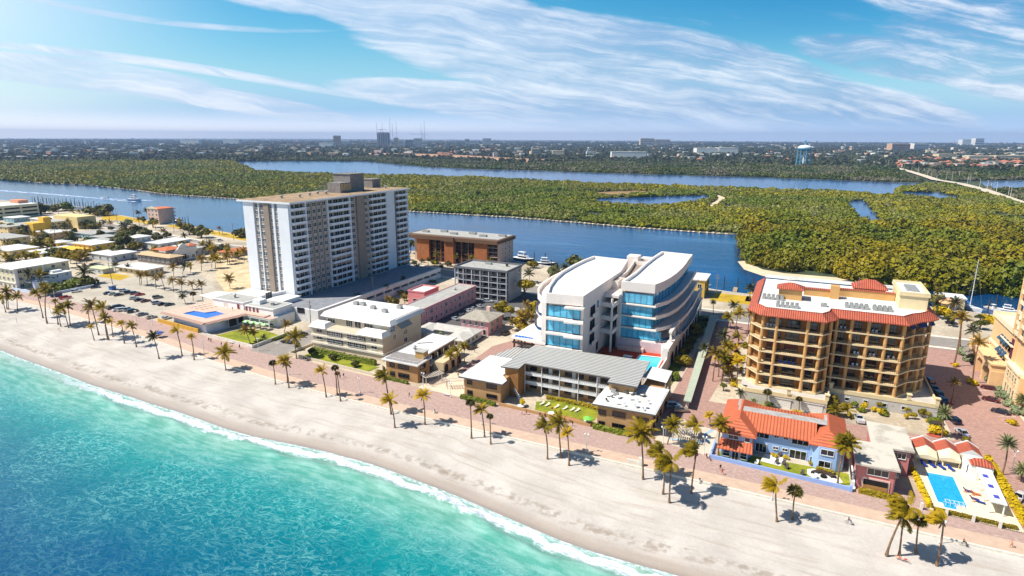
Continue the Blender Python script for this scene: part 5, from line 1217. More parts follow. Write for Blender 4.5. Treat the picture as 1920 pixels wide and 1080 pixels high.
for z in(1.5,5.2,8.9):
 for i in range(3):
  q=MB().box(-707.05,-706.85,320+i*15.5,333.5+i*15.5,z,z+1.5);put(q,'opening',darkm,GS)
put(MB().box(-735,-720,355,364,12.9,16),'roof_house',mat('coral_block',(226,150,116),.85,.08),GS)
for(x0,x1,y0,y1,h,wc,lb) in((-528,-506,296,316,3.8,lbl,'pale blue low shop with a white roof beside the palms'),(-498,-482,290,302,3.8,lbl,'small turquoise walled shop with a pale roof'),(-480,-454,262,288,4.2,lgr,'long grey roofed hall between the yellow houses'),(-503,-478,225,243,4.4,ylp,'pale yellow flat roofed house at the left foreground edge'),(-520,-508,218,232,5.6,ylp,'cream house with a grey entrance tower at the left edge'),(-655,-625,330,350,4,cremt,'low cream hall beside the boat docks'),(-425,-402,245,262,4.2,lgr,'grey flat roofed bungalow by the street cars')):
 block('town_house',lb,'building',x0,x1,y0,y1,h,wc,rooft if x0%2 else roofg,wx=3,wy=3,over=.6)
t=block('waterside_apartments','narrow four storey pink apartment block with an orange roof standing at the water','apartment block',-552,-536.5,375.5,391.5,14.4,mat('dusty_pink_stucco',(214,182,166),.85,.08),mat('orange_flat_roof',(222,120,74),.85,.12),wy=3,floors=4,over=.4)
q=MB();q.add([(-553,375,14.4),(-544,375,16.9),(-536,375,14.4),(-553,375.5,14.4),(-544,375.5,16.9),(-536,375.5,14.4)],[(0,2,1),(3,4,5),(0,1,4,3),(1,2,5,4)]);put(q,'gable',cremt,t)
for f_ in range(4):put(MB().box(-539.5,-536.4,391.5,393.4,2.6+f_*3.4,3.8+f_*3.4),'balcony',white,t)
# ================================================================ plants
lf_coco=leafmat('coconut_frond',(78,80,12),(184,154,20),patch=.06,transl=.25);lf_gold=leafmat('golden_frond',(150,124,10),(216,178,22),transl=.25);lf_fan=leafmat('fan_frond',(44,52,20),(104,96,34),dry=(140,110,50));lf_date=leafmat('date_frond',(84,96,60),(152,154,96),transl=.15);lf_dark=leafmat('dark_frond',(36,44,22),(84,84,36))
lf_dead=mat('dead_frond',(128,92,48),.9,.2,1.);trunkm=mat('palm_trunk',(148,118,92),.95,.2,1.2,rgb2=(98,74,56));barkm=mat('tree_bark',(92,76,60),.95,.2,1.)
def frond(mb,az,el,L,droop,wid,n=9,seg=7,wind=(0,0)):
 """a feather leaf: arching rib with leaflets either side"""
 p=Vector((0,0,0));d=Vector((math.cos(az)*math.cos(el),math.sin(az)*math.cos(el),math.sin(el)));d=(d+Vector((wind[0],wind[1],0))*2.2).normalized();pts=[p.copy()]
 st_=L/seg
 for i in range(seg):
  p=p+d*st_;pts.append(p.copy());d=(d+Vector((wind[0],wind[1],-droop))*(.35+i*.12)).normalized()
 up=Vector((0,0,1))
 for i in range(seg):
  a,b=pts[i],pts[i+1];t=(b-a).normalized();s=t.cross(up)
  s=s.normalized() if s.length>.05 else Vector((1,0,0));nrm=s.cross(t).normalized()
  for k in range(n//2 if i else 2):
   f_=(i+(k+.5)/(n//2))/seg;q=a+(b-a)*((k+.5)/(n//2));w=wid*(math.sin(math.pi*min(1,.12+f_*.85))**.7)
   for sd in(-1,1):
    tip=q+s*sd*w*U(.8,1.1)+t*w*.55-up*w*U(.25,.75)+Vector((wind[0],wind[1],0))*w
    h=t*(st_/(n//2))*.8
    mb.add([tuple(q-h),tuple(q+h),tuple(tip+h*.35),tuple(tip-h*.35)],[(0,1,2,3)])
def coco_crown(name,mtl,n=22,L=3.2,wind=(-.12,-.05),seed=1,dead=3):
 random.seed(seed);q=MB()
 for i in range(n):
  az=i*2.4+U(-.3,.3);el=(1.25-1.55*(i/n))+U(-.12,.12)
  q.mat(0);frond(q,az,el,L*U(.9,1.2),.24+.05*U(-1,1),.72,wind=(wind[0]*U(.6,1.4),wind[1]))
 for i in range(dead):q.mat(1);frond(q,U(0,6.28),-.9,L*.6,.3,.25,6,5)
 q.mat(2).lathe([(.05,-.6),(.22,-.3),(.26,.0),(.12,.35)],(0,0,0),6)
 o=q.build(name,[mtl,lf_dead,barkm]);me=o.data;bpy.data.objects.remove(o);return me
def fan_crown(name,mtl,r=1.9,seed=2,n=300,skirt=True):
 random.seed(seed);q=MB()
 for i in range(n):
  az=U(0,6.28);el=math.asin(U(-.55,1));d=Vector((math.cos(az)*math.cos(el),math.sin(az)*math.cos(el),math.sin(el)*.92));s=d.cross(Vector((U(-1,1),U(-1,1),U(-.3,.3)))).normalized()*.11
  a,b_=d*r*U(.1,.45),d*r*U(.8,1.05)-Vector((0,0,U(.1,.5)*r*.4));mid=(a+b_)/2+Vector((0,0,.08))
  q.add([tuple(a),tuple(mid-s),tuple(b_),tuple(mid+s)],[(0,1,2,3)])
 q.mat(1)
 for i in range(14):
  a=i*.45;q.add([(.2*math.cos(a),.2*math.sin(a),-.1),(.2*math.cos(a+.4),.2*math.sin(a+.4),-.1),(.55*math.cos(a+.3),.55*math.sin(a+.3),-1.1),(.5*math.cos(a),.5*math.sin(a),-1.2)],[(0,1,2,3)])
 o=q.build(name,[mtl,lf_dead]);me=o.data;bpy.data.objects.remove(o);return me
COCO=[coco_crown('crown_coconut',lf_coco,seed=s_,wind=w_) for s_,w_ in((11,(-.12,-.03)),(12,(-.24,-.06)),(13,(-.04,.02)),(14,(-.18,.06)))]
GOLD=[coco_crown('crown_golden',lf_gold,n=18,L=2.9,seed=s_,wind=w_,dead=2) for s_,w_ in((21,(-.16,-.06)),(22,(-.08,0)))]
BIG=[coco_crown('crown_big',lf_coco,n=30,L=3.4,seed=s_,wind=w_,dead=4) for s_,w_ in((31,(-.06,-.02)),(32,(-.22,-.08)))]
BIGG=[coco_crown('crown_big_gold',leafmat('olive_gold_frond',(104,94,10),(206,168,20),transl=.25),n=30,L=3.4,seed=s_,wind=w_,dead=3) for s_,w_ in((41,(-.34,-.08)),(42,(-.42,-.02)))]
UPR=[coco_crown('crown_upright',leafmat('brown_green_frond',(96,84,26),(160,126,40),transl=.2),n=17,L=3.2,seed=s_,wind=(0,0),dead=2) for s_ in(51,52)]
FAN=[fan_crown('crown_fan',lf_fan,seed=s_) for s_ in(61,62)]
def date_crown(seed):
 random.seed(seed);q=MB()
 for i in range(46):
  az=i*2.4;el=1.2-1.75*i/46;frond(q,az,el,3.4*U(.85,1.05),.12,.38,9,6)
 o=q.build('crown_date',[lf_date]);me=o.data;bpy.data.objects.remove(o);return me
DATE=[date_crown(71)];DRK=[coco_crown('crown_dark',lf_dark,n=18,L=3.2,seed=81,wind=(0,0))]
KINDS={'coco':COCO,'gold':GOLD,'big':BIG,'bigg':BIGG,'up':UPR,'fan':FAN,'date':DATE,'dark':DRK}
PN=[0]
def palm(base,top,kind,label,s=1.,group=None,z=0.,r=None):
 bx,by=G(base[0],base[1],z);X,Z=FX(top[0],top[1],by)
 Z=max(z+1.6,Z);PN[0]+=1;random.seed(900+PN[0])
 t=thing('palm_tree',label,'palm',(bx,by,z),0,group)
 if kind not in('big','bigg','fan','date'):s*=1.18
 dx=X-bx;h=Z-z;q=MB();n=8;r0=r or(.12+.009*h);pts,rad=[],[]
 bow=U(-.05,.05)*h
 for i in range(n+1):
  f_=i/n;pts.append((dx*(f_**1.5)+bow*math.sin(math.pi*f_)*.6,U(-.03,.03),-.3+(h+.3)*f_));rad.append(r0*(1.0-.38*f_)+(.14 if i==0 else 0)+(.02 if i%2 else 0))
 q.path(pts,rad,7);q.build('trunk',trunkm,t)
 ms=KINDS[kind];inst('crown',ms[PN[0]%len(ms)],t,(dx,0,h),U(-.5,.5) if kind in('bigg','big','gold','coco') else U(0,6.28),s*U(.94,1.06))
 return t
GB_='palms along the beach'
Z5=zoom(0,460,.25);Z7=zoom(430,500,.25);Z8=zoom(1440,810,.25);ZS=zoom(560,740,.375);ZH8=zoom(1180,740,260/1276.);ZA=zoom(200,480,280/1890.);ZD=zoom(0,360,.125);ZE=zoom(230,360,.125);ZF=zoom(0,470,.125);ZI=zoom(840,620,.25);ZG_=zoom(1300,720,.1875);ZHH=zoom(1560,760,.1875);ZK=zoom(1640,640,280/1890.);ZL=zoom(1780,480,140/605.);ZR=zoom(1280,480,160/576.);ZC=zoom(760,420,.25);ZB=Z7;ZM=zoom(960,440,.25);ZJ=zoom(1300,480,.25);ZY=zoom(920,440,140/1260.)
for z_,b_,t_,k_,s_,lab in((Z5,(42,497),(18,400),'coco',.8,'leftmost beach palm at the left edge of the sand'),(Z5,(52,474),(45,345),'coco',.8,'taller palm in the cluster at the left edge of the beach'),(Z5,(66,476),(62,392),'coco',.75,'short palm third from the left in the left beach cluster'),(Z5,(131,486),(128,380),'coco',.8,'palm with a spread crown at the right of the left beach cluster'),(Z5,(322,540),(276,358),'coco',.8,'tall leaning palm left of the lot entrance with bare trunk'),(Z5,(352,580),(345,330),'coco',.85,'tallest thin straight palm beside the red pickup'),(Z5,(436,588),(412,420),'gold',.55,'small yellow palm behind the trio near the red pickup'),(Z5,(455,602),(432,502),'coco',.65,'short palm in front of the trio near the red pickup'),(Z5,(515,614),(470,470),'coco',.85,'thick palm in the middle of the trio near the red pickup'),(Z5,(527,596),(508,450),'coco',.8,'palm behind the thick one near the red pickup'),(Z5,(740,668),(684,448),'up',.9,'big palm with upright fronds beside the first row of cars'),(Z5,(672,580),(660,480),'up',.75,'thin palm behind the big upright one by the cars'),(Z5,(815,705),(768,470),'coco',.95,'tall palm with drooping fronds near the dark minivan'),(Z5,(806,704),(784,545),'coco',.7,'lower crowned palm leaning on the tall one near the minivan'),(Z5,(705,705),(680,612),'gold',.5,'smallest yellow palm out on the sand before the parking lot'),(Z5,(846,682),(834,572),'gold',.6,'yellow tufted palm behind the row of three near the lot'),(Z5,(932,730),(910,584),'gold',.62,'yellow topped palm first of two before the ochre wall'),(Z5,(1022,757),(984,602),'coco',.68,'palm just left of the ochre garden wall'),(Z5,(1192,845),(1150,685),'dark',.75,'dark ragged palm in front of the blue umbrella'),(Z5,(1366,828),(1326,640),'gold',.72,'slim palm in front of the terrace corner'),(Z5,(1456,856),(1434,685),'gold',.55,'thin small crowned palm right of the terrace corner'),(Z5,(1694,934),(1684,805),'coco',.95,'stout round crowned palm alone on the sand before the lawn'),(Z7,(345,879),(326,722),'fan',.8,'fan palm out on the sand left of the yellow pair'),(Z7,(437,876),(428,722),'coco',.6,'palm behind the yellow one before the beige condominium'),(Z7,(446,906),(410,702),'gold',.85,'yellow palm in front before the beige condominium hedge'),(Z7,(726,976),(692,782),'gold',.72,'thin yellow palm before the beige condominium corner'),(Z7,(810,972),(792,758),'fan',.78,'double crowned fan palm before the brown terrace block'),(Z7,(834,1006),(810,800),'fan',.55,'slim fan palm leaning against the double crowned one'),(ZS,(463,96),(430,-98),'big',.95,'large drooping palm in front of the brown terrace block'),(ZS,(480,158),(456,28),'gold',.75,'yellow palm in front of the large drooping one'),(ZS,(631,146),(622,4),'gold',.8,'bright yellow palm alone before the pergola plaza'),(ZS,(864,214),(859,40),'fan',.85,'tall fan palm first of three before the beach hotel'),(ZS,(930,210),(914,74),'gold',.72,'yellow palm in the middle of three before the beach hotel'),(ZS,(961,243),(956,108),'fan',.6,'small fan palm nearest the sea of three before the hotel'),(ZS,(1244,317),(1230,158),'coco',.78,'leaning palm first of three before the hotel lawn'),(ZS,(1313,313),(1300,140),'coco',.85,'olive palm in the middle of three before the hotel lawn'),(ZS,(1352,349),(1344,190),'gold',.6,'short yellow palm nearest the sea before the hotel lawn'),(ZS,(1722,419),(1712,188),'big',1.12,'very big drooping palm at the corner of the beach hotel'),(ZH8,(310,902),(300,530),'bigg',.95,'golden windblown palm behind its twin before the pergola garden'),(ZH8,(368,978),(388,625),'bigg',1.08,'largest golden windblown palm leaning left before the garden'),(ZH8,(570,897),(622,520),'bigg',.95,'windblown palm with curved trunk right of the golden twins'),(ZH8,(348,455),(405,270),'big',.8,'palm with curved trunk by the white pergola'),(ZH8,(603,405),(602,290),'coco',.8,'palm in the paved garden beside the pergola'),(ZH8,(822,572),(842,262),'big',.82,'tall palm at the left end of the blue house'),(ZH8,(745,290),(738,190),'gold',.5,'small yellow palm by the path left of the blue house'),(Z8,(67,662),(58,405),'bigg',.85,'yellow windblown palm on the sand before the blue house'),(Z8,(185,648),(205,440),'fan',1.0,'round fan palm on the sand before the blue house'),(Z8,(890,916),(1050,560),'bigg',.95,'strongly leaning golden palm at the right end of the beach'),(Z8,(986,912),(1018,640),'coco',.75,'upright palm behind the strongly leaning golden one'),(Z8,(1110,897),(1132,660),'fan',1.0,'dark fan palm between the windblown ones on the right'),(Z8,(1266,988),(1316,672),'bigg',.85,'rightmost windblown golden palm on the sand'),(Z8,(522,398),(585,95),'big',.98,'huge palm with thick leaning trunk at the right end of the blue house'),(Z8,(632,412),(600,60),'big',.8,'second palm trunk leaning between blue and pink house')):
 palm(z_(*b_),z_(*t_),k_,lab,s_,GB_)
for z_,b_,t_,k_,s_,lab in((Z7,(160,582),(120,478),'up',.8,'brownish palm on the green lawn left of its twin'),(Z7,(200,560),(180,492),'up',.7,'brownish palm on the green lawn right of its twin'),(Z7,(262,565),(258,528),'dark',.4,'small dark palm at the end of the green lawn'),(Z7,(410,500),(432,432),'up',.75,'palm in the bed beside the dining pavilion'),(Z7,(505,690),(488,530),'coco',1.05,'large palm overhanging the street end beside the lawn'),(Z7,(508,625),(512,598),'dark',.4,'small palm behind the white street wall'),(Z7,(1670,790),(1660,660),'coco',.7,'palm by the brown terrace block, front of the plaza row'),(Z7,(1715,750),(1710,630),'coco',.7,'second palm of the plaza row by the brown block'),(Z7,(1765,720),(1760,600),'coco',.7,'third palm of the plaza row by the brown block'),(Z7,(1640,660),(1650,610),'coco',.5,'low palm behind the plaza row by the brown block'),(ZB,(1180,310),(1190,240),'up',.6,'palm in the planted court beside the podium'),(ZB,(1320,300),(1310,230),'up',.6,'palm in the planted court beside the pink cube house'),(ZB,(960,290),(960,220),'dark',.55,'dark palm against the podium wall, nearer the beach'),(ZB,(1170,230),(1175,150),'dark',.5,'dark palm against the podium wall, further inland'),(ZB,(1300,170),(1305,90),'dark',.5,'dark palm at the inland end of the podium wall'),(ZC,(110,370),(90,325),'dark',.8,'dark palm by the road near the brick block'),(ZC,(930,440),(925,370),'dark',1.05,'dark spreading palm by the marina beside the grey block'),(ZC,(800,800),(800,740),'up',.7,'ochre palm beside the pink hipped house'),(ZC,(880,800),(880,730),'up',.75,'ochre palm between the pink house and the curved building'),(ZC,(845,905),(845,850),'coco',.5,'small green palm at the corner of the brick street'),(ZC,(1090,440),(1095,400),'date',.6,'pale palm on the marina sand'),(ZR,(206,392),(206,312),'date',.62,'grey green palm at the top of the brick street'),(ZR,(342,392),(345,332),'dark',.85,'dark feathery palm at the top right of the brick street'),(ZR,(320,490),(318,412),'coco',.85,'palm on the brick street beside the balcony block'),(ZR,(278,605),(276,530),'dark',.8,'dark palm halfway down the brick street'),(ZR,(372,600),(378,545),'coco',.8,'palm tucked against the balcony block'),(ZR,(118,738),(150,618),'dark',.6,'drooping palm overhanging the long walkway wall'),(ZR,(240,815),(240,690),'gold',.62,'bright yellow palm in its round bed on the brick street'),(ZR,(330,836),(345,700),'gold',.7,'yellow palm first of the clump before the balcony block'),(ZR,(362,882),(372,720),'gold',.75,'yellow palm in the middle of the clump before the balcony block'),(ZR,(396,680),(360,620),'gold',.6,'yellow palm at the back of the clump before the balcony block'),(ZR,(388,968),(395,915),'dark',.55,'low dark palm behind the orange roof'),(ZG_,(735,240),(742,80),'fan',.75,'fan palm between hedge and first garage door'),(ZG_,(1055,290),(1060,150),'fan',.62,'fan palm between the two garage doors'),(ZG_,(1420,330),(1415,250),'coco',.6,'palm in the bed right of the garage doors'),(ZG_,(1540,330),(1545,260),'coco',.7,'palm by the white pickup behind the blue house'),(ZL,(35,892),(98,500),'up',.85,'tall pale trunked palm left of the arched entrance'),(ZL,(186,1032),(240,700),'up',.85,'tall pale trunked palm in the round red bed'),(ZL,(186,745),(190,600),'dark',.85,'dark palm by the road before the boats'),(ZL,(88,735),(110,480),'coco',.7,'palm across the road by the sailing boat'),(ZK,(960,792),(1010,520),'up',.55,'slim palm in the shadow of the balcony block'),(ZHH,(1100,325),(1125,70),'date',.8,'stiff date palm in the yellow bed behind the cabanas'),(ZHH,(1700,692),(1760,380),'date',.8,'stiff date palm on the paved court right of the loggia'),(ZHH,(1890,760),(1905,640),'date',.7,'low date palm at the right edge of the court'),(ZHH,(1900,60),(1920,-60),'date',.8,'date palm at the right edge beside the parking bays'),(ZA,(422,372),(412,232),'up',.72,'first palm of the row along the sandy lot'),(ZA,(442,362),(438,250),'up',.66,'palm leaning close to the first of the sandy lot row'),(ZA,(516,382),(505,240),'up',.75,'third palm of the row along the sandy lot'),(ZA,(626,412),(614,278),'up',.75,'fourth palm of the row along the sandy lot'),(ZA,(736,438),(684,258),'up',.85,'tallest leaning palm of the row along the sandy lot'),(ZA,(850,455),(832,310),'up',.82,'palm of the sandy lot row beyond the tallest leaning one'),(ZA,(956,468),(942,340),'up',.82,'palm of the sandy lot row behind the dark pair'),(ZA,(1092,425),(1076,352),'up',.8,'short palm near the end of the sandy lot row'),(ZA,(1206,480),(1196,360),'up',.85,'last palm of the sandy lot row by the white canopy'),(ZA,(1002,610),(962,510),'dark',.65,'dark palm by the lot corner, left of the dense one'),(ZA,(1096,570),(1092,478),'fan',.95,'dense dark fan palm at the corner of the lot'),(ZA,(850,265),(842,142),'up',.9,'palm at the front of the sandy lot by the long bungalow'),(ZA,(1564,415),(1548,288),'up',1.0,'lone wide palm on the sand beside the tower'),(ZA,(962,232),(985,132),'dark',.8,'dark palm at the veranda corner'),(ZA,(1062,214),(1060,118),'coco',.8,'palm beside the cars before the veranda'),(ZA,(1202,186),(1196,40),'up',.95,'tall palm left of the pair behind the sandy lot'),(ZA,(1330,156),(1342,40),'coco',.95,'left palm of the pair behind the sandy lot'),(ZA,(1376,152),(1392,30),'coco',.95,'right palm of the pair behind the sandy lot'),(ZA,(1532,106),(1522,14),'up',.95,'palm behind the sandy lot nearest the tower'),(ZA,(1670,40),(1660,-20),'up',.85,'palm by the terracotta bungalow near the tower'),(ZA,(112,186),(106,112),'dark',.7,'palm at the corner of the mint roofed shed'),(ZA,(272,212),(270,140),'dark',.7,'palm before the long bungalow wall'),(ZF,(502,600),(425,352),'dark',.95,'dark leaning palm before the white beach house'),(ZF,(610,560),(590,352),'coco',.95,'broad palm in the middle before the white beach house'),(ZF,(715,545),(690,385),'dark',.9,'brownish palm before the blue shaded wall'),(ZF,(1300,500),(1270,320),'dark',1.35,'very large dark palm right of the white beach house'),(ZF,(655,660),(640,520),'coco',.8,'palm above the dumpsters'),(ZF,(600,680),(600,600),'dark',.6,'low dark palm by the promenade corner'),(ZF,(90,190),(90,95),'coco',1.0,'palm at the left edge behind the cream apartment house'),(ZF,(290,180),(285,90),'coco',.85,'palm by the grey entrance tower at left'),(ZF,(1060,190),(1050,60),'coco',.9,'palm in the grove behind the beach house, left'),(ZF,(1150,230),(1140,100),'coco',.9,'palm in the grove behind the beach house, middle'),(ZF,(1300,190),(1290,30),'coco',.9,'tall palm in the grove by the parked cars'),(ZF,(1740,255),(1730,200),'dark',.6,'small palm left of the long bungalow'),(ZD,(1052,545),(1040,430),'coco',1.0,'palm at the end of the long yellow motel'),(ZD,(822,800),(815,545),'dark',.9,'tall thin palm among the motels'),(ZD,(532,745),(520,645),'coco',1.0,'palm between the cream motel and the yellow bungalow'),(ZD,(415,740),(405,590),'dark',.8,'slender palm by the end wall of the cream motel'),(ZD,(118,830),(110,760),'coco',1.1,'wide palm at the left edge before the cream motel'),(ZD,(1852,605),(1850,505),'dark',1.25,'large dark palm beside the blue low shops'),(ZD,(1562,520),(1560,455),'dark',.9,'palm by the street to the water'),(ZD,(1262,865),(1250,765),'coco',.9,'palm before the orange yellow house'),(ZD,(1100,320),(1090,285),'coco',.8,'small palm near the boat docks, left'),(ZD,(1190,320),(1180,285),'coco',.8,'small palm near the boat docks, right'),(ZE,(245,395),(232,312),'dark',1.0,'dark palm left of the waterside apartments, further one'),(ZE,(385,410),(355,280),'dark',1.05,'dark palm close to the waterside apartments'),(ZE,(930,725),(925,655),'dark',.9,'palm behind the long white roofed shed'),(ZE,(1210,910),(1200,800),'coco',1.1,'bushy palm right of the white villa, left'),(ZE,(1300,930),(1290,830),'dark',1.1,'bushy palm right of the white villa, right'),(ZE,(1200,1060),(1180,1000),'up',1.0,'ochre palm low beside the villa'),(ZE,(1400,1060),(1380,970),'up',1.0,'ochre palm on the sand behind the villa'),(ZE,(1580,1040),(1560,950),'up',1.0,'palm before the terracotta bungalow'),(ZE,(1740,1010),(1740,920),'coco',1.0,'green palm at the corner of the terracotta bungalow'),(ZE,(1350,620),(1340,600),'dark',.5,'tiny palm on the yellow verge by the water')):
 palm(z_(*b_),z_(*t_),k_,lab,s_)
# ---------------------------------------------------------------- bushes, hedges, shade trees
def leafcloud(mb,c,r,n,s,fl=1.,up=.3):
 for _ in range(n):
  a=U(0,6.283);e=math.asin(U(-.55 if up<.5 else-.2,1));k=U(.72,1.04)
  nr=Vector((math.cos(a)*math.cos(e),math.sin(a)*math.cos(e),math.sin(e)));p=Vector((c[0]+nr.x*r[0]*k,c[1]+nr.y*r[1]*k,c[2]+nr.z*r[2]*k))
  nr=(nr+Vector((U(-.7,.7),U(-.7,.7),U(-.3,.8)))).normalized();t=nr.orthogonal().normalized();t.rotate(Matrix.Rotation(U(0,6.28),3,nr));b=nr.cross(t);q=s*U(.6,1.3)
  mb.add([tuple(p-t*q-b*q*fl*.6),tuple(p+t*q-b*q*fl*.6),tuple(p+t*q*.6+b*q*fl),tuple(p-t*q*.6+b*q*fl)],[(0,1,2,3)])
 return mb
def crownmesh(name,mtl,seed,lobes=8,n=46,s=.34,sq=.8,spread=.62):
 random.seed(seed);q=MB()
 for i in range(lobes):
  a=U(0,6.28);rr_=U(.15,spread) if i else 0.;r=U(.34,.52)
  leafcloud(q,(rr_*math.cos(a),rr_*math.sin(a),U(-.12,.42)*sq+(.25 if i==0 else 0)),(r,r,r*sq),n,s*.36)
 o=q.build(name,mtl);me=o.data;bpy.data.objects.remove(o);return me
lf_tree=leafmat('shade_leaves',(46,54,18),(98,96,30));lf_olive=leafmat('olive_leaves',(92,86,14),(164,140,24));lf_yel=leafmat('yellow_leaves',(168,140,10),(222,190,20));lf_hedge=leafmat('hedge_leaves',(74,90,20),(126,132,34));lf_grey=leafmat('grey_leaves',(112,124,92),(160,166,122));lf_pine=leafmat('pine_leaves',(92,90,22),(160,138,30))
CRN={k:[crownmesh('foliage_'+k,m_,sd+i,9,60) for i in range(2)] for k,m_,sd in(('tree',lf_tree,101),('olive',lf_olive,111),('yellow',lf_yel,121),('hedge',lf_hedge,131),('grey',lf_grey,141))}
TN=[0]
def tree(px,h,w,kind,label,group=None,name='shade_tree',cat='tree',xy=None,z=0.,trunk=True):
 """trunk, a few limbs and a crown of leaf clumps; w is the crown's width"""
 x,y=xy or G(px[0],px[1],z);TN[0]+=1;random.seed(3000+TN[0])
 t=thing(name,label,cat,(x,y,z),0,group);hh=h-w*.42
 if trunk:
  q=MB();q.path([(0,0,-.2),(U(-.1,.1)*w,0,hh*.55),(0,0,max(.4,hh))],[.05*w+.06,.04*w+.04,.025*w+.03],6)
  for k in range(3):a=k*2.1+U(0,1);q.tube((0,0,hh*.6),(math.cos(a)*w*.25,math.sin(a)*w*.25,hh+w*.1),.03*w+.02,.02,5)
  q.build('trunk',barkm,t)
 ms=CRN[kind];inst('crown' if trunk else 'foliage',ms[TN[0]%2],t,(0,0,max(hh,w*.2)),U(0,6.28),(w*.56,w*.56,w*.52))
 return t
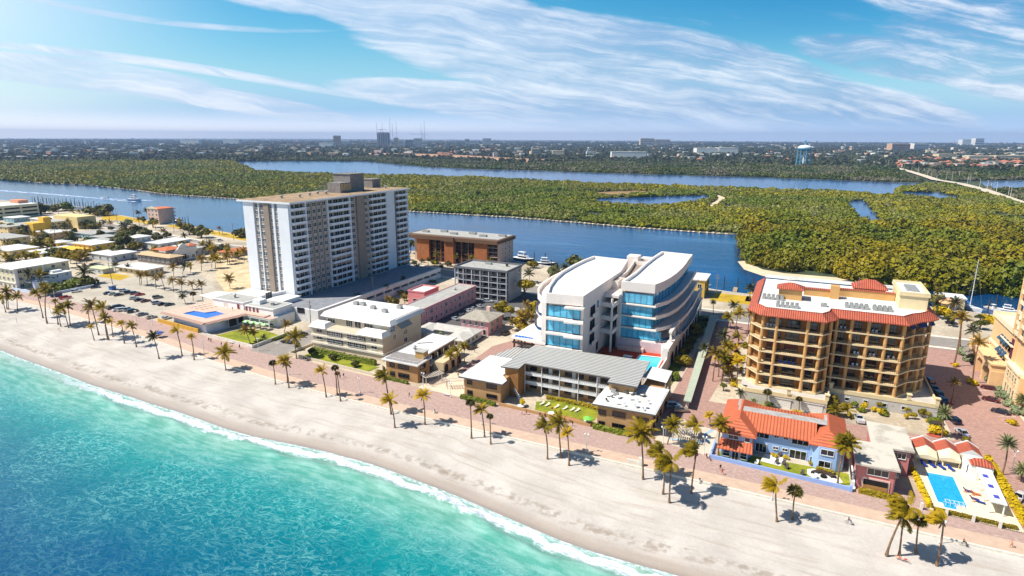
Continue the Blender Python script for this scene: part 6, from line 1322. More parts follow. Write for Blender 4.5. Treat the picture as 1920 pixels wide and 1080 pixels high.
for z_,p_,h,w,k_,lab in((ZC,(895,570),11,9.5,'olive','large olive yellow shade tree beside the grey balcony block'),(ZC,(735,715),8.5,9,'olive','round ochre tree behind the pink hipped house'),(ZC,(960,640),4,4.5,'yellow','small yellow shrub near the white garden shed'),(ZC,(1270,320),6,12,'tree','dark green tree by the water behind the curved building'),(ZC,(40,220),10,8,'tree','dark tree at the left end of the brick block'),(ZC,(730,275),4.5,9,'tree','bushy dark green shrub below the brick block end'),(ZC,(960,330),4,8,'olive','olive shrub by the marina boats'),(ZC,(1120,385),5,9,'tree','dark shrub by the dock behind the curved building'),(ZC,(60,575),3,6,'olive','olive shrub by the pink cube house'),(ZD,(600,330),10,18,'tree','large brown green tree beside the parking garage'),(ZD,(840,290),7,14,'tree','tree between the garage and the docks, left'),(ZD,(980,280),6,18,'hedge','long low green tree by the docks'),(ZD,(1560,350),8,20,'tree','wide dark tree at the water behind the palms'),(ZD,(1350,330),8,13,'tree','bushy tree by the dock street'),(ZD,(1330,545),6.5,13,'tree','tree by the street among the motels'),(ZD,(1430,550),6,10,'tree','dark tree next to the motel street'),(ZD,(660,740),7,11,'tree','dark round tree beside the peach motel'),(ZD,(1160,470),8,9,'tree','tree at the end wall of the long yellow motel'),(ZD,(180,620),4,13,'hedge','green shrubs before the long yellow motel'),(ZD,(1820,860),12,15,'tree','big dark tree beside the orange yellow house'),(ZD,(1760,960),8,10,'tree','dark tree over the parked street cars'),(ZE,(60,800),11,16,'tree','large dark tree beside the grey and white office'),(ZE,(180,880),6,11,'olive','green tree before the grey and white office'),(ZE,(200,640),8,10,'tree','tree behind the grey and white office'),(ZE,(485,720),5,8,'tree','round tree behind the long white shed'),(ZE,(665,690),5,7,'tree','dark round bush by the cross street'),(ZE,(1005,640),9,10,'tree','round tree on the yellow verge, left'),(ZE,(1180,690),10,14,'tree','round tree on the yellow verge, right'),(ZE,(890,545),5,10,'tree','tree beside the waterside apartments'),(ZE,(455,465),5,6,'tree','round tree against the pink apartment wall'),(ZE,(300,440),4,5,'tree','small round tree by the yellow grass'),(ZE,(80,490),4.5,9,'grey','pale bush beside the yellow grass'),(ZE,(1780,680),6,13,'tree','brown shrub beside the tower at the water'),(ZE,(1500,900),4,9,'tree','shrub before the terracotta bungalow'),(ZF,(820,600),2.6,7,'hedge','hedge bush before the beach house, left'),(ZF,(920,590),2.4,7,'hedge','hedge bush before the beach house, middle'),(ZF,(1020,575),2.4,7,'hedge','hedge bush before the beach house, right'),(ZF,(1190,530),4,9,'hedge','dense bush under the very large dark palm, left'),(ZF,(1340,520),3.6,9,'tree','dense bush under the very large dark palm, right'),(ZF,(700,640),3,6,'hedge','bush beside the dumpsters'),(ZF,(560,110),4,9,'yellow','yellow flowering bush behind the cream apartment house, left'),(ZF,(640,100),4,8,'yellow','yellow flowering bush behind the cream apartment house, right'),(ZF,(800,100),6,12,'tree','dark shrubs along the long yellow motel'),(ZF,(950,130),6,12,'olive','olive tree behind the beach house'),(ZF,(1200,150),7,13,'olive','olive tree in the grove by the cars'),(ZF,(1420,60),6,10,'olive','reddish olive tree before the orange house'),(ZF,(400,130),5,9,'olive','olive tree behind the cream apartment house'),(ZD,(560,850),6,12,'olive','olive bushes below the cream motel'),(ZD,(720,830),6,12,'olive','bushes before the bright yellow bungalow'),(ZD,(260,860),5,11,'olive','bushes at the foot of the cream motel'),(ZD,(1050,700),3.5,9,'hedge','shrubs beside the peach motel'),(ZB,(620,660),2.6,3.4,'tree','round tree at the left end of the condominium hedge'),(ZB,(780,700),2.6,3.6,'tree','round tree in the middle of the condominium hedge'),(ZB,(945,750),2.4,3.4,'tree','round tree at the right end of the condominium hedge'),(ZB,(1600,520),2.8,6,'grey','grey bush in the courtyard of the bungalow'),(ZB,(1240,295),2.6,6,'olive','olive shrub in the planted court'),(ZB,(1550,740),2.6,3,'tree','dark bush below the arched wing'),(ZG_,(620,180),2.4,3.2,'grey','grey green bush behind the orange roof'),(ZG_,(1330,260),2.4,3,'grey','grey green bush right of the garage doors'),(ZG_,(760,220),1.8,2.8,'hedge','low green bush by the first garage door'),(ZG_,(1040,310),1.4,2.8,'yellow','low yellow bush before the garage doors'),(ZG_,(1400,215),3.4,3.8,'olive','olive bush at the podium corner'),(ZK,(1110,165),2.8,5,'grey','clipped grey green tree by the arched entrance, further'),(ZK,(1210,255),2.8,5,'grey','clipped grey green tree by the arched entrance, nearer'),(ZK,(1460,520),2.2,3.8,'grey','first clipped round tree along the parking bays'),(ZK,(1530,585),2.2,4,'grey','second clipped round tree along the parking bays'),(ZK,(1600,645),2.2,3.8,'grey','third clipped round tree along the parking bays'),(ZK,(1620,720),2.2,4.2,'grey','fourth clipped round tree along the parking bays'),(ZK,(1700,815),2.3,4.2,'grey','fifth clipped round tree along the parking bays'),(ZK,(1800,915),2.6,4.4,'grey','largest clipped round tree beside the dark blue car'),(ZK,(55,860),3.0,3.4,'olive','first clipped ball tree before the podium windows'),(ZK,(230,880),2.8,3.0,'olive','second clipped ball tree before the podium windows'),(ZK,(430,920),2.8,3.4,'olive','third clipped ball tree before the podium windows'),(ZK,(605,960),2.9,3.6,'olive','fourth clipped ball tree at the podium corner'),(ZK,(790,960),2.4,4.4,'grey','silvery bush below the date palm'),(ZK,(760,1040),2.2,4,'hedge','green bush by the dumpster enclosure'),(ZJ,(1110,1085),3.2,3.2,'olive','olive ball tree at the recess of the podium'),(ZHH,(1050,290),2.0,4.6,'yellow','golden bush below the stiff date palm'),(ZHH,(1340,380),1.8,3,'olive','olive bush by the silver car'),(ZHH,(1800,190),1.2,3,'yellow','low yellow bed at the right edge'),(ZL,(180,1040),1.0,3.4,'yellow','low yellow planting round the tall palm'),(ZL,(45,895),.8,2.6,'yellow','small planting ring round the left tall palm'),(ZL,(330,545),3,7,'yellow','yellow bush by the docks beside the ornate hotel'),(zoom(1600,470,1/6.),(990,720),3,8,'yellow','yellow bush below the round pavilion'),(ZI,(555,570),2.4,2.2,'yellow','small yellow tree by the hotel stair'),(ZM,(1380,745),3.8,7.4,'olive','bushy green tree on the lawn by the curved building'),(ZM,(1290,985),4.2,6.6,'olive','spiky green tree nearest the hotel on the side lawn'),(ZM,(1410,640),2.4,4,'hedge','low bush at the far end of the side lawn'),(ZR,(360,870),1.5,3.5,'yellow','low yellow planting below the palm clump'),(ZR,(398,775),1.6,2.6,'yellow','yellow shrub beside the balcony block')):
 tree(z_(*p_),h,w,k_,lab,None,'bush' if h<4 else 'shade_tree','bush' if h<4 else 'tree',trunk=h>=2.2)
x_,y_=G(1752,576)
t=thing('pine_tree','tall feathery pine behind the balcony block by the water','tree',(x_,y_,0));random.seed(5)
q=MB();q.path([(0,0,-.2),(.3,0,6),(0,0,12)],[.35,.25,.08],6);q.build('trunk',barkm,t)
q=MB()
for i in range(11):leafcloud(q,(U(-1.6,1.6),U(-1.6,1.6),2.5+i*.95),(2.6-i*.17,2.6-i*.17,1.1),60,.3)
q.build('crown',lf_pine,t)
def hedge(pts,w,h,kind,label,n=14,s=.26):
 """clipped hedge: dense core with leaves all over it"""
 q=MB();random.seed(len(label)*7)
 for(x0,y0),(x1,y1) in zip(pts[:-1],pts[1:]):
  L_=math.dist((x0,y0),(x1,y1));nx,ny=-(y1-y0)/L_*w/2,(x1-x0)/L_*w/2
  q.prism([(x0+nx*.8,y0+ny*.8),(x1+nx*.8,y1+ny*.8),(x1-nx*.8,y1-ny*.8),(x0-nx*.8,y0-ny*.8)],0,h*.85)
  for _ in range(int(L_*n)):
   t_=U(0,1);a=U(-1,1);px_,py_=x0+(x1-x0)*t_+nx*a,y0+(y1-y0)*t_+ny*a
   z=h*(U(.1,1.) if abs(a)>.75 else U(.85,1.08));p=Vector((px_,py_,z));nr=Vector((nx*a,ny*a,.6*w)).normalized()+Vector((U(-.5,.5),U(-.5,.5),U(-.2,.6)));nr.normalize();t=nr.orthogonal().normalized();b=nr.cross(t);r_=s*U(.6,1.2)
   q.add([tuple(p-t*r_-b*r_),tuple(p+t*r_-b*r_),tuple(p+t*r_+b*r_),tuple(p-t*r_+b*r_)],[(0,1,2,3)])
 return tag(q.build('hedge',{'hedge':lf_hedge,'yellow':lf_yel,'olive':lf_olive}[kind]),label,'hedge')
hedge([(-163,169.4),(-148,168.6),(-132.5,168)],1.9,1.9,'hedge','clipped green hedge before the beige condominium',26)
hedge([(-90.6,156.4),(-78,155.6)],1.3,1.3,'hedge','green hedge before the left block of the beach hotel',24);hedge([(-46.4,154.4),(-36,154.0)],1.4,1.4,'hedge','green hedge before the right block of the beach hotel',26)
hedge([(-66,167.6),(-54,167.4),(-48.5,166.4)],1.2,1.2,'olive','low olive hedge behind the lawn chairs',24);hedge([(19.4,149.9),(27,149.6)],1.2,1.2,'olive','olive hedge before the pink house',26)
hedge([(50.2,180),(50.4,170),(50.8,150)],1.5,2.0,'yellow','long clipped golden hedge beside the white loggia',30);hedge([(-122,159.2),(-112,158.4)],1.0,1.0,'hedge','small hedge before the brown terrace block',20)
hedge([(32.2,167),(33.4,149.6)],1.0,1.2,'yellow','narrow yellow hedge along the pool side',18);hedge([(10.6,156.8),(14.6,156.2)],.9,.9,'olive','low hedge curve beside the round fire pit',22);hedge([(-186.5,172),(-186,179)],1.4,1.0,'hedge','hedge below the dining pavilion railing',16)
hedge([(34,148.9),(48.6,148.2)],.8,.8,'olive','low planting along the pool fence',14)
for x,y,lab in((.9,159.0,'round bush left of the patio door of the blue house'),(3.6,159.2,'round bush between the patio doors of the blue house'),(9.4,158.6,'round bush at the corner of the blue house')):tree(None,1.2,1.7,'yellow' if x<4 else 'olive',lab,None,'bush','bush',xy=(x,y),trunk=False)
hedge([(-20,339),(8,341.5),(40,345)],1.6,.6,'yellow','golden verge planting on the seawall',8,.5)
random.seed(404);n=0;NEARY=lambda x:interp(NEAR,x)
while n<95:
 x,y=U(-640,-400),U(205,372);rr_=math.hypot(x,y)
 if any(a<x<b and c<y<d for a,b,c,d in FP) or y>NEARY(x)-8 or abs(y-interp(A1A,x))<9 or y<205+(x+640)*.02:continue
 if-480<x<-372 and 254<y<276:continue
 n+=1
 if n%3==0:tree(None,U(2.5,5),U(4,8),random.choice(('tree','hedge','olive')),'green shrub among the low motels of the old town','shrubs among the old town motels','bush','bush',xy=(x,y),trunk=False)
 elif n%3==1:tree(None,U(5,9),U(6,10),random.choice(('tree','tree','olive')),'leafy tree among the low motels of the old town','trees among the old town motels',xy=(x,y))
 else:
  t=thing('palm_tree','small palm among the low motels of the old town','palm',(x,y,0),0,'palms among the old town motels');h=U(5,9);MB().path([(0,0,-.2),(U(-.3,.3),U(-.3,.3),h*.5),(0,0,h)],[.22,.17,.13],6).build('trunk',trunkm,t);inst('crown',random.choice(COCO+DRK+UPR),t,(0,0,h),U(0,6.28),U(.75,1.05))
def grove(n,poly,kinds,hw,lab,grp,name='shade_tree',cat='tree'):
 k=0;x0,x1=min(p[0] for p in poly),max(p[0] for p in poly);y0,y1=min(p[1] for p in poly),max(p[1] for p in poly);seen=[]
 while k<n:
  x,y=U(x0,x1),U(y0,y1)
  if not inside(x,y,poly) or any(math.dist((x,y),q)<hw[2]*.4 for q in seen):continue
  seen.append((x,y));k+=1;h=U(hw[0],hw[1])
  if kinds[0] in KINDS:
   t=thing('palm_tree',lab,'palm',(x,y,0),0,grp);lx,ly=U(-.7,.7),U(-.5,.5);MB().path([(0,0,-.2),(lx*.3,ly*.3,h*.5),(lx,ly,h)],[.22,.16,.12],6).build('trunk',trunkm,t);inst('crown',random.choice(KINDS[random.choice(kinds)]),t,(lx,ly,h),U(0,6.28),U(.75,1.1)*hw[2]/5)
  else:tree(None,h,hw[2]*U(.75,1.25),random.choice(kinds),lab,grp,name,cat,xy=(x,y),trunk=h>2.4)
grove(8,[(-22,200),(-15.5,200),(-11.5,272),(-19,272)],('coco','dark','up'),(6,10,5),'palm in the row between the brick street and the balcony block','palms by the brick street')
grove(14,[(-35.6,192),(-32.2,192),(-32,284),(-37.6,284)],('tree','hedge','olive'),(1.6,3.6,3.2),'shrub along the side lawn of the curved building','shrubs on the side lawn','bush','bush')
grove(12,[(-19,196),(-13.5,196),(-12.5,262),(-16.5,262)],('yellow','olive','tree'),(1.4,3.4,3),'shrub at the left foot of the balcony block','shrubs by the balcony block','bush','bush')
grove(12,[(-128,310),(-60,306),(-60,334),(-128,346)],('coco','date','dark'),(5,9,5.4),'palm on the marina shore','palms on the marina shore')
grove(10,[(-128,312),(-60,308),(-60,336),(-128,346)],('tree','olive','yellow'),(2,5,6),'shrub on the marina shore','shrubs on the marina shore')
grove(16,[(-236,327),(-166,322),(-166,334),(-236,337)],('yellow','olive','tree'),(1.4,3.4,4),'shrub in the bed before the brick block','shrubs before the brick block','bush','bush')
grove(7,[(-236,327),(-166,322),(-166,333),(-236,336)],('up','coco'),(4,7,4.6),'small palm before the brick block','palms before the brick block')
grove(12,[(-107,214),(-95,226),(-96,262),(-108,262)],('up','coco','dark'),(4,8,5),'palm in the garden left of the curved building','palms left of the curved building')
grove(12,[(-108,216),(-94,228),(-95,270),(-109,270)],('olive','tree','yellow'),(1.6,5,5),'shrub in the garden left of the curved building','shrubs left of the curved building')
grove(8,[(-184,232),(-156,232),(-158,243),(-184,280)],('olive','yellow','tree'),(1.4,3.4,3.6),'shrub in the court beside the podium','shrubs beside the podium','bush','bush')
grove(12,[(17,199.5),(42,199.5),(42,202),(17,202)],('olive','hedge','yellow'),(1.2,2.6,2.4),'shrub along the podium windows','shrubs along the podium','bush','bush')
grove(14,[(-40,322),(70,322),(70,334),(-40,330)],('dark','coco','date'),(5,9,5.4),'palm on the far side of the road by the water','palms across the road')
grove(10,[(62,312),(110,312),(110,336),(66,336)],('olive','yellow','tree'),(2,5,5),'shrub by the docks near the ornate hotel','shrubs by the docks')
grove(12,[(-372,262),(-244,304),(-244,312),(-372,306)],('up','coco'),(6,9,6),'palm along the back of the sandy lot','palms behind the sandy lot')
# ================================================================ cars, lamps, people, boats and the rest
tyre=mat('tyre_rubber',(28,28,30),.9,.1,2.);rim=mat('wheel_rim',(170,172,176),.35,.05,2.,.8);lampg=mat('lamp_lens',(236,236,230),.2,.03);tail=mat('tail_lens',(150,20,20),.3,.05);carglass=glass('car_glass',(22,28,36),.05,.3,1.)
def carpaint(name,rgb):
 if name in MATS:return MATS[name]
 m,nt,b=newmat(name);setin(nt,b,'Base Color',lin(rgb));b.inputs['Roughness'].default_value=.28;b.inputs['Metallic'].default_value=.25;b.inputs['Coat Weight'].default_value=.6;b.inputs['Coat Roughness'].default_value=.06;return m
PAINT={'white':(228,230,232),'black':(24,24,28),'navy':(30,38,62),'grey':(104,108,118),'silver':(204,208,214),'red':(176,26,34),'maroon':(92,22,32),'tan':(170,156,138),'blue':(46,66,104)}
def section(mb,prof,y0,y1,ins=.0,k=0):
 """a car outline (x,z) pulled across the width, narrowed above the waist"""
 n=len(prof);L,Rr=[],[]
 for x,z in prof:
  t=ins*max(0,min(1,(z-.85)/.6));L.append((x,y0+t,z));Rr.append((x,y1-t,z))
 mb.mat(k);mb.add(L+Rr,[(i,(i+1)%n,n+(i+1)%n,n+i) for i in range(n)]+[range(n-1,-1,-1),range(n,2*n)])
SHAPE={'sedan':([(-2.3,.35),(2.3,.35),(2.36,.62),(2.2,.84),(1.0,.96),(-1.5,.98),(-2.25,.92),(-2.36,.6)],[(1.05,.95),(.35,1.42),(-.95,1.44),(-1.75,.97)],4.7,1.82),'suv':([(-2.3,.42),(2.3,.42),(2.36,.75),(2.25,1.0),(1.15,1.12),(-2.2,1.12),(-2.34,.8)],[(1.15,1.1),(.55,1.74),(-1.95,1.78),(-2.22,1.1)],4.7,1.92),'minivan':([(-2.45,.4),(2.45,.4),(2.5,.72),(2.3,.98),(1.5,1.12),(-2.4,1.12),(-2.5,.8)],[(1.6,1.08),(.7,1.72),(-2.1,1.78),(-2.4,1.1)],5.0,1.98),'pickup':([(-2.75,.5),(2.7,.5),(2.78,.85),(2.65,1.05),(1.45,1.16),(-2.75,1.16)],[(1.4,1.14),(.8,1.78),(-.5,1.8),(-.75,1.16)],5.5,1.95)}
CARM={}
def carmeshes(shape,col):
 key=(shape,col)
 if key in CARM:return CARM[key]
 body,cab,L_,w=SHAPE[shape];h=w/2
 q=MB();section(q,body,-h,h,.06);
 top=[(cab[1][0]-.1,cab[1][1]-.02),(cab[2][0]+.06,cab[2][1]-.02)]
 q.add([(top[0][0],-h+.26,cab[1][1]+.02),(top[1][0],-h+.26,cab[2][1]+.02),(top[1][0],h-.26,cab[2][1]+.02),(top[0][0],h-.26,cab[1][1]+.02)],[(3,2,1,0)])
 for a,b_ in((0,1),(3,2)):
  for s_ in(-1,1):q.tube((cab[a][0],s_*(h-.06),cab[a][1]),(cab[b_][0],s_*(h-.24),cab[b_][1]),.06,n=4)
 q.tube(((cab[1][0]+cab[2][0])/2,-h+.06,1.0),((cab[1][0]+cab[2][0])/2,-h+.24,cab[1][1]),.06,n=4);q.tube(((cab[1][0]+cab[2][0])/2,h-.06,1.0),((cab[1][0]+cab[2][0])/2,h-.24,cab[1][1]),.06,n=4)
 if shape=='pickup':
  for s_ in(-1,1):q.box(-2.7,-.8,s_*h*.98,s_*(h*.98-.1),1.16,1.36)
  q.box(-2.75,-2.65,-h*.95,h*.95,1.16,1.34)
 def me(q,nm,m):o=q.build(nm,m);d_=o.data;bpy.data.objects.remove(o);return d_
 r={'body':me(q,'car_body',carpaint('car_'+col,PAINT[col]))}
 q=MB();n=4;ins=.24
 q.add([(x,-h+.05+(ins-.05)*(1 if i in(1,2) else 0),z) for i,(x,z) in enumerate(cab)]+[(x,h-.05-(ins-.05)*(1 if i in(1,2) else 0),z) for i,(x,z) in enumerate(cab)],[(i,(i+1)%n,n+(i+1)%n,n+i) for i in range(n)]+[range(n-1,-1,-1),range(n,2*n)])
 r['cabin']=me(q,'car_cabin',carglass);CARM[key]=r;return r
q=MB();q.mat(0).lathe([(.2,-.11),(.33,-.11),(.34,0),(.33,.11),(.2,.11)],(0,0,0),12);q.mat(1).lathe([(.2,-.115),(.2,.115)],(0,0,0),8);o=q.build('wheel',[tyre,rim]);WHEEL=o.data;bpy.data.objects.remove(o)
q=MB().box(-.04,.03,-.22,.22,-.09,.09);o=q.build('headlight',lampg);HEADL=o.data;bpy.data.objects.remove(o)
q=MB().box(-.03,.04,-.2,.2,-.1,.1);o=q.build('tail_light',tail);TAILL=o.data;bpy.data.objects.remove(o)
def car(px,shape,col,rz,label,group=None,z=.03,xy=None):
 x,y=xy or G(px[0],px[1],.6);m_=carmeshes(shape,col);L_,w=SHAPE[shape][2:]
 t=thing('parked_car' if shape!='pickup' else 'pickup_truck',label,'car' if shape!='pickup' else 'pickup',(x,y,z),R(rz),group)
 inst('body',m_['body'],t);inst('cabin',m_['cabin'],t)
 for sx in(-1,1):
  for sy in(-1,1):
   wv=inst('wheel',WHEEL,t,(sx*L_*.3,sy*(w/2-.09),.34));wv.rotation_euler=(math.pi/2,0,0)
 hz_=.72 if shape=='sedan' else .9
 for sy in(-1,1):inst('headlight',HEADL,t,(L_/2-.06,sy*w*.33,hz_));inst('tail_light',TAILL,t,(-L_/2+.05,sy*w*.36,hz_+.08))
 return t
PL_='cars parked in the beach lot'
for p_,sh,col,rz,lab in(((20,468),'sedan','navy',72,'dark blue car at the left end of the upper parking row'),((82,476),'sedan','silver',72,'silver car second from the left in the upper parking row'),((150,487),'sedan','black',74,'black car beside the silver one in the upper parking row'),((212,436),'suv','white',70,'white car behind the gap in the upper parking row'),((282,460),'suv','navy',70,'navy sport utility car in the middle of the upper row'),((352,470),'suv','grey',70,'grey blue car left of the bright red one'),((416,485),'sedan','red',70,'bright red car in the upper parking row'),((342,530),'sedan','silver',74,'silver car below the grey one in the lower row'),((408,552),'sedan','black',74,'black car between the silver and the maroon one'),((490,565),'sedan','maroon',74,'maroon car right of the black one'),((645,522),'suv','grey',70,'large dark grey car alone at the back of the right cluster'),((630,592),'suv','silver',74,'silver car first of the right cluster front row'),((706,606),'sedan','black',74,'black car in the middle of the right cluster front row'),((790,612),'sedan','navy',74,'dark blue car at the right end of the right cluster'),((150,640),'minivan','navy',78,'dark blue minivan in the front row'),((70,655),'sedan','black',78,'black car mostly hidden left of the minivan'),((140,675),'sedan','white',78,'small white car below the minivan'),((200,678),'suv','white',78,'white car second below the minivan'),((272,675),'suv','silver',78,'white and silver car in the middle of the front row'),((325,697),'minivan','black',80,'black sport utility car in the middle of the front row'),((452,735),'sedan','grey',80,'dark grey car in the front row by the lamp'),((566,772),'sedan','tan',80,'tan car at the right end of the front row'),((752,782),'sedan','white',80,'white car partly hidden behind the plants by the terrace'),((20,45),'sedan','grey',76,'grey car before the long bungalow by the street'),):
 car(ZA(*p_),sh,col,rz,lab,PL_)
for z_,p_,sh,col,rz,lab in((ZF,(980,705),'pickup','red',63,'long red pickup truck by the promenade'),(ZF,(1140,608),'suv','white',66,'white estate car beside the white lot wall'),(ZF,(1430,545),'sedan','navy',66,'dark car by the end of the lot wall'),(ZF,(1720,80),'suv','silver',76,'silver car at the left of the street group'),(ZF,(1730,130),'sedan','blue',76,'blue car in front of the street group'),(ZF,(1810,130),'sedan','black',76,'black car right of the blue one on the street'),(ZF,(1320,115),'sedan','black',80,'black car half hidden under the grove'),(ZF,(1400,205),'sedan','black',80,'dark car in the shade behind the mint roofed shed'),(ZF,(1490,215),'sedan','silver',80,'silver car behind the mint roofed shed'),(ZE,(205,905),'suv','white',76,'white car on the side street by the veranda'),(ZE,(60,950),'sedan','black',76,'black car on the side street, left'),(ZE,(160,1010),'sedan','navy',76,'dark car in the tree shade by the veranda'),(ZE,(300,535),'sedan','white',60,'white car near the yellow grass by the water'),(ZE,(1460,725),'suv','white',76,'white car behind the villa near the tower'),(ZE,(1340,790),'sedan','black',80,'dark car under the villa wall'),(ZE,(340,855),'sedan','blue',78,'blue car by the grey and white office'),(ZD,(1120,670),'sedan','white',70,'white car among the motels, left'),(ZD,(1230,680),'sedan','blue',70,'blue car among the motels'),(ZD,(1310,695),'sedan','white',70,'white car among the motels, middle'),(ZD,(1430,690),'sedan','silver',70,'silver car among the motels, right'),(ZD,(1195,520),'sedan','white',70,'white car on the motel street'),(ZC,(372,708),'sedan','silver',152,'silver car at the front of the pink motel car park'),(ZC,(430,683),'sedan','grey',152,'grey car second in the pink motel car park'),(ZC,(470,648),'sedan','white',152,'white car in the middle of the pink motel car park'),(ZC,(505,634),'sedan','silver',152,'silver car at the back of the pink motel car park'),(ZC,(557,614),'sedan','silver',150,'silver car alone at the end of the motel wall'),(ZC,(620,578),'suv','white',20,'white sport utility car before the grey balcony block'),(ZC,(752,820),'suv','black',80,'black car on the brick street by the pink hipped house'),(ZC,(500,922),'suv','black',80,'dark car at the corner of the courtyard bungalow'),(ZC,(130,420),'suv','white',10,'white car in the shaded lot by the podium'),(ZC,(210,430),'sedan','black',10,'dark car in the shaded lot by the podium'),(ZC,(240,292),'sedan','white',5,'white car before the brick block'),(ZB,(1085,282),'suv','silver',88,'silver car under the podium wall'),(ZB,(430,562),'sedan','black',4,'black car on the street end by the lawn wall'),(ZB,(545,508),'suv','black',80,'black car further up the street end'),(ZK,(1470,732),'sedan','maroon',160,'dark wine coloured car in the parking bay'),(ZK,(1592,885),'sedan','navy',160,'dark navy car in the nearer parking bay'),(ZK,(1005,1000),'suv','navy',108,'black car parked before the yellow bed'),(ZHH,(1300,268),'sedan','silver',108,'silver car parked behind the black one'),(ZK,(690,500),'suv','blue',108,'first car in the shade of the balcony block'),(ZK,(740,590),'sedan','navy',108,'second car in the shade of the balcony block'),(ZK,(790,660),'suv','navy',108,'third car in the shade of the balcony block'),(ZK,(840,740),'suv','blue',108,'nearest car in the shade of the balcony block'),(ZK,(1450,585),'sedan','maroon',160,'maroon car tucked under the clipped trees'),(ZI,(1745,595),'suv','tan',28,'beige estate car beside the beach hotel'),(ZI,(1690,560),'suv','silver',28,'pale blue car in the hotel shade'),(ZG_,(1655,350),'pickup','white',100,'white pickup truck with gear behind the blue house'),(ZHH,(1880,905),'sedan','white',60,'white car at the right edge of the picture below the court'),(ZL,(15,540),'sedan','navy',5,'dark car on the road by the round pavilion'),(ZR,(280,742),'suv','black',80,'black car in the shade under the yellow palms'),(ZR,(210,450),'sedan','black',80,'black car at the far end of the brick street'),(ZY,(580,870),'suv','navy',10,'dark van beside the olive shade tree'),(ZY,(700,800),'sedan','white',30,'white car by the marina palm'),(ZY,(560,790),'suv','white',30,'white van by the marina')):
 car(z_(*p_),sh,col,rz,lab)
# ---------------------------------------------------------------- lamps and poles
lampm=mat('lamp_post_white',(228,228,224),.6,.04);globe=mat('lamp_globe',(244,242,236),.3,.02);woodp=mat('weathered_pole',(148,132,118),.9,.15,1.)
q=MB();q.lathe([(.2,0),(.2,.4),(.09,.5),(.075,4.7),(.1,4.75)],(0,0,0),8);q.tube((-.42,0,4.7),(.42,0,4.7),.045,n=5);o=q.build('post',lampm);LPM=o.data;bpy.data.objects.remove(o)
q=MB();q.smooth=True;q.lathe([(.05,0),(.2,.1),(.26,.28),(.2,.46),(.02,.55)],(0,0,0),10);o=q.build('globe',globe);GLM=o.data;bpy.data.objects.remove(o)
def lamp(px,label,two=True):
 x,y=G(*px);t=thing('street_lamp',label,'street lamp',(x,y,0),0,'promenade lamps');inst('post',LPM,t)
 for s_ in((-.42,.42) if two else(0,)):inst('globe',GLM,t,(s_,0,4.72))
 return t
for z_,p_,lab in((ZI,(1038,908),'double globe lamp before the hotel lawn palms'),(ZI,(252,704),'double globe lamp behind the three palms before the hotel'),(ZI,(20,502),'lamp beside the pergola entrance of the plaza'),(ZB,(980,946),'double globe lamp before the fan palms'),(ZB,(368,668),'lamp at the street end by the lawn wall corner'),(ZB,(221,632),'lamp at the lawn wall, left of the street end'),(ZB,(450,812),'lamp behind the yellow palm pair'),(ZB,(1455,905),'lamp on the plaza beside the brown terrace block'),(Z5,(1530,803),'double globe lamp on the sand side before the terrace'),(Z5,(1024,572),'lamp at the front car row, left of two'),(Z5,(1145,598),'lamp at the front car row, right of two'),(Z5,(1134,650),'lamp by the promenade before the ochre wall'),(Z5,(378,502),'lamp among the palms near the red pickup'),(Z8,(27,508),'lamp on the promenade before the round fan palm'),(Z8,(1284,832),'lamp between the palms at the right end of the beach'),(ZG_,(103,705),'lamp at the left end of the blue garden wall'),(ZI,(1610,852),'lamp at the seaward corner of the paved garden'),(ZF,(818,708),'lamp beside the dumpsters'),(ZHH,(1800,640),'dark lamp post on the paved court')):
 lamp(z_(*p_),lab)
def pole(base,top,label,bars=2,can=False):
 x,y=G(*base);X,Z=FX(top[0],top[1],y);Z=min(26,max(7,Z));t=thing('utility_pole',label,'utility pole',(x,y,0),0,'utility poles')
 MB().tube((0,0,-.3),(X-x if abs(X-x)<2.5 else 0,0,Z),.2,.13,7).build('post',woodp,t)
 for i in range(bars):MB().box(-1.2,1.2,-.07,.07,Z-.9-i*1.3,Z-.72-i*1.3).build('crossarm',woodp,t)
 if can:MB().lathe([(.3,0),(.32,.1),(.32,1.1),(.2,1.25)],(.45,0,Z-3.4),8).build('transformer',steel,t)
for z_,b_,t_,lab,can in((ZE,(172,425),(152,235),'utility pole on the yellow verge left of the apartments',0),(ZE,(772,595),(752,395),'white utility pole beside the waterside apartments',1),(ZE,(1668,725),(1640,450),'utility pole with transformer near the tower',1),(ZE,(1500,650),(1500,575),'thin pole on the yellow verge',0),(ZE,(535,800),(522,620),'pole behind the long white roofed shed',0),(ZE,(1570,910),(1560,800),'pole before the terracotta bungalow',0),(ZD,(882,395),(864,170),'utility pole by the docks, left',1),(ZD,(1285,400),(1252,195),'utility pole by the docks, right',1),(ZD,(1762,465),(1728,230),'utility pole by the yellow verge',0),(ZD,(1482,622),(1455,440),'pole among the motels',0),(ZF,(1692,512),(1618,168),'tall dark pole at the lot entrance',0),(zoom(430,310,.25),(1078,1016),(1070,830),'pole before the podium slot',0),(ZB,(612,462),(600,252),'pole beside the podium corner',1),(ZR,(225,276),(238,122),'white pole by the water at the end of the brick street',0),(zoom(430,310,.25),(1440,750),(1430,600),'pole before the brick block',0),(ZC,(487,250),(482,200),'white pole behind the grey balcony block',0)):
 pole(z_(*b_),z_(*t_),lab,2,can)
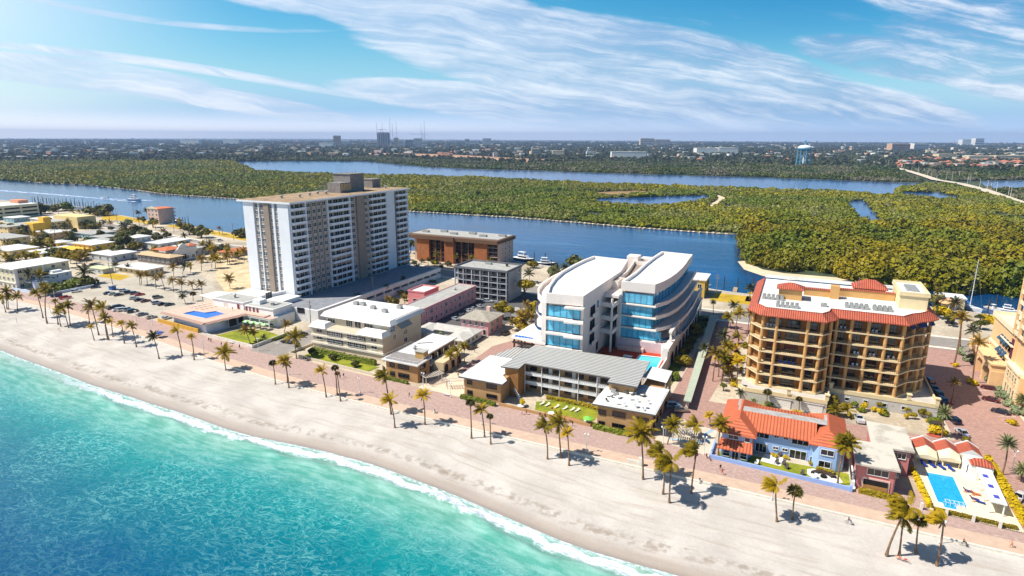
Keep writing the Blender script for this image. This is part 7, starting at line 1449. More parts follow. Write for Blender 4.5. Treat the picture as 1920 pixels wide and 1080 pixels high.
# ---------------------------------------------------------------- people
def human(name,joints,cols,hair=(40,30,24)):
 """one skin-grown figure; joints: list of (pos, radius, parent)"""
 me=bpy.data.meshes.new(name);me.from_pydata([j[0] for j in joints],[(j[2],i) for i,j in enumerate(joints) if j[2] is not None],[])
 o=bpy.data.objects.new(name,me);C.objects.link(o)
 mo=o.modifiers.new('s','SKIN');mo.use_smooth_shade=True
 for i,j in enumerate(joints):me.skin_vertices[0].data[i].radius=(j[1],j[1]*.85)
 me.skin_vertices[0].data[0].use_root=True
 su=o.modifiers.new('u','SUBSURF');su.levels=1
 dg=bpy.context.evaluated_depsgraph_get();ne=bpy.data.meshes.new_from_object(o.evaluated_get(dg));bpy.data.objects.remove(o);bpy.data.meshes.remove(me)
 return ne
def standing(stride=.18,arm=.12):
 return[((0,0,.95),.15,None),((0,0,1.18),.14,0),((0,0,1.42),.16,1),((0,0,1.54),.06,2),((0,.01,1.68),.105,3),((0,-.0,1.77),.07,4),((.2,0,1.42),.06,2),((.27,arm,1.16),.045,6),((.26,arm*2.2,.92),.04,7),((-.2,0,1.42),.06,2),((-.27,-arm,1.16),.045,9),((-.26,-arm*1.2,.92),.04,10),((.1,0,.9),.1,0),((.11,-stride*.5,.5),.07,12),((.11,-stride,.08),.05,13),((.11,-stride-.16,.04),.04,14),((-.1,0,.9),.1,0),((-.11,stride*.6,.5),.07,16),((-.11,stride,.08),.05,17),((-.11,stride-.16,.04),.04,18)]
def sitting():
 return[((0,0,.5),.15,None),((0,.05,.75),.14,0),((0,.05,1.0),.15,1),((0,.03,1.12),.06,2),((0,.02,1.26),.1,3),((0,.02,1.35),.07,4),((.2,.03,.98),.06,2),((.26,-.1,.78),.045,6),((.2,-.3,.72),.04,7),((-.2,.03,.98),.06,2),((-.26,-.1,.78),.045,9),((-.2,-.3,.72),.04,10),((.1,-.05,.48),.09,0),((.12,-.42,.5),.07,12),((.12,-.48,.08),.05,13),((.12,-.62,.04),.04,14),((-.1,-.05,.48),.09,0),((-.12,-.42,.5),.07,16),((-.12,-.48,.08),.05,17),((-.12,-.62,.04),.04,18)]
def lying():
 return[((0,0,.14),.14,None),((0,.25,.14),.13,0),((0,.5,.15),.15,1),((0,.64,.15),.06,2),((0,.8,.16),.1,3),((0,.88,.16),.07,4),((.22,.48,.12),.055,2),((.34,.22,.1),.045,6),((.36,-.02,.08),.04,7),((-.22,.48,.12),.055,2),((-.34,.3,.1),.045,9),((-.3,.6,.1),.04,10),((.1,-.06,.12),.09,0),((.13,-.48,.2),.07,12),((.13,-.88,.07),.05,13),((.13,-.95,.14),.04,14),((-.1,-.06,.12),.09,0),((-.13,-.48,.12),.07,16),((-.15,-.9,.07),.05,17),((-.15,-.97,.14),.04,18)]
HM={'stand':human('person_body',standing(),None),'walk':human('person_body',standing(.3,.18),None),'sit':human('person_body',sitting(),None),'lie':human('person_body',lying(),None)}
skin=mat('skin_tone',(198,146,116),.6,.05,3.);hairm=mat('dark_hair',(46,32,24),.8,.1,3.)
def person(px,pose,shirt,pants,rz,label,z=.02,xy=None):
 key=(pose,shirt,pants)
 if key not in HM:
  me=HM[pose].copy()
  for nm,c in(('skin_tone',None),('cloth_%d_%d_%d'%shirt,shirt),('cloth_%d_%d_%d'%pants,pants),('dark_hair',None)):me.materials.append(MATS[nm] if c is None else mat(nm,c,.85,.08,3.))
  for p_ in me.polygons:
   c=p_.center
   if pose=='lie':u_=c.y+.95
   elif pose=='sit':u_=c.z+.42 if c.y>-.2 else .6
   else:u_=c.z
   side=abs(c.x)>.235
   if u_>(1.72 if pose!='lie' else 1.8):k=3
   elif u_>1.5:k=0
   elif side and u_<1.2:k=0
   elif u_>1.0:k=1
   elif u_>.45:k=2
   else:k=0
   p_.material_index=k
  HM[key]=me
 x,y=xy or G(px[0],px[1],z);o=inst('person',HM[key],None,(x,y,z),R(rz));return tag(o,label,'person')
BK_,WH_,RD_,BL_=(34,34,40),(226,226,226),(196,24,40),(50,70,130)
for z_,p_,po,s_,t_,rz,lab in((ZG_,(288,905),'walk',RD_,(180,30,40),60,'person in bright red walking on the promenade'),(ZG_,(268,862),'walk',BK_,BK_,200,'person in black walking beside the one in red'),(ZG_,(130,735),'sit',(170,80,50),(70,60,60),30,'person in brown seated at the left end of the blue wall'),(ZG_,(158,760),'sit',(210,150,120),BK_,60,'person seated near the blue garden wall corner'),(Z8,(1822,865),'walk',(216,150,120),(206,110,90),80,'person in pale beachwear strolling at the right edge'),(Z8,(985,945),'lie',(226,170,140),(220,90,40),70,'sunbather lying on the sand under the leaning palm'),(Z8,(1025,955),'lie',(230,230,230),(190,60,50),60,'second sunbather lying under the leaning palm'),(Z5,(1568,722),'walk',BK_,BK_,70,'person in black near the lawn wall, left of a pair'),(Z5,(1584,728),'walk',(60,60,66),BK_,70,'person in grey near the lawn wall, right of a pair'),(Z5,(1662,755),'walk',(70,30,40),BK_,80,'person in maroon by the lawn wall'),(Z5,(1702,770),'walk',(190,170,200),(60,60,80),80,'person in lilac by the stout palm'),(Z5,(1798,778),'walk',(60,40,36),BK_,80,'dark dressed person walking by the lawn benches'),(ZB,(78,612),'walk',(66,50,46),BK_,80,'person walking before the end of the green lawn'),(ZB,(560,705),'walk',BK_,(60,60,80),200,'person in black pushing a dark stroller'),(ZB,(832,842),'walk',BL_,BK_,60,'person in blue walking behind the fan palms'),(ZB,(858,832),'walk',BK_,BK_,60,'person in black walking behind the fan palms'),(ZB,(1350,978),'walk',(70,60,60),BK_,80,'person walking before the plaza steps'),(ZB,(1716,832),'walk',BK_,BK_,0,'person in black at the plaza entrance'),(ZI,(552,628),'stand',WH_,(190,190,190),90,'person in white at the hotel garden wall'),(ZI,(588,630),'stand',(110,60,50),(60,50,50),90,'person in brown at the hotel garden wall'),(ZI,(690,640),'sit',(60,80,100),BK_,0,'guest in blue seated on the hotel patio'),(ZI,(726,645),'sit',(150,70,60),BK_,20,'guest in red brown seated on the hotel patio'),(ZI,(872,680),'sit',(80,60,60),BK_,200,'guest in dark clothes at the right patio table'),(ZI,(912,690),'sit',(180,120,110),BK_,160,'guest in pink at the right patio table'),(ZI,(934,715),'stand',BK_,BK_,150,'person in black standing by the right patio table'),(ZK,(1325,455),'walk',(206,90,110),(220,200,190),60,'person in pink beside the scooter on the court'),(ZI,(200,165),'stand',(180,90,80),(70,80,110),90,'person in red beside the dark car on the side street'),(ZHH,(1350,870),'lie',(196,140,110),(90,60,110),110,'sunbather on the upper lounger by the long pool'),(ZHH,(1430,900),'lie',(200,130,90),(220,120,60),110,'sunbather on the orange lounger by the long pool'),(ZHH,(1440,965),'lie',(190,130,110),(60,60,120),110,'sunbather on the lowest lounger by the long pool'),(Z5,(440,630),'lie',(190,110,90),(200,60,60),40,'sunbather on the sand under the trio of palms'),(ZA,(1595,690),'stand',(70,60,60),BK_,0,'person in dark clothes on the raised pool deck')):
 person(z_(*p_),po,s_,t_,rz,lab,z={'lie':.05}.get(po,.02) if 'raised' not in lab else 5.02)
bikem=mat('bicycle_frame',(60,62,70),.5,.1,3.)
def bicycle(px,rz,label,rider=None):
 x,y=G(*px);t=thing('bicycle',label,'bicycle',(x,y,.02),R(rz))
 for sx in(-.52,.52):
  q=MB();pts=[(sx+.33*math.cos(a*math.pi/7),0,.34+.33*math.sin(a*math.pi/7)) for a in range(15)];q.path(pts,.022,4,False)
  for a in range(4):q.tube((sx+.32*math.cos(a*.8),0,.34+.32*math.sin(a*.8)),(sx-.32*math.cos(a*.8),0,.34-.32*math.sin(a*.8)),.006,n=3)
  q.build('wheel',tyre,t)
 q=MB()
 for a,b_ in(((-.52,.34),(-.15,.32)),((-.52,.34),(-.22,.82)),((-.15,.32),(-.22,.86)),((-.15,.32),(.36,.82)),((-.22,.82),(.36,.84)),((.52,.34),(.34,1.0))):q.tube((a[0],0,a[1]),(b_[0],0,b_[1]),.022,n=4)
 q.build('frame',bikem,t);MB().box(-.36,-.1,-.07,.07,.86,.93).build('saddle',tyre,t);MB().tube((.34,-.26,1.02),(.34,.26,1.02),.02,n=4).build('handlebar',bikem,t)
 if rider:
  s_,p_,lab=rider;person(None,'sit',s_,p_,rz+90,lab,z=.48,xy=(x+math.cos(R(rz))*-.14,y+math.sin(R(rz))*-.14))
bicycle(Z8(607,690),-4,'bicycle ridden along the beach wall',((120,30,60),BL_,'cyclist in wine red and blue riding along the beach wall'))
bicycle(Z8(1468,855),-12,'bicycle ridden on the path at the right end of the beach',((120,60,50),BK_,'cyclist in brown riding at the right end of the path'))
q=MB();t=thing('stroller','dark stroller pushed along the promenade','stroller',(*G(*ZB(575,700)),.02));MB().box(-.3,.3,-.25,.25,.35,.75).box(-.3,-.05,-.25,.25,.75,1.05).build('seat',tyre,t);q=MB()
for sx in(-.3,.3):
 for sy in(-.24,.24):q.lathe([(.12,-.03),(.12,.03)],(sx,sy,.12),8)
q.tube((.3,0,.6),(.62,0,1.0),.03,n=4);q.build('chassis',bikem,t)
# ---------------------------------------------------------------- benches, bins, beach things
def bench(px,rz,label):
 t=thing('bench',label,'bench',(*G(*px),.02),R(rz));MB().box(-.9,.9,-.25,.25,.4,.47).build('seat',white,t);MB().box(-.9,.9,.2,.27,.5,.9).build('backrest',white,t)
 for sx in(-.7,.7):MB().box(sx-.06,sx+.06,-.22,.25,0,.4).build('leg',conc,t)
for z_,p_,lab in((Z5,(1735,735),'white bench before the green lawn, left of two'),(Z5,(1885,768),'white bench before the green lawn, right of two'),(ZB,(160,605),'white bench at the right end of the lawn wall'),(ZB,(1630,968),'white bench at the plaza entrance')):bench(z_(*p_),175,lab)
for z_,p_,lab in((zoom(1180,740,260/1276.),(645,810),'cream trash bin beside the curved trunk palm'),(zoom(560,740,.375),(680,92),'white trash bin pair on the sand edge')):
 t=thing('trash_bin',lab,'trash bin',(*G(*z_(*p_)),.02));MB().lathe([(.34,0),(.4,.1),(.4,.85),(.42,.95)],(0,0,0),10).build('body',offw,t);MB().lathe([(.3,.95),(.2,1.1)],(0,0,0),10).build('lid',tyre,t)
t=thing('beach_shower','small white shower wall by the big palm','shower wall',(*G(*ZI(1390,1000)),0));MB().box(-1.8,1.8,-.15,.15,0,1.1).build('wall',offw,t);MB().box(1.4,2.2,-.4,.4,0,2.2).build('pillar',offw,t)
t=thing('volleyball_net','volleyball net on posts at the left end of the sand','net',(*G(*Z5(60,575)),-.2));
a,b_=G(*Z5(128,580)),G(*Z5(-60,625));w_=wl(t)
netm=mat('net_cord',(180,170,156),.9,.05)
for p_ in(a,b_):put(MB().tube((p_[0],p_[1],-.4),(p_[0],p_[1],2.5),.07,n=5),'post',woodp,t)
q=MB()
for z in(1.5,1.75,2.0,2.25,2.45):q.tube((a[0],a[1],z),(b_[0],b_[1],z),.02,n=3)
for i in range(16):f_=i/15;q.tube((a[0]+(b_[0]-a[0])*f_,a[1]+(b_[1]-a[1])*f_,1.5),(a[0]+(b_[0]-a[0])*f_,a[1]+(b_[1]-a[1])*f_,2.45),.012,n=3)
put(q,'net',netm,t)
def parasol(xy,z,r,h,m1,label,m2=None,group=None):
 t=thing('parasol',label,'parasol',(xy[0],xy[1],z),0,group);q=MB();n=8
 for i in range(n):
  a0,a1=i*2*math.pi/n,(i+1)*2*math.pi/n;q.mat(i%2 if m2 else 0);q.add([(r*math.cos(a0),r*math.sin(a0),h-.55),(r*math.cos(a1),r*math.sin(a1),h-.55),(0,0,h)],[(0,1,2)]);q.add([(r*math.cos(a0),r*math.sin(a0),h-.55),(r*math.cos(a1),r*math.sin(a1),h-.55),(r*math.cos(a1),r*math.sin(a1),h-.75),(r*math.cos(a0),r*math.sin(a0),h-.75)],[(0,3,2,1)])
 q.build('canopy',[m1,m2] if m2 else m1,t);MB().tube((0,0,0),(0,0,h),.04,n=5).build('pole',lampm,t)
grn=mat('lime_canvas',(126,196,84),.8,.05);blc=mat('blue_canvas',(40,80,160),.8,.05);whc=mat('white_canvas',(236,236,230),.8,.04)
for i,lab in enumerate(('first green and white parasol from the terrace side','second green and white parasol from the terrace side','third green and white parasol, next to the last','last green and white parasol at the pavilion corner')):parasol((-211.2+i*3.55,181.6),.1,1.7,3.0,whc,lab,grn,'green parasols at the pavilion')
parasol(G(*Z5(1197,690)),0,1.8,2.6,blc,'blue parasol on the promenade edge behind the dark palm');parasol(G(*ZI(1050,705)),0,1.5,2.6,grn,'green parasol over the table on the hotel patio');parasol(G(*ZI(780,625)),0,.35,2.5,mat('red_canvas',(170,50,40),.8),'closed red parasol on the hotel patio')
def lounger_mesh(m_,name):
 q=MB();q.box(-.32,.32,-.95,.35,.3,.38);q.add([(-.32,.35,.34),(.32,.35,.34),(.32,.95,.8),(-.32,.95,.8),(-.32,.35,.28),(.32,.35,.28),(.32,1.0,.74),(-.32,1.0,.74)],[(0,1,2,3),(7,6,5,4),(0,3,7,4),(1,5,6,2),(3,2,6,7)])
 for sx in(-.27,.27):
  for sy in(-.85,.3):q.box(sx-.03,sx+.03,sy-.03,sy+.03,0,.3)
 o=q.build(name,m_);d_=o.data;bpy.data.objects.remove(o);return d_
LW_,LB_=lounger_mesh(mat('cream_slats',(230,222,200),.7,.06),'lounger_white'),lounger_mesh(mat('navy_canvas',(30,60,150),.8,.08),'lounger_blue')
for i,(px_,lab) in enumerate((((705,555),'first cream lounger from the left on the hotel lawn'),((745,565),'second cream lounger from the left on the hotel lawn'),((815,578),'third cream lounger from the left on the hotel lawn'),((878,590),'fourth cream lounger from the left on the hotel lawn'),((932,600),'fifth cream lounger from the left on the hotel lawn'),((968,606),'last cream lounger on the hotel lawn'))):
 tag(inst('sun_lounger',LW_,None,(*G(*ZI(*px_)),.06),R(-18)),lab,'sun lounger','cream loungers on the hotel lawn')
for px_,lab in(((915,600),'first navy lounger before the cabanas'),((1000,610),'second navy lounger before the cabanas'),((1095,630),'third navy lounger before the cabanas'),((1185,645),'fourth navy lounger before the cabanas')):tag(inst('sun_lounger',LB_,None,(*G(*ZHH(*px_)),.07),R(28),1.2),lab,'sun lounger','navy loungers before the cabanas')
LO_=lounger_mesh(mat('orange_canvas',(214,120,80),.8,.08),'lounger_orange');LP_=lounger_mesh(mat('purple_towel',(96,72,130),.8,.08),'lounger_purple')
for px_,me,lab in(((1355,865),LP_,'upper lounger beside the long pool'),((1435,895),LO_,'orange lounger beside the long pool'),((1420,945),LP_,'third lounger beside the long pool'),((1480,980),LB_,'lowest lounger beside the long pool')):tag(inst('sun_lounger',me,None,(*G(*ZHH(*px_)),.07),R(75)),lab,'sun lounger')
k=0
for r_ in range(3):
 for c_ in range(8):tag(inst('sun_lounger',LW_,None,(-244.2+r_*3.6+c_*.5,180.4+c_*1.9,5.04),R(100)),'white lounger in the rows on the raised pool terrace','sun lounger','white loungers on the raised pool terrace')
for px_,lab in(((340,715),'blue garden chair left of its twin before the blue house'),((440,735),'blue garden chair right of its twin before the blue house')):tag(inst('garden_chair',chb,None,(*G(*ZG_(*px_)),.06),R(160),1.4),lab,'chair')
for px_,me,lab in(((520,745),chd,'grey chair beside the blue garden chairs'),((630,810),chw,'white chair at the seaward wall of the blue house'),((930,850),chd,'brown chair alone on the lawn of the blue house'),((1085,915),chd,'brown chair at the garden wall of the blue house'),((1215,950),chw,'white chair at the garden wall of the blue house'),((860,725),chd,'dark grill chair on the white paving of the blue house'),((830,800),chd,'left chair at the low paving edge of the blue house'),((900,810),chd,'right chair at the low paving edge of the blue house')):tag(inst('garden_chair',me,None,(*G(*ZG_(*px_)),.08),R(-20),1.25),lab,'chair')
t=thing('fire_pit','round dark fire pit bench on the white paving of the blue house','fire pit',(12.2,153.6,.09));MB().lathe([(.7,0),(.75,.4),(.55,.42)],(0,0,0),12).build('pit',tyre,t)
q=MB()
for i in range(9):
 a0,a1=.2+i*.3,.2+(i+1)*.3;q.add([(1.7*math.cos(a0),1.5*math.sin(a0),0),(1.7*math.cos(a1),1.5*math.sin(a1),0),(2.9*math.cos(a1),2.3*math.sin(a1),0),(2.9*math.cos(a0),2.3*math.sin(a0),0),(1.7*math.cos(a0),1.5*math.sin(a0),.5),(1.7*math.cos(a1),1.5*math.sin(a1),.5),(2.9*math.cos(a1),2.3*math.sin(a1),.6),(2.9*math.cos(a0),2.3*math.sin(a0),.6)],[(4,5,6,7),(0,1,5,4),(3,7,6,2)])
q.build('curved_bench',frameb,t)
def table(xy,z,r,m_,label):
 t=thing('table',label,'table',(xy[0],xy[1],z));MB().lathe([(r,.7),(r,.76)],(0,0,0),12).build('tabletop',m_,t);MB().tube((0,0,0),(0,0,.7),.06,n=6).build('leg',steel,t)
for z_,p_,lab in((ZI,(545,580),'white table by the hotel stair'),(ZI,(775,635),'white table on the hotel patio'),(ZI,(1045,690),'white table under the green parasol')):table(G(*z_(*p_)),.08,1.1,white,lab)
random.seed(77)
for i in range(9):table((-44.5+(i%5)*3.0+U(-.4,.4),158.2+(i//5)*3.4+U(-.6,.6)+(4 if i>6 else 0),),7.1,.6,white,'small white table on the roof terrace of the beach hotel') if i>2 else None
for o in[o for o in C.objects if o.name.startswith('table') and o.get('label','').startswith('small white')]:o['group']='white tables on the hotel roof terrace'
for i in range(13):tag(inst('terrace_chair',chw if i%5 else chd,None,(-43.5+(i%5)*2.7+U(-.3,.3),157.6+(i//5)*4.2+U(-.8,.8),7.1),U(0,6.28)),('white chair on the roof terrace of the beach hotel' if i%5 else 'dark chair on the roof terrace of the beach hotel'),'chair','white chairs on the hotel roof terrace' if i%5 else 'dark chairs on the hotel roof terrace')
# ---------------------------------------------------------------- long walkway wall, lot walls, fences, pergolas
t=thing('walkway_wall','long pale green covered walkway beside the side lawn','walkway',(-27,235,0));wkm=mat('pale_green_roof',(178,186,166),.85,.08,.3)
put(MB().prism([(-25.6,178),(-23.4,178),(-27.9,278.5),(-31.2,278.5)],2.75,3.05,bottom=True),'roof',wkm,t);put(MB().prism([(-24.9,179),(-24.3,179),(-29.2,277.5),(-29.8,277.5)],0,2.75,top=False),'wall',offw,t)
lw_=MB();lw_.prism([(-375,174.6),(-375,174.9),(-359,174.9),(-359,174.6)],0,1.5);lw_.prism([(-345.2,180),(-344.8,180),(-343.6,198),(-344,198)],0,1.4);tag(lw_.build('lot_wall',bwhite),'white garden wall along the left side of the parking lot','wall')
lw_=MB();lw_.prism([(-215.6,164.6),(-215.4,165),(-186.8,162.6),(-186.9,162.2)],0,1.3);lw_.box(-187,-186.6,162.4,180,0,1.3);tag(lw_.build('lawn_wall',wallm),'low concrete wall round the green lawn','wall')
lw_=MB();lw_.prism([(-168.6,162.6),(-168.4,163),(-124.8,159.6),(-124.9,159.2)],0,1.0);lw_.box(-169,-168.6,162.8,178,0,1.0);tag(lw_.build('condominium_wall',bei),'low beige wall before the condominium hedge','wall')
t=thing('pool_fence','dark railing between the pool club and the promenade','fence',(41,148,0));q=MB();railing(q,(31.5,148.3),(50.2,147.1),0,1.4,n=60,r=.025);put(q,'railing',frameb,t)
for x in(31.6,36.2,41,45.6,50.1):put(MB().box(x-.25,x+.25,147.4-(x-41)*.064,147.9-(x-41)*.064,0,1.6),'pillar',offw,t)
def pergola(cx,cyy,rz,label,n=9,curve=.5):
 t=thing('pergola',label,'pergola',(cx,cyy,0),R(rz));m_=mat('pergola_white',(206,196,182),.8,.05)
 q=MB()
 for s_ in(-1.1,1.1):q.path([(-3.4+i*.85,s_+curve*((i-4)/4.)**2,2.75) for i in range(9)],.1,4)
 q.build('beam',m_,t);q=MB()
 for i in range(n):x=-3.4+6.8*i/(n-1);y=curve*((x/3.4)**2);q.box(x-.09,x+.09,y-1.8,y+1.8,2.86,3.05)
 q.build('slats',m_,t)
 for sx in(-3,3):
  for s_ in(-1.1,1.1):MB().tube((sx,s_+curve,0),(sx,s_+curve,2.75),.14,n=8).build('post',m_,t)
pergola(*G(*ZB(1530,870)),62,'curved white pergola left of the plaza steps');pergola(*G(*ZB(1700,905)),40,'curved white pergola right of the plaza steps');pergola(*G(*ZI(1700,770)),35,'white pergola in the paved garden by the hotel');pergola(*G(*ZI(1770,830)),5,'long white pergola at the seaward side of the paved garden',13,.2)
pz=mat('plaza_stone',(226,202,176),.85,.08,.4)
struct('plaza',flat([(-107.5,157.6),(-91.5,156.8),(-91.8,172),(-100,178),(-105,172)],.03),pz);struct('plaza',flat([(-29,155),(-14.4,152.2),(-14.2,168),(-29,171)],.035),mat('garden_paving',(208,194,174),.85,.1,.4))
struct('garden_stream',ribbon([(-15.6,168),(-17.2,164),(-15.8,160.8),(-19,158),(-26,157.6)],.9,.06),mat('blue_path',(150,182,208),.8,.08))
random.seed(4)
for lab,(x,y),w_,d_,h,m_ in(('blue grey dumpster left of its twin behind the red pickup',G(*ZF(800,695)),2.2,1.8,2.0,mat('dumpster_blue',(70,84,110),.7,.12)),('blue grey dumpster right of its twin behind the red pickup',G(*ZF(885,690)),3.0,2.0,2.4,MATS['dumpster_blue']),('dark green dumpster enclosure beside the date palm',G(*ZHH(1035,220)),2.6,1.6,1.7,mat('dumpster_green',(46,70,48),.7,.12))):
 t=thing('dumpster',lab,'dumpster',(x,y,.03),R(66 if 'red' in lab else 8));MB().box(-w_/2,w_/2,-d_/2,d_/2,.15,h*.85).box(-w_/2-.06,w_/2+.06,-d_/2-.06,d_/2+.06,h*.8,h*.85).build('bin',m_,t);MB().add([(-w_/2,-d_/2,h*.86),(w_/2,-d_/2,h*.86),(w_/2,d_/2,h),(-w_/2,d_/2,h)],[(0,1,2,3)]).build('lid',frameb,t)
t=thing('ticket_kiosk','small blue kiosk with a grey roof at the lot entrance','kiosk',(*G(*ZF(1690,585)),.02));MB().box(-1.3,1.3,-1.2,1.2,0,2.4).build('wall',mat('kiosk_blue',(60,110,176),.7,.1),t);MB().hip(-1.3,1.3,-1.2,1.2,2.45,.6,.5).build('roof',roofg,t)
t=thing('garden_shed','pale shed with a flat roof beside the olive tree','shed',(*G(*ZC(870,690)),.02));MB().box(-4,4,-2.5,2.5,0,2.8).build('wall',lgr,t);MB().box(-4.3,4.3,-2.8,2.8,2.8,3.0).build('roof',roofg,t)
bay=MB()
for i in range(7):
 x0,y0=59.0+i*.25,240-i*5.2;bay.quad((x0,y0,.035),(x0+4.6,y0+1.6,.035),(x0+4.6,y0+1.75,.035),(x0,y0+.15,.035))
for i in range(5):bay.quad((31+i*.2,188-i*3.0,.035),(38.5+i*.2,187-i*3.0,.035),(38.5+i*.2,187.15-i*3,.035),(31+i*.2,188.15-i*3,.035))
bay.quad((38.6,187.6,.035),(39.6,173,.035),(39.75,173,.035),(38.75,187.6,.035))
struct('bay_markings',bay,paint)
for i,(x,y,w_,d_) in enumerate(((57.5,260.5,3,2.2),(59.2,240.6,4,2.6),(40.6,191,3.6,2.4),(49,218,2,2))):struct('planting_bed',(lambda q:(q.lathe([(1,0),(1,.16),(.9,.16),(.88,.1)],(0,0,0),14),[q.v.__setitem__(k,(v[0]*w_*.5+x,v[1]*d_*.5+y,v[2])) for k,v in enumerate(q.v)],q)[2])(MB()),mat('red_kerb',(176,84,66),.85,.1))
# ---------------------------------------------------------------- boats, docks, pilings
hull=mat('boat_hull_white',(236,236,238),.3,.03);hnavy=mat('boat_hull_navy',(24,34,66),.3,.06);deckw=mat('boat_deck',(214,204,186),.6,.08)
def hullmesh(mb,L_,w,h,k=0,bow=.42,n=9):
 st=[]
 for i in range(n):
  f_=i/(n-1);x=-L_/2+L_*f_;t_=max(0,(f_-(1-bow))/bow);ww=w/2*(1-t_**2.2)+.02;zz=h*(1+.35*t_)
  st.append([(x+.04*L_*t_,-ww,zz),(x,-ww*.8,h*.15),(x,0,-h*.25),(x,ww*.8,h*.15),(x+.04*L_*t_,ww,zz)])
 o=len(mb.v);mb.mat(k)
 for r_ in st:mb.v.extend(r_)
 for i in range(n-1):
  for j in range(4):mb.face((o+i*5+j,o+(i+1)*5+j,o+(i+1)*5+j+1,o+i*5+j+1))
 mb.face((o,o+1,o+2,o+3,o+4));return st
def boat(px,L_,rz,label,kind='cruiser',hm_=None,z=-1.6,xy=None):
 x,y=xy or G(px[0],px[1],z);w=L_*.3;h=L_*.11;t=thing('sailboat' if kind=='sail' else 'motor_boat',label,'boat',(x,y,z),R(rz))
 q=MB();hullmesh(q,L_,w,h);q.build('hull',hm_ or hull,t)
 q=MB();n=7
 top=[]
 for i in range(9):f_=i/8;t_=max(0,(f_-.58)/.42);ww=w/2*(1-t_**2.2)*.96+.01;top.append((-L_/2+L_*f_+.04*L_*t_,ww,h*(1+.35*t_)-.03))
 q.add(top+[(a,-b_,c) for a,b_,c in top],[(i,9+i,9+i+1,i+1) for i in range(8)]);q.build('deck',deckw if kind=='open' else hull,t)
 if kind in('cruiser','yacht'):
  q=MB();c0,c1=-L_*.22,L_*.16;q.add([(c0,-w*.34,h),(c1+L_*.1,-w*.3,h),(c1+L_*.1,w*.3,h),(c0,w*.34,h),(c0,-w*.3,h*2.1),(c1,-w*.26,h*2.1),(c1,w*.26,h*2.1),(c0,w*.3,h*2.1)],[(4,5,6,7),(0,1,5,4),(1,2,6,5),(2,3,7,6),(3,0,4,7)]);cb=q.build('cabin',hull,t)
  q=MB();q.box(c0+.3,c1+L_*.02,-w*.335,w*.335,h*1.35,h*1.8);q.build('cabin_window',carglass,cb)
  q=MB();q.box(c0-L_*.04,c1-L_*.08,-w*.27,w*.27,h*2.1,h*2.25);q.box(c0+.2,c0+.3,-w*.25,w*.25,h*2.25,h*3.1);q.box(c1-L_*.12,c1-L_*.1,-w*.25,w*.25,h*2.25,h*3.1);q.box(c0,c1-L_*.08,-w*.28,w*.28,h*3.1,h*3.25);q.build('flybridge',hull,t)
 elif kind=='open':
  q=MB();q.box(-.5,.6,-w*.16,w*.16,h,h+1.1);q.build('console',hull,t);MB().box(-1.0,.9,-w*.3,w*.3,h+1.9,h+2.0).build('top',whc,t);q=MB()
  for sx in(-.9,.8):
   for sy in(-.26,.26):q.tube((sx,sy*w,h),(sx,sy*w,h+1.9),.05,n=4)
  q.build('frame',steel,t);MB().box(-L_/2-.5,-L_/2,-.35,.35,h*.3,h+.7).build('outboard',tyre,t)
 elif kind=='sail':
  MB().tube((L_*.05,0,h),(L_*.05,0,25),.2,.11,8).build('mast',hull,t)
  for z_ in(9.5,17):MB().tube((L_*.05,-2.0,z_+.2),(L_*.05,2.0,z_+.2),.07,n=4).build('spreader',hull,t)
  MB().tube((L_*.05,0,h+1.6),(-L_*.36,0,h+1.5),.1,n=5).build('boom',hull,t);q=MB().path([(L_*.03,0,h+2.0),(-L_*.15,0,h+2.0),(-L_*.35,0,h+1.75)],[.25,.4,.2],6);q.build('sail_cover',mat('sail_cover_blue',(30,110,200),.7,.06),t)
  q=MB();q.box(-L_*.12,L_*.12,-w*.25,w*.25,h,h+.6);q.build('cabin',hull,t);q=MB()
  for sx,sz in((L_*.5,h*1.3),(-L_*.48,h)):q.tube((L_*.05,0,24.6),(sx,0,sz),.03,n=3)
  for sy in(-1,1):q.tube((L_*.05,0,24.6),(L_*.05,sy*w*.48,h),.03,n=3)
  q.build('rigging',steel,t);MB().box(-L_*.42,-L_*.2,-w*.36,w*.36,h+1.9,h+2.0).build('bimini',whc,t)
 return t
boat((253,376),21,8,'white motor cruiser heading right on the waterway');boat((196,372),12,190,'small speedboat heading left beside the cruiser','open')
boat(ZY(555,440),17,-12,'navy and white yacht moored below the brick block','yacht',hnavy);boat(ZY(930,510),14,12,'white motor boat with raised bow at the marina','cruiser',hnavy);boat(ZY(720,600),9,5,'small white boat at the marina dock, left','open');boat(ZY(850,590),9,-8,'small white boat at the marina dock, right','open')
boat(zoom(1600,470,1/6.)(1290,660),15,-58,'white sailing boat with tall mast and blue sail cover','sail');boat(zoom(1600,470,1/6.)(1570,670),9,-62,'open grey fishing boat at the dock','open');boat(zoom(1600,470,1/6.)(1745,690),10,-20,'low white motor boat by the ornate hotel','cruiser')
boat(ZE(815,440),9,-70,'small boat moored beside the waterside apartments','cruiser',hnavy);boat(ZR(158,205),6,40,'small white and turquoise boat on a lift behind the curved building','open',None,.8)
t=thing('houseboat','white covered houseboat at the end of the rock bank','houseboat',(*G(1402,439,-1.6),-1.6));t.scale=(1.35,1.35,1.35);MB().box(-6,6,-3,3,0,1.2).build('hull',hull,t);MB().box(-4.6,4.6,-2.4,2.4,1.2,4.2).build('cabin',hull,t);MB().box(-5.4,5.4,-3,3,4.2,4.5).build('roof',rooft,t);MB().box(-4.0,4.0,-2.45,-2.38,2.0,3.4).build('window',carglass,t);MB().box(-3,2,-2,2,4.5,6.4).build('upper_cabin',hull,t)
wkf=mat('boat_foam',(232,240,248),.8,.08,.3)
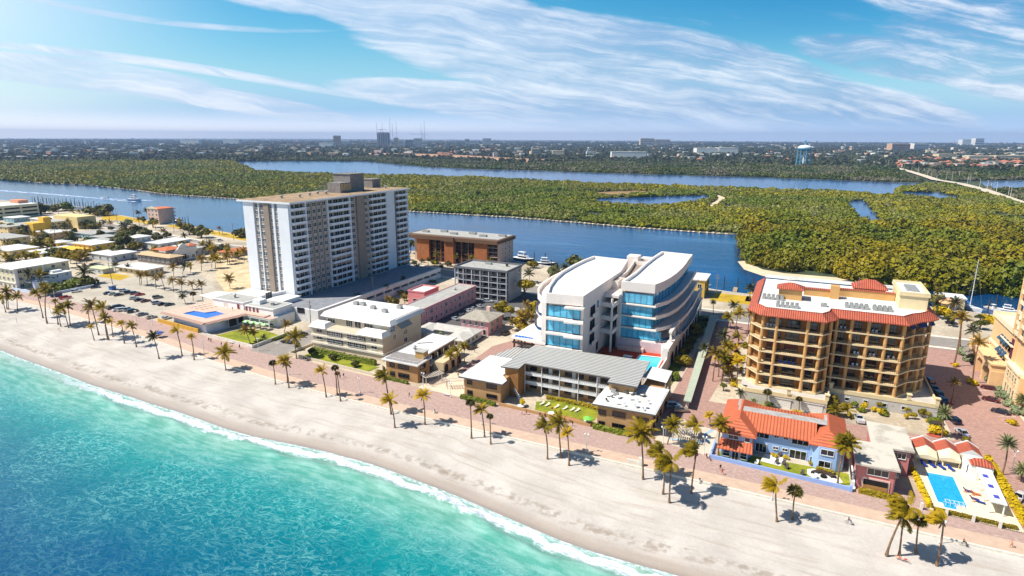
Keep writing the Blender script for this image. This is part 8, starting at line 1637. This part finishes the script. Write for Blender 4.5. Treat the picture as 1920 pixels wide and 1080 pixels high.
m,nt,b=newmat('wake_foam');P=position(nt);n1=noise(P,.3,4.,.65);setin(nt,b,'Base Color',mixc(nt,n1 .step(.42,.62),lin((70,120,180)),lin((240,245,250))));b.inputs['Roughness'].default_value=.6
for pts,wd in(([(255,378),(225,376),(190,372.5),(120,366),(40,360),(-60,353)],(3.,2.,2.5,4,5,6)),([(200,372.5),(235,374),(262,375),(285,376)],(2.5,2.5,3,3))):
 P_=GP(pts,-1.58);q=MB()
 for i,(x,y) in enumerate(P_):q.v+=[(x,y-wd[i],-1.58),(x,y+wd[i],-1.58)]
 for i in range(len(P_)-1):q.face((2*i,2*i+1,2*i+3,2*i+2))
 tag(q.build('wake',m),kind='stuff')
pilm=mat('dock_piling',(84,70,62),.95,.2,1.)
q=MB().tube((0,0,-.6),(0,0,5.4),.28,.24,7);o=q.build('piling',pilm);PIL=o.data;bpy.data.objects.remove(o)
def piling(px,grp,lab,s=1.,z=-1.6):tag(inst('piling',PIL,None,(*G(px[0],px[1],z),z),U(0,6),(1,1,s)),lab,'piling',grp)
random.seed(12)
for i in range(26):
 f_=i/25;a=ZD(490+f_*1050,160+f_*92);piling((a[0],a[1]-U(0,2.5)),'dock pilings at the left','dark mooring piling in the long row at the left docks',U(.8,1.4));
 if i%2==0:a=ZD(520+f_*760,130+f_*70);piling(a,'dock pilings at the left','dark mooring piling in the long row at the left docks',U(.9,1.5))
for z_,p_,lab in((ZD,(1670,330),'piling pair in open water, left post'),(ZD,(1698,335),'piling pair in open water, right post'),(ZE,(860,480),'first piling beside the waterside apartments'),(ZE,(910,480),'second piling beside the waterside apartments'),(ZE,(945,478),'third piling beside the waterside apartments'),(ZE,(990,472),'last piling beside the waterside apartments'),(ZY,(735,455),'piling left of the white motor boat'),(ZY,(918,470),'piling behind the white motor boat'),(ZY,(1020,600),'piling right of the white motor boat'),(ZY,(1082,620),'tall piling by the dock shrub'),(ZY,(1128,640),'piling against the dock shrub'),(zoom(1300,480,.25),(228,240),'piling off the yellow verge, left'),(zoom(1300,480,.25),(330,250),'piling beside the small dock ladder'),(zoom(1300,480,.25),(446,250),'piling off the yellow verge, right'),(zoom(1600,470,1/6.),(1510,700),'piling by the grey fishing boat'),(zoom(1600,470,1/6.),(1600,640),'piling behind the grey fishing boat')):piling(z_(*p_),'mooring pilings',lab,1.25)
dkp=mat('dock_planks',(176,150,124),.9,.15,.6)
for lab,pts,w_ in(('long wooden dock among the pilings at the left',[ZD(560,190),ZD(760,185)],5.),('wooden dock walk behind the left pilings',[ZD(780,190),ZD(1320,232)],2.4),('marina dock below the brick block',[ZY(600,560),ZY(1000,640)],4.),('short dock by the sailing boat',[zoom(1600,470,1/6.)(1420,730),zoom(1600,470,1/6.)(1760,740)],3.),('small dock with ladder off the yellow verge',[zoom(1300,480,.25)(310,268),zoom(1300,480,.25)(318,235)],2.2)):
 q=MB();P_=GP(pts,-.6);(x0,y0),(x1,y1)=P_;L_=math.dist((x0,y0),(x1,y1));nx,ny=-(y1-y0)/L_*w_/2,(x1-x0)/L_*w_/2
 q.prism([(x0+nx,y0+ny),(x1+nx,y1+ny),(x1-nx,y1-ny),(x0-nx,y0-ny)],-.8,-.5,bottom=True);tag(q.build('dock',dkp),lab,'dock')
struct('seawall',ribbon([(x,y-.6) for x,y in NEAR],1.2,.12),wallm)
random.seed(31);rockm=mat('shore_rock',(214,196,168),.95,.2,.4)
ROCK=[]
for s_ in range(3):
 bm=bmesh.new();bmesh.ops.create_icosphere(bm,subdivisions=2,radius=1.)
 for v in bm.verts:v.co*=U(.75,1.15);v.co.z*=.7
 me=bpy.data.meshes.new('boulder');bm.to_mesh(me);bm.free();me.materials.append(rockm);ROCK.append(me)
rp_=[(-1300,652),(-1217,646),(-1098,653),(-926,621),(-833,597),(-673,592),(-396,579),(-335,580.5),(-274,583),(-199,576),(-138,566),(-88,564),(-50,564)]
tot=0;sp=0
for(x0,y0),(x1,y1) in zip(rp_[:-1],rp_[1:]):
 L_=math.dist((x0,y0),(x1,y1));n=int(L_/4.8)
 for i in range(n):
  f_=(i+U(-.2,.2))/n;x,y=x0+(x1-x0)*f_,y0+(y1-y0)*f_-1.2
  if-660<x<-420:continue
  tag(inst('boulder',ROCK[i%3],None,(x,y-.8+U(-.4,.4),-1.1),U(0,6),(U(1.2,2.1),U(1.1,1.5),U(1.,1.5))),'pale rock in the line along the mangrove shore','rock','rocks along the mangrove shore');tot+=1
struct('shore_bank',ribbon([(x,y+1.4) for x,y in rp_],3.4,-1.4),mat('bank_earth',(164,142,112),.95,.15,.2))
# ================================================================ woods and the far city
def protos(name,mtl,seeds,lobes,n,s,sq=.75):
 """leaf-clump trees that only the scattered woods draw on"""
 col=bpy.data.collections.new(name)
 for sd in seeds:
  me=crownmesh(name+'_clump',mtl,sd,lobes,n,s,sq);o=bpy.data.objects.new('clump',me);col.objects.link(o)
 return col
def scatter(name,pts,col,label):
 """one wood: points carrying size and turn, each drawn as a tree"""
 me=bpy.data.meshes.new(name);me.from_pydata([(p[0],p[1],p[2]) for p in pts],[],[])
 for nm,k,ty in(('size',3,'FLOAT'),('turn',4,'FLOAT'),('kind_no',5,'INT')):
  at=me.attributes.new(nm,ty,'POINT');at.data.foreach_set('value',[p[k] for p in pts])
 o=bpy.data.objects.new(name,me);C.objects.link(o);ng=bpy.data.node_groups.new(name,'GeometryNodeTree')
 ng.interface.new_socket('Geometry',in_out='INPUT',socket_type='NodeSocketGeometry');ng.interface.new_socket('Geometry',in_out='OUTPUT',socket_type='NodeSocketGeometry')
 N=ng.nodes.new;gi,go=N('NodeGroupInput'),N('NodeGroupOutput');ip=N('GeometryNodeInstanceOnPoints');ci=N('GeometryNodeCollectionInfo');ci.inputs[0].default_value=col;ci.inputs[1].default_value=True;ci.inputs[2].default_value=True
 def attr(nm,ty):a=N('GeometryNodeInputNamedAttribute');a.data_type=ty;a.inputs[0].default_value=nm;return a.outputs[0]
 cx=N('ShaderNodeCombineXYZ');ng.links.new(attr('turn','FLOAT'),cx.inputs[2])
 ng.links.new(gi.outputs[0],ip.inputs['Points']);ng.links.new(ci.outputs[0],ip.inputs['Instance']);ip.inputs['Pick Instance'].default_value=True
 ng.links.new(attr('kind_no','INT'),ip.inputs['Instance Index']);ng.links.new(cx.outputs[0],ip.inputs['Rotation']);ng.links.new(attr('size','FLOAT'),ip.inputs['Scale']);ng.links.new(ip.outputs[0],go.inputs[0])
 md=o.modifiers.new('trees','NODES');md.node_group=ng;o['label']=label;o['kind']='stuff';return o
lf_man=leafmat('mangrove_leaves',(64,78,8),(178,164,22),patch=.012,patchcol=(126,126,56));lf_man2=leafmat('mangrove_far_leaves',(44,60,16),(106,112,36),patch=.008,patchcol=(112,108,82));lf_aus=leafmat('golden_wood_leaves',(56,62,4),(176,154,14),patch=.03,patchcol=(116,112,12));lf_city=leafmat('city_tree_leaves',(32,46,24),(84,90,46))
P_MAN=protos('mangrove',lf_man,(201,202,203,204),8,26,.46,.62);P_FAR=protos('far_mangrove',lf_man2,(211,212,213),6,18,.6,.6);P_AUS=protos('golden_wood',lf_aus,(221,222,223,224),14,100,.19,1.3);P_CITY=protos('city_wood',lf_city,(231,232,233),4,14,.8,.8)
bottom=[(-120,327.5),(0,337.5),(85,343.5),(170,347.5),(260,357.5),(310,364),(455,373.5),(770,395),(860,400),(960,405),(1080,415),(1190,424.5),(1290,431.5),(1388,437)]
R1=GP(bottom+[(1400,447),(1990,447),(1990,408),(1920,389),(1870,372),(1800,351),(1775,347),(1740,347),(1690,354),(1676,366),(1648,369),(1600,363),(1440,357),(1240,350),(1100,345),(960,338),(860,333),(720,330),(600,328),(480,322),(440,306),(440,301),(-120,300)],-1.6)
R4=GP([(1392,447),(1425,432),(1480,424),(1530,434),(1600,431),(1650,441),(1700,449),(1760,441),(1850,447),(1990,440),(1990,563),(1850,552),(1760,546),(1640,535),(1592,523),(1568,517),(1520,513),(1470,508),(1430,500),(1404,487),(1398,470)],-1.6)
R2=GP([(443,302.5),(560,301.5),(690,302.5),(740,307),(800,312),(900,317),(1000,319),(1100,323),(1280,328),(1440,332),(1560,337),(1640,340),(1730,342),(1700,327),(1640,312),(1560,313),(1450,309),(1300,304),(1100,302),(1060,307),(960,308),(830,301),(700,295),(443,297)],-1.6)
R2b=GP([(1710,320),(1990,320),(1990,336),(1835,338),(1790,341),(1740,329)],-1.6)
R2c=GP([(1835,356),(1990,362),(1990,398),(1930,380),(1850,354)],-1.6)
TRACK=GP([(1331,392),(1336,386),(1344,380),(1352,375),(1353,370),(1342,366)],-1.5)
from mathutils import noise as mnoise
def near_line(x,y,line,d):
 for(x0,y0),(x1,y1) in zip(line[:-1],line[1:]):
  dx,dy=x1-x0,y1-y0;t_=max(0,min(1,((x-x0)*dx+(y-y0)*dy)/(dx*dx+dy*dy)))
  if math.hypot(x-x0-dx*t_,y-y0-dy*t_)<d:return True
 return False
def fill(polys,holes,sp,size,jitter=.45,z=-1.6,grow=0.,kinds=4,view=True,thin=None,gaps=0.):
 out=[]
 for poly in polys:
  x0,x1=min(p[0] for p in poly),max(p[0] for p in poly);y0,y1=min(p[1] for p in poly),max(p[1] for p in poly);y=y0
  while y<y1:
   x=x0
   while x<x1:
    px_,py_=x+U(-jitter,jitter)*sp,y+U(-jitter,jitter)*sp;x+=sp
    f_=-px_*math.sin(YAW)+py_*math.cos(YAW);u_=px_*math.cos(YAW)+py_*math.sin(YAW)
    if view and(f_<50 or abs(u_)>f_*1.0):continue
    if thin and U(0,1)<thin(px_,py_):continue
    if not inside(px_,py_,poly) or any(inside(px_,py_,h) for h in holes) or near_line(px_,py_,TRACK,7):continue
    nz=mnoise.noise((px_*.022,py_*.022,3.))+.5*mnoise.noise((px_*.06,py_*.06,9.))
    if gaps and nz<-.62+gaps:continue
    s_=size*(1+.34*nz)*(.42+U(0,.55)+U(0,.8))*(1+grow*math.hypot(px_,py_));out.append((px_,py_,z+s_*.16,s_*.62,U(0,6.28),random.randrange(kinds)))
   y+=sp
 return out
random.seed(55)
DRY=GP([(1085,362),(1190,357),(1240,360),(1180,366)],-1.5);SPOT=GP([(1560,430),(1740,436),(1745,428),(1590,422)],-1.5)
holes=POND[:5]+[DRY]
near_=lambda x,y:0. if math.hypot(x,y)<820 else .45
scatter('mangrove_wood',fill([R1],holes,4.7,5.2,thin=near_,grow=.0003,gaps=.12),P_MAN,'olive green mangrove wood covering the island beyond the waterway')
scatter('golden_wood',fill([R4],[],6.4,12.6,gaps=.04),P_AUS,'golden green wood on the point across the water')
scatter('far_mangrove_wood',fill([R2,R2b,R2c],[],8.5,9.5,kinds=3),P_FAR,'grey green mangrove wood on the far bank of the lagoon')
HZ=258.
def at(px,dist):d=_ray(px,HZ);k=dist/(-d[0]*math.sin(YAW)+d[1]*math.cos(YAW));return d[0]*k,d[1]*k
def zfor(px,py,dist):d=_ray(px,py);k=dist/(-d[0]*math.sin(YAW)+d[1]*math.cos(YAW));return H+d[2]*k
EARTH=GP([(600,289),(700,290),(830,296),(960,303),(1060,303),(1060,300),(960,296),(830,289),(700,286)],-1.5);CWL=[(p[0],p[1]) for p in CW]
pts=[]
while len(pts)<30000:
 px_=U(-80,2000);lg=U(math.log(1150),math.log(11000));dd_=math.exp(lg);x,y=at(px_,dd_)
 py_=HZ+H/dd_*F+(px_-960)*.0042
 top=interp([(-80,302),(440,300),(700,293),(960,306),(1100,301),(1300,305),(1500,311),(1640,312),(1720,321),(2000,321)],px_)
 if py_>top or inside(x,y,EARTH) or near_line(x,y,CWL,16):continue
 if U(0,1)<.5 and px_>1690 and 298<py_<313:continue
 s_=(10+dd_*.0022)*U(.6,1.35);pts.append((x,y,-1.7+s_*.15,s_*.62,U(0,6.28),random.randrange(3)))
scatter('city_wood',pts,P_CITY,'dark tree canopy of the mainland town reaching to the horizon')
# ---- far buildings
fw_=[mat('far_white',(236,232,224),.8,.06,.02),mat('far_cream',(222,200,168),.8,.08,.02),mat('far_peach',(214,172,140),.8,.08,.02),mat('far_grey',(176,176,178),.8,.08,.02)];fo=mat('far_orange_roof',(190,122,96),.9,.12,.05);fgl=mat('far_window',(70,84,104),.5,.2,.1)
def housemesh(kind,k):
 q=MB()
 if kind=='box':q.mat(0).box(-.5,.5,-.5,.5,0,1);q.mat(1).box(-.52,.52,-.52,.52,1,1.06)
 else:q.mat(0).box(-.5,.5,-.5,.5,0,.6);q.mat(1).hip(-.5,.5,-.5,.5,.6,.45,.06)
 o=q.build('house_%s'%kind,[fw_[k],fw_[0] if kind=='box' else fo]);d_=o.data;bpy.data.objects.remove(o);return d_
HB=[housemesh('box',k) for k in range(4)];HR=[housemesh('hip',k) for k in range(3)]
random.seed(91);n=0;spots=[]
while n<250:
 right=n<95
 if right:px_,py_=U(1685,1990),U(296,313)
 else:px_=U(-40,1960);py_=interp([(-40,296),(440,292),(1000,296),(1500,305),(1990,300)],px_)-abs(random.gauss(0,12))-1
 dd_=H*F/max(5.,(py_-HZ-(px_-960)*.0042))
 if dd_>7500 or py_<265:continue
 x,y=at(px_,dd_)
 if inside(x,y,EARTH) or near_line(x,y,CWL,22):continue
 k=U(0,1);hip=k<(.75 if right else .3);me=random.choice(HR if hip else HB);w_=U(11,20)*(1+dd_/6000);d_=U(10,16)*(1+dd_/6000);h_=U(6,9)*(1+dd_/7000)
 o=inst('far_house',me,None,(x,y,-1.7+1.5),YAW+U(-.4,.4),(w_,d_,h_));n+=1
 tag(o,'small orange roofed house among the trees far across the lagoon' if hip else 'small pale flat roofed building among the trees far across the lagoon','house','orange roofed houses far across the lagoon' if hip else 'pale flat buildings far across the lagoon')
q=MB()
for i in range(700):
 px_=U(-60,1980);dd_=math.exp(U(math.log(2600),math.log(16000)));x,y=at(px_,dd_);w_=U(9,24)*(1+dd_/6000);h_=U(6,13)*(1+dd_/12000);d_=U(14,30)
 q.mat(random.choice((0,0,0,1,1,2,3)));a=YAW+U(-.3,.3);c_,s_=math.cos(a),math.sin(a)
 q.prism([(x+c_*u_*w_-s_*v_*d_,y+s_*u_*w_+c_*v_*d_) for u_,v_ in((-.5,-.5),(.5,-.5),(.5,.5),(-.5,.5))],-1.7,h_+2)
tag(q.build('distant_town',fw_),'specks of the town roofs spread to the horizon',kind='stuff')
def farblock(px0,px1,ytop,dist,label,k=0,depth=40,name='far_building',floors=0,base=-1.7,mtl=None):
 x0,y0=at(px0,dist);x1,y1=at(px1,dist);zt_=max(8,zfor((px0+px1)/2,ytop,dist));w_=math.dist((x0,y0),(x1,y1));cx,cyy=(x0+x1)/2,(y0+y1)/2
 t=thing(name,label,'building',(cx,cyy,0),YAW);q=MB();q.box(-w_/2,w_/2,-depth/2,depth/2,base,zt_);q.build('wall',mtl or fw_[k],t)
 if floors:
  q=MB()
  for i in range(floors):z=4+(zt_-6)*i/floors;q.box(-w_*.47,w_*.47,-depth/2-.4,-depth/2+.2,z,z+(zt_-6)/floors*.5)
  q.build('window_bands',fgl,t)
 MB().box(-w_/2-.5,w_/2+.5,-depth/2-.5,depth/2+.5,zt_,zt_+1.5).build('roof',fw_[0] if k!=1 else fw_[1],t);return t,w_,zt_
for a in((625.5,638,254.5,5200,'brown slab tower on the skyline left of the unfinished one',2,30,9),(739,747,258.5,5000,'tan and white tower right of the unfinished skyline tower',1,30,8),(748,757,262,5000,'low white block beside the tan and white tower',0,40,5),(760,775,262,5100,'dark windowed white block under the crane',3,30,6),(776,790.5,259.5,5000,'white apartment slab under the right skyline masts',0,30,7),(792,800,264,4900,'low white block at the foot of the right masts',0,30,4),(600,625,268,4800,'long low white hall left of the brown slab tower',0,60,0),(638,656,264,5600,'pale white block right of the brown slab tower',0,40,4),(550,562,265,5600,'pale peach block on the left skyline',2,40,4),(685,708,266,5000,'pale long block left of the unfinished tower',1,40,3),(872,880,260.5,5600,'white block on the skyline right of the masts',0,40,5),(905,921,259.5,6500,'wide white block further right on the skyline',0,40,4),(1305,1345,278,3300,'long white warehouse in the trees, left half',0,60,0),(1346,1382,277.5,3300,'long white warehouse in the trees, right half',0,70,0),(1200,1226,259.5,7000,'pale hospital like block on the skyline, left',1,60,4),(1228,1256,261.5,7000,'pale long block on the skyline, right',1,60,3),(997,1012,279,3000,'tan block in the trees beyond the lagoon',1,40,3),(1036,1058,283,2800,'cream low block in the trees beyond the lagoon',1,40,0),(1147,1212,285,2500,'long row of white roofs beyond the lagoon',0,30,0),(1670,1704,269.5,4200,'tan apartment block with orange tint beyond the houses',2,60,4),(1711,1739,269,4200,'white apartment block beyond the houses',0,60,4),(1802,1818,262,8000,'low white building at the far right horizon',0,80,0),(1826,1842,259.5,8000,'taller white building at the far right horizon',0,80,4),(1817,1862,293,2500,'long cream row beyond the right houses',1,40,0),(1868,1930,292,2600,'long pale row at the right edge',1,40,0),(1760,1790,289,2700,'cream row in the trees to the right',1,40,0),(420,450,262,6000,'white strip building on the left horizon',0,60,0),(340,375,262.5,6000,'white roofed hall on the left horizon',0,60,0),(8,40,297,2200,'pale blue roofed row at the left edge beyond the wood',3,30,0),(78,96,295.5,2300,'pale roofed row beyond the wood at the left',3,30,0),(112,136,294,2300,'second pale roofed row beyond the wood at the left',0,30,0)):
 farblock(a[0],a[1],a[2],a[3],a[4],a[5],a[6],floors=a[7])
t,w_,zt_=farblock(708.5,729.5,249.5,5200,'tall unfinished grey tower with a crane on the skyline',3,60,'unfinished_tower',12,mtl=mat('raw_concrete',(124,134,150),.9,.1,.02))
q=MB()
for i in range(5):x=-w_*.4+w_*.8*i/4;q.box(x-2.4,x+2.4,-32,-30,10,zt_)
q.build('piers',fw_[3],t);MB().box(-w_*.46,w_*.46,-28,28,zt_+1.5,zt_+6).build('top_deck',fgl,t);MB().tube((-w_*.2,0,zt_),(-w_*.2,0,zt_+32),1.5,n=4).tube((-w_*.5,0,zt_+28),(w_*.3,0,zt_+28),1.2,n=4).build('crane',fgl,t)
mastm=mat('mast_metal',(150,140,146),.6,.1)
for px_,yt,lab in((707,229,'thin radio mast left of the unfinished tower'),(717.5,230,'short radio mast behind the unfinished tower'),(732,220,'tallest radio mast on the skyline'),(736.5,230,'radio mast right of the tallest one'),(743.5,226,'third radio mast right of the unfinished tower'),(790,232,'radio mast above the white slab, left'),(796,226.5,'radio mast above the white slab, right')):
 x,y=at(px_,4500);zt_=zfor(px_,yt,4500);t=thing('radio_mast',lab,'radio mast',(x,y,-1.7));MB().tube((0,0,0),(0,0,zt_),1.3,.9,5).build('mast',mastm,t)
 q=MB()
 for k in range(3):a=k*2.1;q.tube((0,0,zt_*.8),(zt_*.3*math.cos(a),zt_*.3*math.sin(a),0),.18,n=3)
 q.build('guy_wires',mastm,t)
x,y=at(793,4900);zt_=zfor(780,251,4900);t=thing('tower_crane','tower crane with a long level jib on the skyline','crane',(x,y,-1.7));MB().tube((0,0,0),(0,0,zt_+8),1.4,n=4).build('mast',mastm,t);c_,s_=math.cos(YAW),math.sin(YAW);MB().tube((-105*c_,-105*s_,zt_),(30*c_,30*s_,zt_),1.2,n=4).build('jib',mastm,t)
# ---- water tower
bx,by=G(1505,313.5,-1.7);wb=mat('tower_pale_blue',(96,168,206),.5,.05,.1);wwt=mat('tower_white_cap',(232,240,244),.5,.04,.1)
wd=math.hypot(bx,by)*math.cos(math.atan2(1505-960,F));zz=lambda py_:zfor(1505,py_,wd);rr_=12.2/F*wd
t=thing('water_tower','pale blue water tower on tall legs with a white domed tank','water tower',(bx,by,-1.7))
q=MB();q.smooth=True;zb,zm_,zt_=zz(281),zz(277),zz(270.5);q.lathe([(.3,zb-3),(rr_*.7,zb-1),(rr_,zm_-2),(rr_*1.02,zm_)],(0,0,0),24);q.build('tank',wb,t);q=MB();q.smooth=True;q.lathe([(rr_*1.02,zm_+.1),(rr_*.93,zm_+(zt_-zm_)*.45),(rr_*.66,zm_+(zt_-zm_)*.8),(.5,zt_)],(0,0,0),24);q.build('dome',wwt,t)
for k in range(8):a=k*math.pi/4+.3;MB().tube((rr_*1.05*math.cos(a),rr_*1.05*math.sin(a),0),(rr_*.95*math.cos(a),rr_*.95*math.sin(a),zb+1),1.0,n=6).build('leg',wb,t)
MB().lathe([(5,0),(2.6,4),(2.2,zb)],(0,0,0),12).build('riser',wwt,t);q=MB().tube((0,0,zt_),(0,0,zz(262.5)),1.6,n=6);q.lathe([(2.6,0),(3.4,2),(1.2,4.5)],(0,0,zz(264)),8);q.build('beacon',wb,t)
q=MB()
for zf in(.35,.68):
 for k in range(8):
  a0,a1=k*math.pi/4+.3,(k+1)*math.pi/4+.3;q.tube((rr_*math.cos(a0),rr_*math.sin(a0),zb*zf),(rr_*math.cos(a1),rr_*math.sin(a1),zb*zf),.4,n=4)
q.build('bracing',wb,t)
# ---- causeway lamp poles and a car
q=MB().tube((0,0,0),(0,0,17),.32,.2,6).tube((0,0,16.8),(0,3,17.2),.16,n=4);o=q.build('lamp_pole',fw_[0]);LP2=o.data;bpy.data.objects.remove(o)
for i,p_ in enumerate(((1195,440),(1260,485),(1335,470),(1378,474),(1430,462),(1515,482),(1585,532),(1668,557),(1710,567),(1800,588),(1640,552),(1816,602),(1495,498),(1075,405),(1125,418),(1018,388),(900,360))):a=zoom(1440,220,.25)(*p_);tag(inst('lamp_pole',LP2,None,(*G(a[0],a[1],0),0),YAW,U(.75,1.0)),'white lamp pole along the far causeway road','lamp pole','lamp poles along the far causeway')
car(None,'suv','black',100,'dark car driving on the far causeway',None,1.25,G(*zoom(1440,220,.25)(1408,498),1.2))
dead=mat('dead_wood',(168,158,146),.95,.1,.5)
for p_,lab in(((1524,412),'bare grey tree in the mangrove left of the creek'),((1673,405),'bare grey tree in the mangrove right of the creek'),((1663,393),'second bare grey tree right of the creek')):
 x,y=G(p_[0],p_[1],-1.6);t=thing('bare_tree',lab,'tree',(x,y,-1.7));q=MB();q.tube((0,0,0),(0,0,6),.35,.2,5)
 for k in range(7):a=k*.9;q.tube((0,0,4+k*.3),(math.cos(a)*4,math.sin(a)*4,9+U(-1,2)),.16,.06,4)
 q.build('trunk',dead,t)
x,y=G(1835,452,-1.6);tag(MB().tube((x,y,-1.7),(x,y,12),.3,n=5).build('mast_pole',fw_[0]),'white pole standing in the golden wood','pole')
